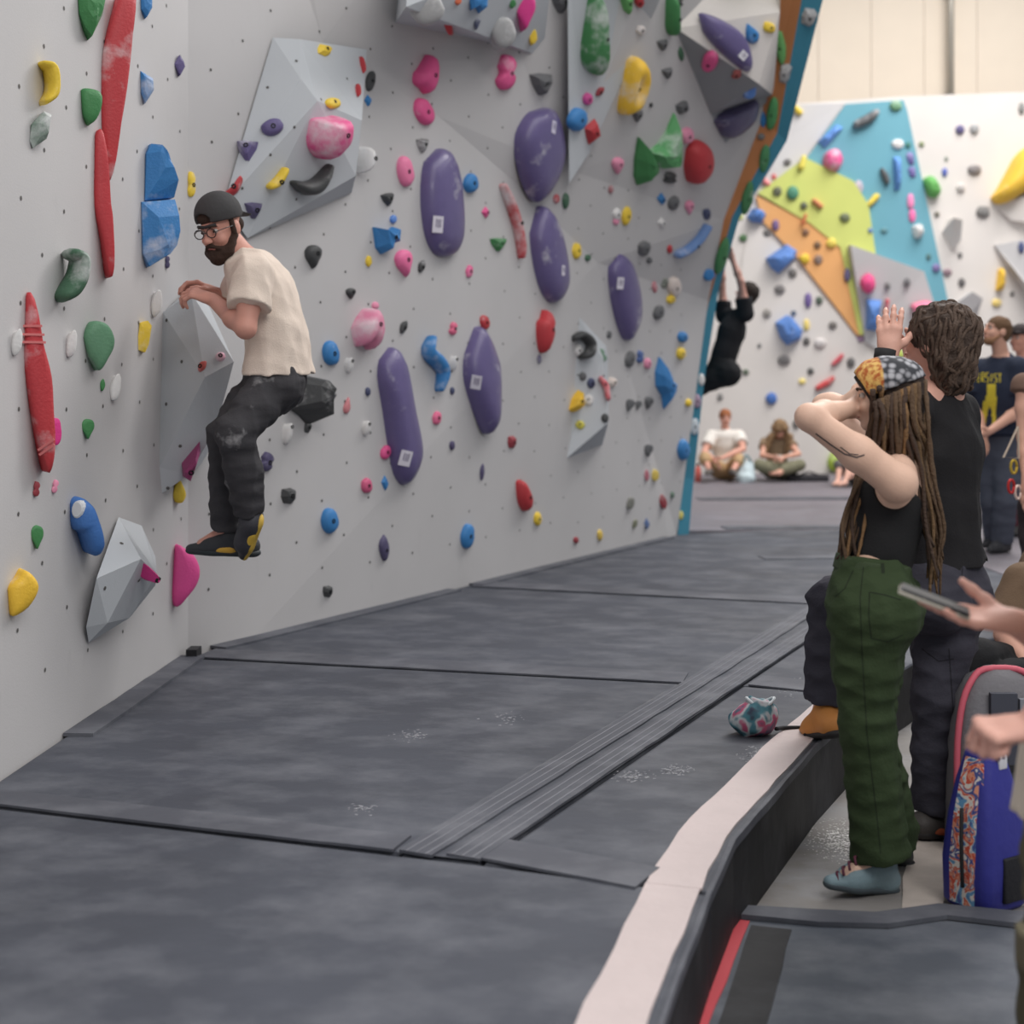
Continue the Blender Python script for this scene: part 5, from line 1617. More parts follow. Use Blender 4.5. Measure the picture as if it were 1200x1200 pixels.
    if shoes:
        for i in range(2):
            sp = shoes[i] if isinstance(shoes, list) else shoes
            if sp is None: continue
            shoe(root, J['an'][i], J['heel'][i], J['toe'][i], sp, s, max(.0045, vox * .8))
    return root, R, J


def shoe(root, an, heel, toe, sp, s=1.0, vox=.005, up=(0, 0, 1)):
    """low climbing or street shoe: upper, rubber rand and sole; sp: colours"""
    an, heel, toe = np.array(an, float), np.array(heel, float), np.array(toe, float)
    f = toe - heel
    L = np.linalg.norm(f); f /= L
    u = np.array(sp.get('up', up), float); u = nrm(u - f * u.dot(f))
    S = Solid(vox, 4)
    S.cap(heel + u * .042 * s + f * .042, heel + f * L * .6 + u * .034 * s, .042 * s, .043 * s, .02, u, .95)
    S.cap(heel + f * L * .58 + u * .032 * s, toe - f * .03 + u * .02 * s, .044 * s, .027 * s, .02, u, .8)
    S.cap(an * .75 + (heel + f * .06) * .25, heel + f * L * .66 + u * .038 * s, .049 * s, .039 * s, .02)
    S.cap(heel + f * .05 + u * .04 * s, an * .85 + (heel + f * .05 + u * .06) * .15, .042 * s, .043 * s, .02, cb=True)
    S.plane(heel, -u)
    o = S.build('shoe', mat(sp['color'], .6, vary=.12, vscale=20, bump=.2), root, at=root.location)
    S2 = Solid(vox, 4)
    S2.cap(heel + f * .034 + u * .014 * s, heel + f * L * .6 + u * .012 * s, .04 * s, .043 * s, .02, u, .5)
    S2.cap(heel + f * L * .6 + u * .012 * s, toe - f * .03 + u * .012 * s, .043 * s, .028 * s, .02, u, .6)
    S2.plane(heel - u * .004, -u)
    r_ = S2.build('sole', mat(sp.get('sole', (44, 44, 46)), .6), None, at=root.location)
    child(r_, o)
    if 'patch' in sp:
        r = np.cross(f, u)
        S3 = Solid(vox, 4)
        S3.cap(heel + f * L * .34 + u * .03 * s, heel + f * L * .6 + u * .03 * s, .047 * s, .0475 * s, .01, u, .7)
        q = S3.build('side_panel', mat(sp['patch'], .6, vary=.1), None, at=root.location)
        child(q, o)
    return o
# ------------------------------------------------------------------ people
w_ = lambda x, y, Y: np.array(W(x, y, Y))


def J_(Y, d, **kw):
    """joints given as (pixel x, pixel y, depth offset from Y)"""
    o = {}
    for k, v in d.items():
        if k in ('sh', 'el', 'wr', 'hip', 'kn', 'an', 'toe', 'heel'):
            o[k] = [w_(q[0], q[1], Y + q[2]) if q else None for q in v]
        else:
            o[k] = w_(v[0], v[1], Y + v[2])
    o.update(kw)
    return o


def on_body(o, px, py, lift=.004):
    me = o.data
    wv_ = [o.matrix_basis.translation + v.co for v in me.vertices]
    bv = BVHTree.FromPolygons(wv_, [tuple(p.vertices) for p in me.polygons])
    return bv


def print_on(o, root, strokes, m, name, lift=.004, wid=1.6):
    """flat print on a garment: strokes are pixel polylines laid on its surface"""
    bv = on_body(o, 0, 0)
    pr = []
    for st in strokes:
        wd = wid
        if isinstance(st[0], (int, float)): wd, st = st[0], st[1]
        pts = []
        for a, b in zip(st[:-1], st[1:]):
            k = max(1, int(math.hypot(b[0] - a[0], b[1] - a[1]) / 2))
            pts += [(a[0] + (b[0] - a[0]) * j / k, a[1] + (b[1] - a[1]) * j / k) for j in range(k)]
        pts.append(st[-1])
        V, prev = [], None
        for i, p in enumerate(pts):
            q0_, q1_ = pts[max(i - 1, 0)], pts[min(i + 1, len(pts) - 1)]
            t = nrm((q1_[0] - q0_[0], q1_[1] - q0_[1]))
            row = []
            for sd in (-1, 1):
                h, n = ray(p[0] - t[1] * wd / 2 * sd, p[1] + t[0] * wd / 2 * sd, bv)
                if h is None: row = None; break
                row.append(h + n * lift)
            if row: V.append(row)
        vv = [q for r in V for q in r]
        ff = [(2 * i, 2 * i + 1, 2 * i + 3, 2 * i + 2) for i in range(len(V) - 1)]
        if ff: pr.append((vv, ff))
    if pr:
        V, F = merge(pr)
        return obj(name, V, F, m, parent=root)


def hair_cap(root, c, R, m, sc_=1.0, back=.0, drop=-.02, puff=1.0, vox=.006, extra=None, wr=.004, wf=70, front=.55):
    """short hair: shell over the skull, cut away in front of the face"""
    S = Solid(vox, 9)
    P = lambda x, y, z: np.array(c) + R @ (np.array((x, y, z)) * sc_)
    S.ell(P(0, -.016, .043), np.array((.083, .1, .087)) * sc_ * puff, R)
    S.ell(P(0, -.05, .0), np.array((.07, .066, .08)) * sc_ * puff, R)
    if extra: extra(S, P)
    S.plane(P(0, .066, .0), R @ np.array((0, 1, -front)))
    S.plane(P(0, 0, drop - .06), R @ np.array((0, .35, -1)))
    if wr: S.wrinkle(wr, wf, 14)
    return S.build('hair', m, root, at=root.location)


# ---- the climber on the left
D = 5.62
Jc = J_(D, dict(head=(259, 268, 0), neck=(288, 302, .04), chest=(307, 343, .05), waist=(326, 398, .05), pelvis=(324, 440, .06),
                sh=[(297, 322, -.13), (290, 316, .2)], el=[(288, 385, -.22), (273, 372, .25)], wr=[(249, 351, .02), (254, 344, .2)],
                hip=[(319, 452, -.03), (312, 448, .15)], kn=[(276, 508, -.2), (266, 508, .0)], an=[(293, 604, -.08), (267, 622, .08)],
                heel=[(310, 606, -.1), (304, 652, .06)], toe=[(288, 656, .02), (217, 648, .12)]),
        fwd=np.array((-.94, .1, -.2)), face=np.array((-.4, -.85, -.36)), s=.97, up=(-.12, -.1, 1))
cl, Rc, Jc = person('person', 'bearded climber in a backward dark cap and cream T-shirt clinging to the wall corner', Jc, vox=.006, skin=(206, 150, 134),
                    hands=[dict(fwd=(-1, .1, .35), pn=(-.1, .5, -1), curls=(.5, .6, .7, .8), thumb=-1), dict(fwd=(-1, -.1, .5), pn=(0, -.2, -1), curls=.6, thumb=1)],
                    shirt=dict(color=(226, 210, 196), hem=w_(326, 437, D + .06), sleeve=.62, g=.02, flare=.028, wr=.0075, wf=32), pants=dict(color=(66, 65, 68), cuff=.05, chalk=.25, wr=.009, g=.014, end=.97, butt=.72, thigh=.86, top=w_(325, 424, D + .06)),
                    shoes=[dict(color=(60, 60, 66), sole=(204, 170, 74), patch=(222, 184, 74), up=(-.6, -.2, .1)), dict(color=(54, 56, 60), sole=(48, 54, 58), patch=(220, 172, 70))])
P = lambda x, y, z: np.array(Jc['head']) + Rc @ np.array((x, y, z))
S = Solid(.006)                                         # cap: crown with the strap arch in front, bill behind
S.ell(P(0, -.008, .06), (.092, .108, .095), Rc)
S.plane(P(0, 0, .036), Rc @ np.array((0, .1, -1)))
S.ell(P(.012, .1, .056), (.042, .05, .03), Rc, .004, 's2')
S.cap(P(0, -.08, .045), P(0, -.15, .02), .066, .05, .01, Rc[:, 2], .12)
capo = S.build('cap', mat((62, 61, 62), .85, bump=.2, vary=.08), cl, at=cl.location)
V, F = tube([P(-.045, .082, .034), P(0, .1, .032), P(.045, .082, .034)], .007, 6)
child(obj('cap_strap', V, F, mat((52, 51, 52), .8), smooth=True), capo)
S = Solid(.0055)                                        # beard and moustache
S.ell(P(0, .05, -.085), (.05, .045, .042), Rc)
S.ell(P(0, .072, -.1), (.034, .032, .036), Rc)
for s in (-1, 1):
    S.cap(P(s * .064, .01, -.03), P(s * .05, .05, -.085), .016, .022, .02)
    S.cap(P(s * .004, .1, -.044), P(s * .03, .088, -.06), .0085, .009, .01)
S.ell(P(0, .105, -.062), (.02, .014, .006), Rc, .004, 's2')
S.wrinkle(.003, 120)
S.build('beard', mat((58, 40, 32), .9, bump=.5, bscale=200, vary=.25, vscale=60), cl, at=cl.location)
S = Solid(.006)
for s in (-1, 1):
    S.cap(P(s * .07, .012, .035), P(s * .071, .012, -.02), .012, .012, .01)
S.ell(P(0, -.06, .0), (.066, .05, .045), Rc)
S.ell(P(.008, .052, .062), (.05, .036, .036), Rc)
S.build('hair', mat((58, 42, 34), .9, bump=.5, bscale=200), cl, at=cl.location)
gl = None                                               # glasses
for s in (-1, 1):
    q = [P(s * .031 + .023 * math.cos(a), .108, .006 + .019 * math.sin(a)) for a in [k * math.pi / 6 for k in range(13)]]
    V, F = tube(q, .0022, 6)
    g_ = obj('glasses', V, F, mat((40, 36, 36), .3), parent=cl if gl is None else None, smooth=True) if gl is None else obj('lens_rim', V, F, mat((40, 36, 36), .3), smooth=True)
    if gl is None: gl = g_
    else: child(g_, gl)
    V, F = tube([P(s * .054, .106, .01), P(s * .076, .06, .012), P(s * .08, -.01, .006)], .002, 6)
    child(obj('temple', V, F, mat((40, 36, 36), .3)), gl)
V, F = tube([P(-.009, .11, .008), P(0, .114, .012), P(.009, .11, .008)], .002, 6)
child(obj('bridge', V, F, mat((40, 36, 36), .3)), gl)

# ---- the woman with long dreadlocks
D = 4.12
Jw = J_(D, dict(head=(1040, 466, .08), neck=(1052, 532, .1), chest=(1046, 585, .08), waist=(1035, 640, .06), pelvis=(1019, 700, .04),
                sh=[(1052, 566, -.1), (1052, 556, .26)], el=[(948, 489, -.14), (966, 476, .42)], wr=[(997, 479, .1), (992, 474, .36)],
                hip=[(1014, 716, -.03), (1020, 712, .13)], kn=[(1016, 850, -.03), (1018, 850, .1)], an=[(1032, 1005, -.01), (1046, 985, .22)],
                heel=[(1050, 1046, .03), (1072, 1018, .24)], toe=[(964, 1040, -.07), (1000, 1012, .32)]),
        fwd=np.array((-.9, .42, .0)), face=np.array((-.95, .22, -.02)), s=.93, up=(.08, 0, 1))
wo, Rw, Jw = person('person', 'woman with long dreadlocks in a patterned headscarf, black tank top and dark green trousers', Jw, vox=.0055, skin=(226, 188, 166), fem=True, armr=1.12, headscale=1.0,
                    hands=[dict(fwd=(.5, .8, .12), pn=(.8, -.5, -.1), curls=.3, thumb=-1, size=.88), dict(fwd=(.25, -.5, .2), pn=(.9, .4, 0), curls=.35, thumb=1, size=.88)],
                    pants=dict(color=(56, 70, 46), cuff=.075, g=.02, wr=.0075, wf=32, top=w_(1024, 655, D + .05), end=.99),
                    shoes=[dict(color=(122, 144, 152), sole=(74, 84, 90)), dict(color=(48, 52, 54), sole=(36, 36, 38))])
f_ = Jw['fwd']
S = Solid(.0055)                                        # tank top with low scooped back
hemw = w_(1030, 657, D + .06)
S.cap(Jw['waist'], hemw, .118, .122, .04, f_, .74, cb=True)
S.cap(Jw['waist'], Jw['chest'], .12, .141, .05, f_, .76)
S.cap(Jw['chest'], Jw['neck'] - np.array((0, 0, .05)), .138, .078, .05, f_, .72)
bk = -f_
S.plane(w_(1046, 562, D + .08), np.array((0, 0, 1)))
S.ell(w_(1050, 556, D + .08) - f_ * .1, (.115, .115, .1), None, .004, 's2')
for s in (0, 1):
    S.ell(Jw['sh'][s] + np.array((0, 0, -.01)), (.085, .085, .085), None, .004, 's2')
S.wrinkle(.0016, 40)
tank = S.build('tank_top', mat((26, 26, 28), .85, bump=.2, bscale=150), wo, at=wo.location)
for s in (0, 1):                                        # shoulder straps
    a = Jw['sh'][s] * .45 + Jw['neck'] * .55
    q = [a - f_ * .075 + np.array((0, 0, -.09)), a + np.array((0, 0, .026)), a + f_ * .1 + np.array((0, 0, -.12))]
    V, F = tube(spline(q, 5), .009, 6)
    child(obj('strap', V, F, mat((26, 26, 28), .85), smooth=True), tank)
P = lambda x, y, z: np.array(Jw['head']) + Rw @ (np.array((x, y, z)) * .93)
S = Solid(.006)                                         # dark hair over the skull
S.ell(P(0, -.016, .035), np.array((.086, .104, .09)) * .95, Rw)
S.ell(P(0, -.06, -.02), (.075, .06, .09), Rw)
S.plane(P(0, .05, 0), Rw @ np.array((0, 1, -.45)))
S.wrinkle(.004, 90, 14)
hair = S.build('hair', mat((52, 40, 34), .8, bump=.6, bscale=150), wo, at=wo.location)
mds = []
for c in ((92, 72, 54), (110, 86, 60), (72, 56, 46), (128, 98, 66)):
    mds.append(mat(c, .85, bump=.7, bscale=90, vary=.3, vscale=40))
rng = random.Random(11)
parts = [[], [], [], []]


def dread(pts, r0, r1):
    sp = spline(pts, 6)
    n = len(sp)
    rad = [(r0 + (r1 - r0) * i / n) * (1 + .2 * math.sin(i * 2.1 + r0 * 9000) + rng.uniform(-.08, .08)) for i in range(n)]
    rad[-1] *= .5
    parts[rng.choice((0, 0, 1, 2, 2, 3))].append(tube(sp, rad, 7))


for i in range(30):                                     # falling in front of the far shoulder, past the raised arm
    t = (i + .5) / 30
    x1 = 1020 + 34 * t
    e = rng.uniform(0, 1)
    yb = D + rng.uniform(.02, .22)
    dread([w_(x1, 458 - 12 * t, D - .02 + .1 * rng.random()), w_(x1 - 2, 500, yb), w_(1004 + 22 * t + rng.uniform(-6, 6), 560, yb), w_(988 + 30 * t + rng.uniform(-6, 6), 615, yb - .05), w_(980 + 26 * e + rng.uniform(-5, 5), rng.uniform(640, 690), yb - .06)], .0085, .0045)
for i in range(28):                                     # down the back
    t = (i + .5) / 28
    x1 = 1050 + 34 * t
    yb = D + rng.uniform(-.04, .12)
    dread([w_(x1, 450 - 4 * t, D + .02 + .06 * rng.random()), w_(x1 + 4, 490, yb), w_(1072 + 20 * t + rng.uniform(-4, 4), 550, yb), w_(1082 + 20 * t + rng.uniform(-5, 5), 615, yb), w_(1086 + 22 * rng.random(), rng.uniform(640, 702), yb)], .0085, .0045)
for i in range(14):                                     # crown pieces laid back under the scarf
    t = i / 13
    dread([w_(1026 + 50 * t, 470 - 22 * t, D - .02), w_(1028 + 50 * t + rng.uniform(-4, 4), 492, D - .03 - .02 * rng.random()), w_(1027 + 56 * t + rng.uniform(-7, 7), rng.uniform(508, 548), D + .0), w_(1022 + 64 * t + rng.uniform(-8, 8), rng.uniform(540, 575) if abs(t - .45) > .2 else 540, D + .03)], .0095, .005)
for k in range(4):
    V, F = merge(parts[k])
    o = obj('dreadlocks', V, F, mds[k], smooth=True, at=wo.location)
    child(o, hair)
    o['kind'] = 'stuff'
# headscarf: patterned cloth, orange print in front, grey flowers over the crown
ms = bpy.data.materials.new('scarf_print')
ms.use_nodes = True
N, L = ms.node_tree.nodes, ms.node_tree.links
pb = N['Principled BSDF']; pb.inputs['Roughness'].default_value = .8
tc = N.new('ShaderNodeTexCoord')
vo = N.new('ShaderNodeTexVoronoi'); vo.inputs['Scale'].default_value = 42
vo2 = N.new('ShaderNodeTexVoronoi'); vo2.inputs['Scale'].default_value = 120
no = N.new('ShaderNodeTexNoise'); no.inputs['Scale'].default_value = 60
for n_ in (vo, vo2, no): L.new(tc.outputs['Object'], n_.inputs['Vector'])
r1 = N.new('ShaderNodeValToRGB')
r1.color_ramp.elements[0].position = .25; r1.color_ramp.elements[0].color = (.42, .42, .45, 1)
r1.color_ramp.elements[1].position = .6; r1.color_ramp.elements[1].color = (.035, .037, .045, 1)
L.new(vo.outputs['Distance'], r1.inputs[0])
r2 = N.new('ShaderNodeValToRGB')
r2.color_ramp.elements[0].position = .38; r2.color_ramp.elements[0].color = (.75, .48, .14, 1)
r2.color_ramp.elements[1].position = .62; r2.color_ramp.elements[1].color = (.42, .1, .02, 1)
L.new(no.outputs['Fac'], r2.inputs[0])
sx = N.new('ShaderNodeSeparateXYZ'); L.new(tc.outputs['Object'], sx.inputs[0])
mr = N.new('ShaderNodeMapRange')
L.new(sx.outputs['X'], mr.inputs[0])
xh = Jw['head'][0] - wo.location.x
mr.inputs[1].default_value = xh - .038; mr.inputs[2].default_value = xh - .032
mx = N.new('ShaderNodeMix'); mx.data_type = 'RGBA'
L.new(mr.outputs[0], mx.inputs[0]); L.new(r2.outputs[0], mx.inputs[6]); L.new(r1.outputs[0], mx.inputs[7])
L.new(mx.outputs[2], pb.inputs['Base Color'])
S = Solid(.005)
S.ell(P(0, -.004, .046), np.array((.095, .115, .088)), Rw)
S.plane(P(0, 0, .026), Rw @ np.array((0, -.34, -1)))
S.plane(P(0, .052, 0), Rw @ np.array((0, 1, -.62)))
S.wrinkle(.0022, 60)
scarf = S.build('headscarf', ms, wo, at=wo.location)
S = Solid(.005)                                         # dark band below its front edge
S.ell(P(0, 0, .038), np.array((.088, .108, .075)), Rw)
S.plane(P(0, .064, 0), Rw @ np.array((0, 1, -.62)))
S.plane(P(0, .03, 0), Rw @ np.array((0, -1, .62)))
S.plane(P(0, 0, -.02), Rw @ np.array((0, 0, -1)))
S.build('hair_band', mat((40, 36, 34), .85), wo, at=wo.location)
S = Solid(.007)                                         # tail of the scarf at the nape
S.cap(P(.03, -.09, .05), P(.045, -.12, .0), .03, .016, .01, Rw[:, 1], .5)
S.build('scarf_knot', ms, wo, at=wo.location)
tb = [c for c in wo.children if c.name.startswith('body')][0]
print_on(tb, wo, [(1.6, [(956, 508), (975, 522), (990, 532), (1004, 536), (1013, 533)]), (1.2, [(985, 524), (996, 532), (1006, 533)])], mat((70, 66, 70), .7), 'tattoo', lift=.001)
# trouser details: waistband, belt loops, back pocket
mg = mat((48, 60, 40), .85, bump=.2)
S = Solid(.006)
S.cap(w_(1021, 672, D + .05), w_(1024, 655, D + .05), .152, .148, .01, f_, .76, ca=True, cb=True)
S.build('waistband', mat((60, 74, 50), .85, bump=.2), wo, at=wo.location)
tr_w = [c for c in wo.children if c.name.startswith('trousers')][0]
MSEAM = mat((34, 44, 28), .9)
print_on(tr_w, wo, [(1.5, [(1019, 694), (1018, 720), (1021, 748)]), (1.5, [(1019, 694), (1036, 697), (1056, 703)]), (1.2, [(1021, 748), (1040, 752), (1058, 744)]), (1.3, [(1012, 664), (1008, 700), (1010, 760), (1016, 860), (1028, 960), (1032, 1000)]),
                    (4, [(1034, 660), (1035, 672)]), (1.2, [(978, 700), (990, 690), (1000, 668)])], MSEAM, 'seam', lift=.0008)
# shoe laces and sock on the near foot
q0 = w_(1008, 1012, D - .07)
for i in range(4):
    a = w_(1003 - i * 7, 1014 + i * 6, D - .085 + i * .004); b = a + np.array((.012, .04, .012))
    V, F = tube([a, (a + b) / 2 + np.array((-.005, 0, .012)), b], .004, 6)
    obj('lace', V, F, mat((92, 44, 62), .8), parent=wo, smooth=True)
S = Solid(.005)
S.cap(w_(1032, 1000, D - .01), w_(1030, 1016, D - .012), .037, .038, .01)
S.build('sock', mat((206, 192, 182), .85), wo, at=wo.location)

# ---- the man in black shading his eyes
D = 4.6
Jm = J_(D, dict(head=(1098, 402, .0), neck=(1102, 452, .02), chest=(1098, 530, .03), waist=(1099, 610, .03), pelvis=(1101, 688, .04),
                sh=[(1066, 482, -.1), (1120, 484, .12)], el=[(1030, 478, -.12), (1090, 470, .42)], wr=[(1041, 416, -.04), (1072, 432, .32)],
                hip=[(1084, 700, -.04), (1112, 700, .08)], kn=[(975, 704, .3), (1098, 820, .0)], an=[(966, 830, .28), (1096, 955, .03)],
                heel=[(986, 864, .14), (1120, 980, .02)], toe=[(938, 866, .42), (1056, 978, -.02)]),
        fwd=np.array((-.6, .8, .0)), face=np.array((-.66, .7, .25)), s=1.0, up=(.1, -.1, 1))
mb, Rm, Jm = person('person', 'curly-haired man in black T-shirt shading his eyes, one foot up on the mat edge', Jm, vox=.0055, skin=(216, 166, 148),
                    hands=[dict(fwd=(.06, .1, 1), pn=(.25, .95, -.1), curls=(.3, .3, .32, .36), thumb=-1, spread=.06, tout=.9), dict(fwd=(-.1, -.2, 1), pn=(-.3, -.6, 0), curls=.4, thumb=1)],
                    shirt=dict(color=(38, 37, 39), hem=w_(1103, 662, D + .04), sleeve=.6, g=.014, flare=.006, wr=.008, wf=26), pants=dict(color=(60, 59, 68), g=.018, cuff=.06, wr=.009, wf=28, end=.95, butt=.85, top=w_(1102, 655, D + .04)),
                    shoes=[dict(color=(206, 138, 72), sole=(48, 46, 46)), dict(color=(62, 58, 56), sole=(40, 38, 38), patch=(168, 86, 56))])
P = lambda x, y, z: np.array(Jm['head']) + Rm @ np.array((x, y, z))
S = Solid(.006, 12)                                     # full wavy hair down to the collar
S.ell(P(0, -.02, .045), (.1, .12, .1), Rm)
S.ell(P(0, -.075, -.03), (.09, .07, .1), Rm)
S.ell(P(.015, -.085, -.1), (.08, .055, .06), Rm)
S.plane(P(0, .055, .0), Rm @ np.array((0, 1, -.5)))
S.wrinkle(.012, 55, 16)
hm = S.build('hair', mat((70, 56, 48), .75, bump=.7, bscale=130, vary=.35, vscale=40), mb, at=mb.location)
rng = random.Random(5)
parts = []
bvh_h = BVHTree.FromPolygons([hm.location + v.co for v in hm.data.vertices], [tuple(p.vertices) for p in hm.data.polygons])
for i in range(190):
    th, ph = rng.uniform(-2.6, 2.6), rng.uniform(-1.2, 1.3)
    d = Rm @ np.array((math.sin(th) * math.cos(ph), -math.cos(th) * math.cos(ph), math.sin(ph)))
    ct = P(0, -.04, .0)
    tdir = nrm(np.cross(d, (rng.uniform(-1, 1), rng.uniform(-1, 1), .3)) * .7 + np.array((0, 0, -1.1)))
    nd = np.cross(d, tdir)
    q = []
    for k in range(6):
        o_ = ct + d * .4 + tdir * (k - 2.5) * .02 + nd * math.sin(k * 1.0 + i) * .006
        h, n_, _, _ = bvh_h.ray_cast(Vector(o_), Vector(-d))
        if h is not None: q.append(np.array(h) + np.array(n_) * .001)
    if len(q) == 6 and all(np.linalg.norm(q[k + 1] - q[k]) < .045 for k in range(5)):
        sp = spline(q, 2)
        parts.append(tube(sp, [.002 + .006 * math.sin(math.pi * k / (len(sp) - 1)) for k in range(len(sp))], 6))
V, F = merge(parts)
o = obj('curls', V, F, mat((84, 67, 56), .7, bump=.5, bscale=160, vary=.4, vscale=50), smooth=True, at=mb.location)
child(o, hm); o['kind'] = 'stuff'
V, F = tube([w_(1036, 424, D - .05), w_(1038, 410, D - .045)], .036, 14)
obj('wristband', V, F, mat((38, 38, 40), .8), parent=mb, smooth=True)
S = Solid(.006)
S.cap(w_(1112, 668, D - .07), w_(1128, 700, D - .04), .05, .05, .01, (0, 1, 0), .25, ca=True, cb=True)
S.build('back_pocket', mat((64, 62, 72), .85), mb, at=mb.location)
tr_m = [c for c in mb.children if c.name.startswith('trousers')][0]
print_on(tr_m, mb, [(1.3, [(1128, 664), (1127, 676), (1131, 686), (1140, 688)]), (1.3, [(1112, 760), (1118, 850), (1118, 940)]), (1.2, [(1080, 760), (1100, 775), (1118, 772)])], mat((34, 33, 40), .9), 'seam', lift=.0008)

# ---- man in the navy T-shirt
D = 10.4
Jn = J_(D, dict(head=(1168, 389, 0), neck=(1174, 418, .03), chest=(1170, 455, 0), waist=(1170, 495, .02), pelvis=(1172, 528, .05),
                sh=[(1192, 432, -.1), (1150, 434, .12)], el=[(1198, 478, -.15), (1144, 478, .05)], wr=[(1160, 505, -.28), (1152, 508, -.1)],
                hip=[(1182, 540, -.02), (1164, 540, .1)], kn=[(1178, 588, -.08), (1162, 588, .05)], an=[(1174, 638, 0), (1166, 634, .18)],
                heel=[(1182, 645, .05), (1174, 641, .22)], toe=[(1158, 647, -.15), (1150, 642, .1)]),
        fwd=np.array((-.62, -.78, 0)), face=np.array((-.93, -.25, .28)), s=1.0)
na, Rn_, Jn = person('person', 'man in a navy T-shirt with yellow print looking up, standing on the mats', Jn, vox=.009, skin=(214, 164, 142),
                     shirt=dict(color=(44, 50, 66), hem=w_(1170, 512, D), sleeve=.68, g=.03), pants=dict(color=(76, 80, 92), g=.022, cuff=.06), shoes=dict(color=(50, 50, 54)))
hair_cap(na, Jn['head'], Rn_, mat((104, 78, 56), .85, bump=.5), vox=.008)
P = lambda x, y, z: np.array(Jn['head']) + Rn_ @ np.array((x, y, z))
S = Solid(.007)
S.ell(P(0, .048, -.085), (.045, .045, .036), Rn_)
for s in (-1, 1): S.cap(P(s * .06, .01, -.04), P(s * .045, .05, -.085), .013, .018, .02)
S.build('beard', mat((150, 112, 84), .9), na, at=na.location)
shirt_n = [c for c in na.children if c.name.startswith('shirt')][0]
MY = mat((206, 186, 56), .8, vary=.2, vscale=40)
let = []
for i, ch in enumerate('PERSIST'):
    x = 1141.0 + i * 4.9
    y0, y1 = 438.5 - .0, 447.5
    x2 = x + 2.8
    y0 -= 1.2 * (i in (2, 3)); y1 += .8 * (i == 6)
    ym = (y0 + y1) / 2
    g = {'P': [[(x, y1), (x, y0), (x2, y0), (x2, ym), (x, ym)]], 'E': [[(x2, y0), (x, y0), (x, y1), (x2, y1)], [(x, ym), (x2, ym)]], 'R': [[(x, y1), (x, y0), (x2, y0), (x2, ym), (x, ym), (x2, y1)]],
         'S': [[(x2, y0), (x, y0), (x, ym), (x2, ym), (x2, y1), (x, y1)]], 'I': [[(x + 1.4, y0), (x + 1.4, y1)]], 'T': [[(x - .4, y0), (x2 + .4, y0)], [(x + 1.4, y0), (x + 1.4, y1)]]}[ch]
    let += [(1.3, s_) for s_ in g]
print_on(shirt_n, na, let, MY, 'shirt_lettering')
print_on(shirt_n, na, [(10, [(1162, 450), (1162, 466)]), (13, [(1162, 464), (1160, 488)]), (15, [(1160, 486), (1159, 503)]), (5, [(1155, 470), (1153, 496)])], MY, 'shirt_print')

# ---- person in a cap behind him, cut by the right edge
D = 11.6
Jk = J_(D, dict(head=(1196, 398, 0), neck=(1200, 424, .03), chest=(1203, 458, 0), waist=(1204, 495, 0), pelvis=(1205, 524, 0),
                sh=[(1186, 434, -.05), (1222, 434, .05)], el=[(1184, 470, 0), (1228, 470, .05)], wr=[(1188, 500, -.15), (1230, 500, 0)],
                hip=[(1196, 532, 0), (1212, 532, 0)], kn=[(1196, 576, 0), (1212, 576, 0)], an=[(1196, 620, 0), (1213, 620, 0)],
                heel=[(1198, 627, .08), (1216, 627, .08)], toe=[(1190, 628, -.16), (1208, 628, -.16)]), fwd=np.array((-.4, -.9, 0)), face=np.array((-.8, -.5, .1)), s=.98)
kp, Rk, Jk = person('person', 'person in a dark cap and white top half hidden behind the navy-shirted man', Jk, vox=.012, skin=(206, 150, 130),
                    shirt=dict(color=(220, 214, 212), hem=w_(1204, 520, D), sleeve=.7, g=.025), pants=dict(color=(96, 52, 60), g=.02), shoes=dict(color=(60, 58, 58)))
P = lambda x, y, z: np.array(Jk['head']) + Rk @ np.array((x, y, z))
S = Solid(.01)
S.ell(P(0, -.008, .055), (.09, .106, .085), Rk)
S.plane(P(0, 0, .035), Rk @ np.array((0, .1, -1)))
S.cap(P(0, .08, .045), P(0, .165, .05), .07, .055, .01, Rk[:, 2], .14)
S.build('cap', mat((54, 46, 46), .85), kp, at=kp.location)

# ---- climber hanging from the arete
D = 13.6
Jh = J_(D, dict(head=(874, 345, .05), neck=(862, 372, 0), chest=(858, 388, 0), waist=(850, 412, 0), pelvis=(845, 432, .02),
                sh=[(874, 368, -.1), (848, 370, .1)], el=[(868, 330, -.12), (846, 336, .12)], wr=[(858, 303, -.05), (846, 306, .1)],
                hip=[(850, 437, -.08), (841, 438, .08)], kn=[(822, 452, -.02), (818, 446, .12)], an=[(812, 486, .25), (806, 476, .3)],
                heel=[(818, 494, .25), (812, 484, .3)], toe=[(800, 494, .25), (796, 484, .3)]), fwd=np.array((-.7, .6, .1)), face=np.array((-.85, .3, .4)), s=.86)
hc, Rh, Jh = person('person', 'climber in black T-shirt and black shorts hanging by the arms from the teal edge', Jh, vox=.01, skin=(190, 142, 128),
                    shirt=dict(color=(40, 40, 43), hem=w_(846, 428, D + .02), sleeve=.5, g=.025), pants=dict(color=(36, 36, 38), end=.05, g=.035), shoes=dict(color=(60, 60, 62)))
hair_cap(hc, Jh['head'], Rh, mat((48, 40, 36), .85), vox=.01, puff=1.1, drop=-.05)

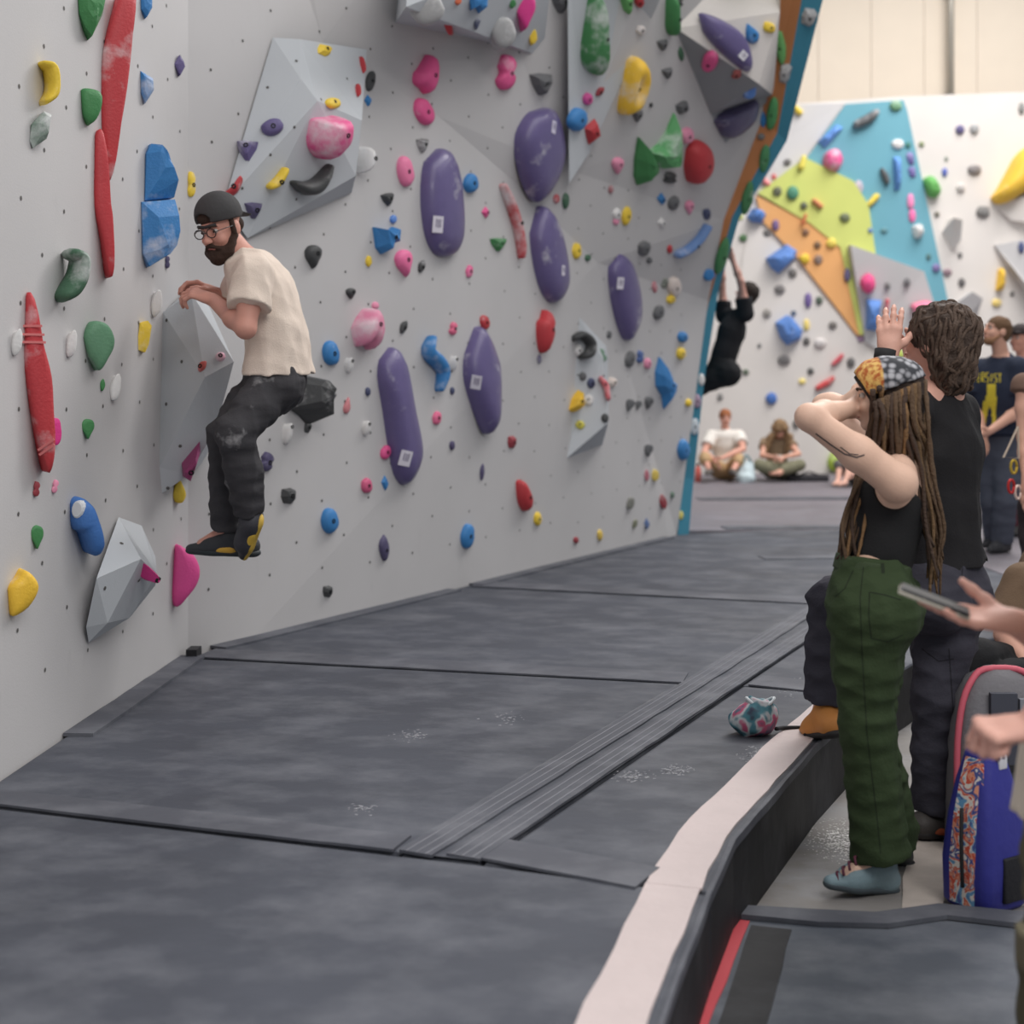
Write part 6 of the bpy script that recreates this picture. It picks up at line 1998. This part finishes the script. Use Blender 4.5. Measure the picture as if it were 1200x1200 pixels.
# ---- seated pair at the back wall
D = 18.6
Js = J_(D, dict(head=(850, 490, 0), neck=(850, 507, .05), chest=(850, 520, .05), waist=(850, 537, .08), pelvis=(850, 549, .1),
                sh=[(834, 511, 0), (866, 511, 0)], el=[(825, 530, -.2), (871, 526, -.25)], wr=[(838, 540, -.4), (848, 536, -.5)],
                hip=[(842, 550, 0), (858, 550, 0)], kn=[(826, 537, -.35), (866, 539, -.35)], an=[(832, 553, -.55), (858, 553, -.55)],
                heel=[(833, 556, -.5), (857, 556, -.5)], toe=[(828, 557, -.75), (862, 557, -.75)]), fwd=np.array((0, -1, 0)), face=np.array((.05, -1, -.1)), s=.95)
sm, Rs, Js = person('person', 'red-haired man in a white T-shirt sitting cross-armed at the foot of the back wall', Js, vox=.013, skin=(226, 168, 148),
                    shirt=dict(color=(236, 230, 222), hem=w_(850, 547, D + .08), sleeve=.6, g=.025), pants=dict(color=(196, 164, 124), end=.3, g=.02), shoes=dict(color=(96, 90, 86)), base=w_(850, 556, D) * (1, 1, 0) + (0, 0, MT))
hair_cap(sm, Js['head'], Rs, mat((160, 100, 66), .85), vox=.012)
Jq = J_(D, dict(head=(914, 504, -.1), neck=(911, 516, .05), chest=(910, 527, .05), waist=(911, 541, .1), pelvis=(912, 550, .12),
                sh=[(897, 519, 0), (925, 519, 0)], el=[(893, 534, -.2), (936, 532, -.2)], wr=[(908, 536, -.45), (918, 536, -.45)],
                hip=[(904, 551, 0), (920, 551, 0)], kn=[(890, 545, -.35), (937, 545, -.35)], an=[(915, 553, -.55), (904, 554, -.5)],
                heel=[(918, 555, -.55), (901, 556, -.5)], toe=[(900, 556, -.65), (920, 557, -.62)]), fwd=np.array((0, -1, -.1)), face=np.array((.1, -.8, -.6)), s=.9)
sw_, Rq, Jq = person('person', 'long-haired woman sitting cross-legged and looking down beside the white-shirted man', Jq, vox=.013, skin=(222, 168, 146), fem=True,
                     shirt=dict(color=(150, 128, 104), hem=w_(911, 549, D + .1), sleeve=.4, g=.02), pants=dict(color=(128, 126, 104), end=.9, g=.02, cuff=.05), shoes=None, base=w_(912, 556, D) * (1, 1, 0) + (0, 0, MT))
P = lambda x, y, z: np.array(Jq['head']) + Rq @ (np.array((x, y, z)) * .9)
S = Solid(.012)
S.ell(P(0, -.02, .05), (.1, .12, .1), Rq)
for s in (-1, 1):
    S.chain([P(s * .08, -.02, .03), w_(914 + s * 11, 512, D - .1), w_(910 + s * 13, 530, D - .12)], [.05, .05, .03])
S.plane(P(0, .075, 0), Rq @ np.array((0, 1, -.3)), lo=P(-.2, 0, -.2) - .2, hi=P(.2, .2, .2) + .2)
S.wrinkle(.012, 50)
S.build('hair', mat((140, 112, 82), .85, bump=.5), sw_, at=sw_.location)
V, F = tube([w_(909, 536, D - .5), w_(916, 536, D - .5)], .03, 12)
obj('wristwatch', V, F, mat((238, 232, 224), .5), parent=sw_)

# ---- person sitting on the mat, hidden but for bent bare legs behind the woman
D = 17.4
Jl = J_(D, dict(head=(1003, 505, .3), neck=(1004, 520, .35), chest=(1005, 533, .35), waist=(1006, 547, .35), pelvis=(1006, 556, .35),
                sh=[(1018, 523, .35), (992, 523, .35)], el=[(1022, 540, .2), (992, 540, .15)], wr=[(1010, 548, -.1), (996, 550, -.1)],
                hip=[(1012, 557, .3), (1000, 557, .3)], kn=[(998, 540, -.1), (984, 545, .0)], an=[(990, 566, -.25), (982, 565, -.15)],
                heel=[(994, 568, -.2), (985, 568, -.12)], toe=[(978, 569, -.35), (974, 569, -.3)]), fwd=np.array((-.8, -.6, 0)), face=np.array((-.8, -.5, 0)), s=.9)
ln_, Rl, Jl = person('person', 'bare-legged person sitting on the mats, mostly hidden behind the dreadlocked woman', Jl, vox=.014, skin=(230, 180, 160),
                     shirt=dict(color=(150, 150, 150), hem=w_(1006, 554, D + .35), sleeve=.5, g=.02), pants=dict(color=(110, 106, 104), end=.02, g=.015), shoes=None, base=w_(1006, 566, D) * (1, 1, 0) + (0, 0, MT))
hair_cap(ln_, Jl['head'], Rl, mat((90, 70, 54), .85), vox=.012, sc_=.9)

# ---- person with bare arm and climbing gear at the right edge, farther back
D = 7.6
Jg = J_(D, dict(head=(1222, 396, 0), neck=(1222, 436, .03), chest=(1224, 486, 0), waist=(1226, 538, 0), pelvis=(1226, 584, 0),
                sh=[(1200, 452, 0), (1246, 452, 0)], el=[(1199, 512, -.04), (1262, 520, .05)], wr=[(1203, 566, -.12), (1250, 570, -.1)],
                hip=[(1216, 596, 0), (1238, 596, 0)], kn=[(1214, 660, 0), (1240, 660, 0)], an=[(1214, 712, 0), (1242, 712, 0)],
                heel=[(1216, 719, .08), (1244, 719, .08)], toe=[(1206, 723, -.18), (1236, 723, -.18)]), fwd=np.array((-.5, .86, 0)), face=np.array((-.6, .8, .2)), s=.9)
gp, Rg, Jg = person('person', 'bare-armed person with dangling climbing gear, cut by the right edge beside the navy-shirted man', Jg, vox=.009, skin=(220, 170, 148), fem=True,
                    shirt=dict(color=(120, 96, 84), hem=w_(1226, 560, D), sleeve=.1, g=.012), pants=dict(color=(64, 56, 58), g=.018), shoes=dict(color=(60, 58, 58)))
hair_cap(gp, Jg['head'], Rg, mat((110, 84, 62), .85), vox=.01)
V, F = tube([w_(1193, 500, D - .1), w_(1176, 536, D - .12), w_(1194, 537, D - .1), w_(1193, 500, D - .1)], .006, 6)
obj('gear_sling', V, F, mat((196, 178, 160), .5), parent=gp)
for x, y, c in ((1188, 547, (190, 160, 60)), (1185, 570, (190, 50, 50)), (1193, 577, (224, 200, 190))):
    q = [w_(x + 3.6 * math.cos(a), y + 8 * math.sin(a), D - .11) for a in [k * math.pi / 5 for k in range(11)]]
    V, F = tube(q, .008, 6)
    obj('carabiner', V, F, mat(c, .4, metal=.4), parent=gp, smooth=True)

# ---- seated person in brown at the right edge
D = 5.95
Jb = J_(D, dict(head=(1256, 566, .1), neck=(1248, 624, .1), chest=(1240, 680, .05), waist=(1240, 735, .1), pelvis=(1240, 778, .12),
                sh=[(1200, 684, -.05), (1272, 660, .1)], el=[(1176, 744, -.1), (1290, 730, -.1)], wr=[(1206, 778, -.3), (1250, 786, -.3)],
                hip=[(1222, 790, .05), (1256, 790, .1)], kn=[(1148, 775, -.3), (1190, 800, -.45)], an=[(1146, 862, -.15), (1196, 900, -.5)],
                heel=[(1152, 884, -.1), (1204, 916, -.45)], toe=[(1122, 890, -.22), (1170, 926, -.6)]), fwd=np.array((-.8, -.5, 0)), face=np.array((-.8, -.4, 0)), s=.95)
bp_, Rb, Jb = person('person', 'seated person in a brown top and black trousers at the right edge behind the phone', Jb, vox=.008, skin=(214, 164, 144),
                     shirt=dict(color=(112, 92, 74), hem=w_(1240, 790, D + .12), sleeve=.75, g=.03), pants=dict(color=(34, 34, 36), g=.03, cuff=.06, end=.85), shoes=dict(color=(50, 48, 48)), base=(w_(1240, 800, D)[0], D, 0))
hair_cap(bp_, Jb['head'], Rb, mat((70, 54, 44), .85), vox=.009)

# ---- person holding a phone, cut by the right edge
D = 2.72
Jp = J_(D, dict(head=(1290, 300, .1), neck=(1288, 410, .1), chest=(1306, 560, .08), waist=(1298, 720, .05), pelvis=(1284, 860, .02),
                sh=[(1270, 505, -.16), (1282, 500, .28)], el=[(1282, 770, -.12), (1296, 790, .28)], wr=[(1206, 852, -.08), (1186, 728, .12)],
                hip=[(1280, 900, -.08), (1282, 900, .12)], kn=[(1250, 1120, -.1), (1256, 1110, .12)], an=[(1246, 1280, -.06), (1256, 1270, .12)],
                heel=[(1290, 1335, -.06), (1300, 1325, .12)], toe=[(1160 + 60, 1338, -.1), (1230, 1326, .1)]), fwd=np.array((-.97, .1, 0)), face=np.array((-.95, .1, -.3)), s=1.0)
pp, Rp, Jp = person('person', 'person in cream top and olive trousers at the right edge, holding a phone', Jp, vox=.005, skin=(224, 172, 156), headscale=1,
                    hands=[dict(fwd=(-1, -.1, -.06), pn=(.05, .35, -1), curls=(1.35, 1.4, 1.45, 1.5), thumb=-1, tcurl=.9, tout=.35), dict(fwd=(-1, .05, .1), pn=(.1, -.35, 1), curls=(.1, .1, .16, .2), thumb=1, tcurl=.25, tout=.9, spread=.05)],
                    shirt=dict(color=(222, 212, 196), hem=w_(1280, 968, D), sleeve=1.0, g=.028, flare=.02, vox=.007, wr=.005, wf=22), pants=dict(color=(96, 92, 74), g=.02, cuff=.08, vox=.007, chalk=.05, wr=.006), shoes=dict(color=(60, 58, 56)))
hair_cap(pp, Jp['head'], Rp, mat((80, 64, 52), .85), vox=.008)
S = Solid(.006)
S.cap(w_(1206, 1090, D - .14), w_(1206, 1136, D - .14), .05, .05, .01, (1, 0, 0), .4, ca=True, cb=True)
S.build('cargo_pocket', mat((112, 106, 86), .85, bump=.3), pp, at=pp.location)
# ------------------------------------------------------------------ things people brought
def rrect(c, hw, hd, r, ang, z, n=4):
    pts = []
    for sx, sy, a0 in ((1, 1, 0), (-1, 1, 90), (-1, -1, 180), (1, -1, 270)):
        for k in range(n):
            a = math.radians(a0 + 90 * k / (n - 1))
            pts.append((sx * (hw - r) + r * math.cos(a), sy * (hd - r) + r * math.sin(a)))
    ca, sa = math.cos(ang), math.sin(ang)
    return [Vector((c[0] + x * ca - y * sa, c[1] + x * sa + y * ca, z)) for x, y in pts]


def loft(name, rings, m, parent=None, smooth=True, at=None):
    V, F = [], []
    n = len(rings[0])
    for r in rings: V += r
    for i in range(len(rings) - 1):
        for k in range(n):
            F.append((i * n + k, i * n + (k + 1) % n, (i + 1) * n + (k + 1) % n, (i + 1) * n + k))
    F.append(tuple(range(n - 1, -1, -1)))
    F.append(tuple((len(rings) - 1) * n + k for k in range(n)))
    return obj(name, V, F, m, parent, smooth, at=at)


# phone in the open hand
Dp = 2.84
p0, p1 = w_(1055, 688, Dp + .03), w_(1136, 719, Dp - .01)
ax = nrm(p1 - p0)
sd = nrm(np.array((.12, 1, .1)))
sd = nrm(sd - ax * sd.dot(ax))
up_ = np.cross(ax, sd)
if up_[2] < 0: up_ = -up_
Rp_ = Matrix((ax, sd, up_)).transposed()
pc = (p0 + p1) / 2
L_ = np.linalg.norm(p1 - p0)
ph = bevel_box('phone', pc, (L_, .074, .0095), mat((32, 32, 35), .35, metal=.2), R=Rp_, bev=.003)
tag(ph, 'dark smartphone with a pale case edge lying on an open hand', 'phone')
V, F = box(pc + up_ * .0052, (L_ - .008, .068, .0012), Rp_)
obj('screen', V, F, mat((20, 21, 24), .45, spec=.2), parent=ph)
bevel_box('case', pc - up_ * .0042, (L_ + .003, .077, .0075), mat((196, 190, 176), .4), parent=ph, R=Rp_, bev=.003)
for k in (.25, .42):
    V, F = box(pc + ax * (L_ * k) - np.array(sd) * .0385, (.02, .002, .003), Rp_)
    obj('side_button', V, F, mat((20, 20, 22), .4), parent=ph)

# grey backpack with pink piping
gx = w_(1172, 1000, 4.42)
g0 = (gx[0] + .02, 4.5)
prof = [(.0, .14, .09), (.03, .155, .105), (.2, .155, .115), (.38, .15, .105), (.5, .13, .09), (.57, .095, .07), (.6, .05, .045)]
M_GB = mat((116, 114, 118), .8, bump=.3, vary=.1)
gb = empty('backpack', (g0[0], g0[1], 0))
tag(gb, 'grey backpack with pink piping standing behind the blue printed bag', 'backpack')
loft('pack_body', [rrect(g0, hw, hd, .05, .05, z) for z, hw, hd in prof], M_GB, gb, at=(g0[0], g0[1], 0))
q = [Vector((g0[0] + sx * (hw + .002), g0[1] - hd * .62, z)) for sx, hw, hd, z in [(-1, a, b, c) for c, a, b in prof] + [(1, a, b, c) for c, a, b in prof[::-1]]]
V, F = tube(spline(q, 3), .011, 8)
obj('pink_piping', V, F, mat((206, 96, 112), .6), parent=gb, smooth=True)
obj('front_panel', *box((g0[0] - .02, g0[1] - .108, .34), (.085, .022, .4)), mat((70, 72, 82), .8), parent=gb)
obj('front_panel', *box((g0[0] + .075, g0[1] - .103, .34), (.085, .022, .36)), mat((132, 134, 142), .8), parent=gb)
for z in (.3, .24):
    obj('compression_strap', *box((g0[0], g0[1] - .118, z), (.29, .012, .022)), mat((40, 40, 42), .8), parent=gb)

# blue bag with a colourful printed side panel
bx = w_(1152, 1062, 4.0)
b0 = (bx[0] + .012, 4.02)
prof = [(.005, .088, .075), (.02, .098, .085), (.14, .098, .09), (.27, .085, .08), (.37, .066, .066), (.44, .05, .05), (.465, .046, .044)]
ang = .55
bb = empty('tote_backpack', (b0[0], b0[1], 0))
tag(bb, 'deep blue bag with a red, white and blue printed side on the floor', 'bag')
loft('bag_body', [rrect(b0, hw, hd, .03, ang, z) for z, hw, hd in prof], mat((52, 54, 140), .6, bump=.3, bscale=30, vary=.12, vscale=5), bb, at=(b0[0], b0[1], 0))
mp_ = bpy.data.materials.new('abstract_print')
mp_.use_nodes = True
N, L = mp_.node_tree.nodes, mp_.node_tree.links
pb = N['Principled BSDF']; pb.inputs['Roughness'].default_value = .65
tc = N.new('ShaderNodeTexCoord')
n1 = N.new('ShaderNodeTexNoise'); n1.inputs['Scale'].default_value = 17; n1.inputs['Detail'].default_value = 3; n1.inputs['Distortion'].default_value = 1.6
L.new(tc.outputs['Object'], n1.inputs['Vector'])
cr = N.new('ShaderNodeValToRGB'); cr.color_ramp.interpolation = 'CONSTANT'
els = [(0, (.06, .09, .3)), (.38, (.12, .3, .5)), (.44, (.72, .66, .6)), (.5, (.6, .09, .05)), (.56, (.75, .32, .2)), (.6, (.06, .08, .26)), (.66, (.7, .66, .62))]
while len(cr.color_ramp.elements) < len(els): cr.color_ramp.elements.new(.9)
for e_, (p_, c_) in zip(cr.color_ramp.elements, els): e_.position = p_; e_.color = (*c_, 1)
L.new(n1.outputs['Fac'], cr.inputs[0]); L.new(cr.outputs[0], pb.inputs['Base Color'])
ca, sa = math.cos(ang), math.sin(ang)
loc_b = lambda x, y, z: Vector((b0[0] + x * ca - y * sa, b0[1] + x * sa + y * ca, z))
V, F = [], []
for z, hw, hd in prof[1:-1]:                             # panel wrapped on the side that faces left
    for t in (-.72, -.3, .1, .5):
        V.append(loc_b(-hw - .003 + (0 if abs(t) < .6 else .006), hd * t, z))
for i in range(len(prof) - 3):
    for k in range(3):
        F.append((i * 4 + k, i * 4 + k + 1, i * 4 + 5 + k, i * 4 + 4 + k))
obj('printed_panel', V, F, mp_, parent=bb, at=(b0[0], b0[1], 0))
bevel_box('mesh_pocket', loc_b(.025, -.09, .1), (.11, .016, .13), mat((28, 28, 34), .7, bump=.4), parent=bb, R=Matrix.Rotation(ang, 3, 'Z'), bev=.006)
bevel_box('buckle', loc_b(.01, -.052, .43), (.034, .014, .04), mat((214, 214, 220), .4), parent=bb, R=Matrix.Rotation(ang, 3, 'Z'), bev=.003)
for s in (-1, 1):
    V, F = tube(spline([loc_b(s * .03, .0, .45), loc_b(s * .05, -.02, .5), loc_b(s * .02, -.05, .52), loc_b(s * .01, -.055, .44)], 4), .007, 6)
    obj('shoulder_strap', V, F, mat((204, 208, 224) if s > 0 else (52, 54, 120), .7), parent=bb, smooth=True)
V, F = tube(spline([loc_b(-.1, .0, .3), loc_b(-.125, -.02, .2), loc_b(-.12, -.02, .08)], 4), .006, 6)
obj('loose_strap', V, F, mat((30, 30, 32), .8), parent=bb, smooth=True)

# chalk bag on the mat
Dk = 4.93
ck = w_(885, 847, Dk)
cb0 = np.array((ck[0], Dk, MT))
mcb = bpy.data.materials.new('woven_print')
mcb.use_nodes = True
N, L = mcb.node_tree.nodes, mcb.node_tree.links
pb = N['Principled BSDF']; pb.inputs['Roughness'].default_value = .85
tc = N.new('ShaderNodeTexCoord')
n1 = N.new('ShaderNodeTexNoise'); n1.inputs['Scale'].default_value = 14; n1.inputs['Detail'].default_value = 2
L.new(tc.outputs['Object'], n1.inputs['Vector'])
cr = N.new('ShaderNodeValToRGB'); cr.color_ramp.interpolation = 'EASE'
els = [(.3, (.03, .04, .07)), (.42, (.05, .16, .2)), (.5, (.4, .42, .44)), (.57, (.42, .08, .16)), (.68, (.06, .09, .14))]
while len(cr.color_ramp.elements) < len(els): cr.color_ramp.elements.new(.9)
for e_, (p_, c_) in zip(cr.color_ramp.elements, els): e_.position = p_; e_.color = (*c_, 1)
L.new(n1.outputs['Fac'], cr.inputs[0]); L.new(cr.outputs[0], pb.inputs['Base Color'])
S = Solid(.005, 8)
S.ell(cb0 + (-.01, 0, .05), (.085, .07, .055))
S.ell(cb0 + (.03, .02, .07), (.06, .055, .045))
S.cap(cb0 + (.0, 0, .06), cb0 + (.02, .01, .12), .05, .035, .03, cb=True)
S.plane(cb0, (0, 0, -1))
S.wrinkle(.006, 45)
cbg = S.build('chalk_bag', mcb, at=cb0)
tag(cbg, 'small crumpled patterned chalk bag lying on the mat near the edge', 'chalk bag')
q = [cb0 + np.array((.05 * math.cos(a) + .02, .035 * math.sin(a) + .01, .118 + .012 * math.cos(a * 2))) for a in [k * math.pi / 8 for k in range(17)]]
V, F = tube(q, .006, 6)
obj('rim', V, F, mat((200, 206, 210), .8), parent=cbg, smooth=True)
q = [cb0 + np.array(v) for v in ((.075, .0, .02), (.12, .05, .012), (.2, .06, .008), (.24, .0, .007), (.17, -.04, .007), (.3, -.05, .007))]
V, F = tube(spline(q, 5), .0075, 6)
obj('waist_strap', V, F, mat((40, 40, 44), .8), parent=cbg, smooth=True)

# bits beside the seated pair
Ds = 18.2
S = Solid(.012, 3)
c0 = w_(874, 546, Ds)
c0[2] = MT
S.cap(c0 + (0, 0, .06), c0 + (.02, .02, .2), .13, .09, .05)
S.plane(c0, (0, 0, -1))
S.wrinkle(.015, 25)
tb_ = S.build('carrier_bag', mat((206, 222, 226), .7, vary=.25, vscale=9), at=c0)
tag(tb_, 'pale blue-white soft bag on the mat between the seated pair', 'bag')
V, F = tube(spline([c0 + (-.05, -.04, .26), c0 + (.0, -.04, .36), c0 + (.07, -.03, .27)], 4), .012, 6)
obj('handle', V, F, mat((70, 130, 140), .7), parent=tb_, smooth=True)
c1 = w_(818, 546, Ds); c1[2] = MT
bt_ = loft('bottle', [rrect((c1[0], c1[1]), r, r, r * .98, 0, MT + z) for z, r in ((0, .04), (.17, .04), (.2, .025), (.22, .02))], mat((220, 110, 100), .5), at=c1)
tag(bt_, 'small coral bottle on the mat left of the seated red-haired man', 'bottle')
loft('bottle_cap', [rrect((c1[0], c1[1]), r, r, r * .98, 0, MT + z) for z, r in ((.22, .024), (.25, .024))], mat((60, 60, 60), .5), bt_, at=c1)

# dull black gear bag far on the mats behind the woman's elbow
c2 = w_(946, 560, 18.4); c2[2] = MT
gbx = bevel_box('gear_bag', c2 + np.array((0, 0, .045)), (.55, .25, .09), mat((58, 56, 60), .85), bev=.03)
tag(gbx, 'low dark flat bag on the mats right of the seated woman', 'bag')
V, F = tube(spline([c2 + (-.12, -.1, .09), c2 + (0, -.1, .13), c2 + (.12, -.1, .09)], 4), .012, 6)
obj('handle', V, F, mat((40, 40, 42), .85), parent=gbx, smooth=True)

# chalk spilled on the lower floor and on the mats
rng = random.Random(21)
V, F = [], []
for i in range(700):
    x, y = rng.gauss(985, 17), rng.gauss(984, 11)
    p = G(x, y, .0012)
    r = rng.uniform(.0012, .0036) * (1.8 if rng.random() < .1 else 1)
    o_ = len(V)
    k_ = 6
    for k in range(k_):
        a_ = k * 2 * math.pi / k_
        rr = r * rng.uniform(.6, 1.2)
        V.append((p.x + math.cos(a_) * rr * 1.3, p.y + math.sin(a_) * rr, .0012 + rng.random() * .0006))
    F.append(tuple(range(o_, o_ + k_)))
cd = obj('chalk_dust', V, F, mat((226, 224, 222), .9), at=G(985, 984, 0))
tag(cd, 'white chalk dust scattered on the lower floor behind the woman\'s shoe', 'chalk', kind='stuff')
V, F = [], []
for cx_, cy_, sx_, sy_, n_ in ((893, 884, 12, 4, 90), (792, 902, 9, 3, 36), (742, 910, 12, 3, 30), (930, 806, 8, 4, 40), (480, 862, 10, 3, 20), (595, 842, 8, 3, 14), (425, 947, 8, 3, 14)):
    for i in range(n_ * 3):
        p = G(rng.gauss(cx_, sx_), rng.gauss(cy_, sy_), MT)
        r = rng.uniform(.001, .0036)
        o_ = len(V)
        for k in range(6):
            a_ = k * math.pi / 3
            rr = r * rng.uniform(.6, 1.2)
            V.append((p.x + math.cos(a_) * rr * 1.8, p.y + math.sin(a_) * rr, MT + .001))
        F.append(tuple(range(o_, o_ + 6)))
cd = obj('chalk_dust', V, F, mat((172, 173, 178), .9), at=G(893, 884, MT))
tag(cd, 'pale chalk marks scattered on the dark mats near the raised edge', 'chalk', kind='stuff')
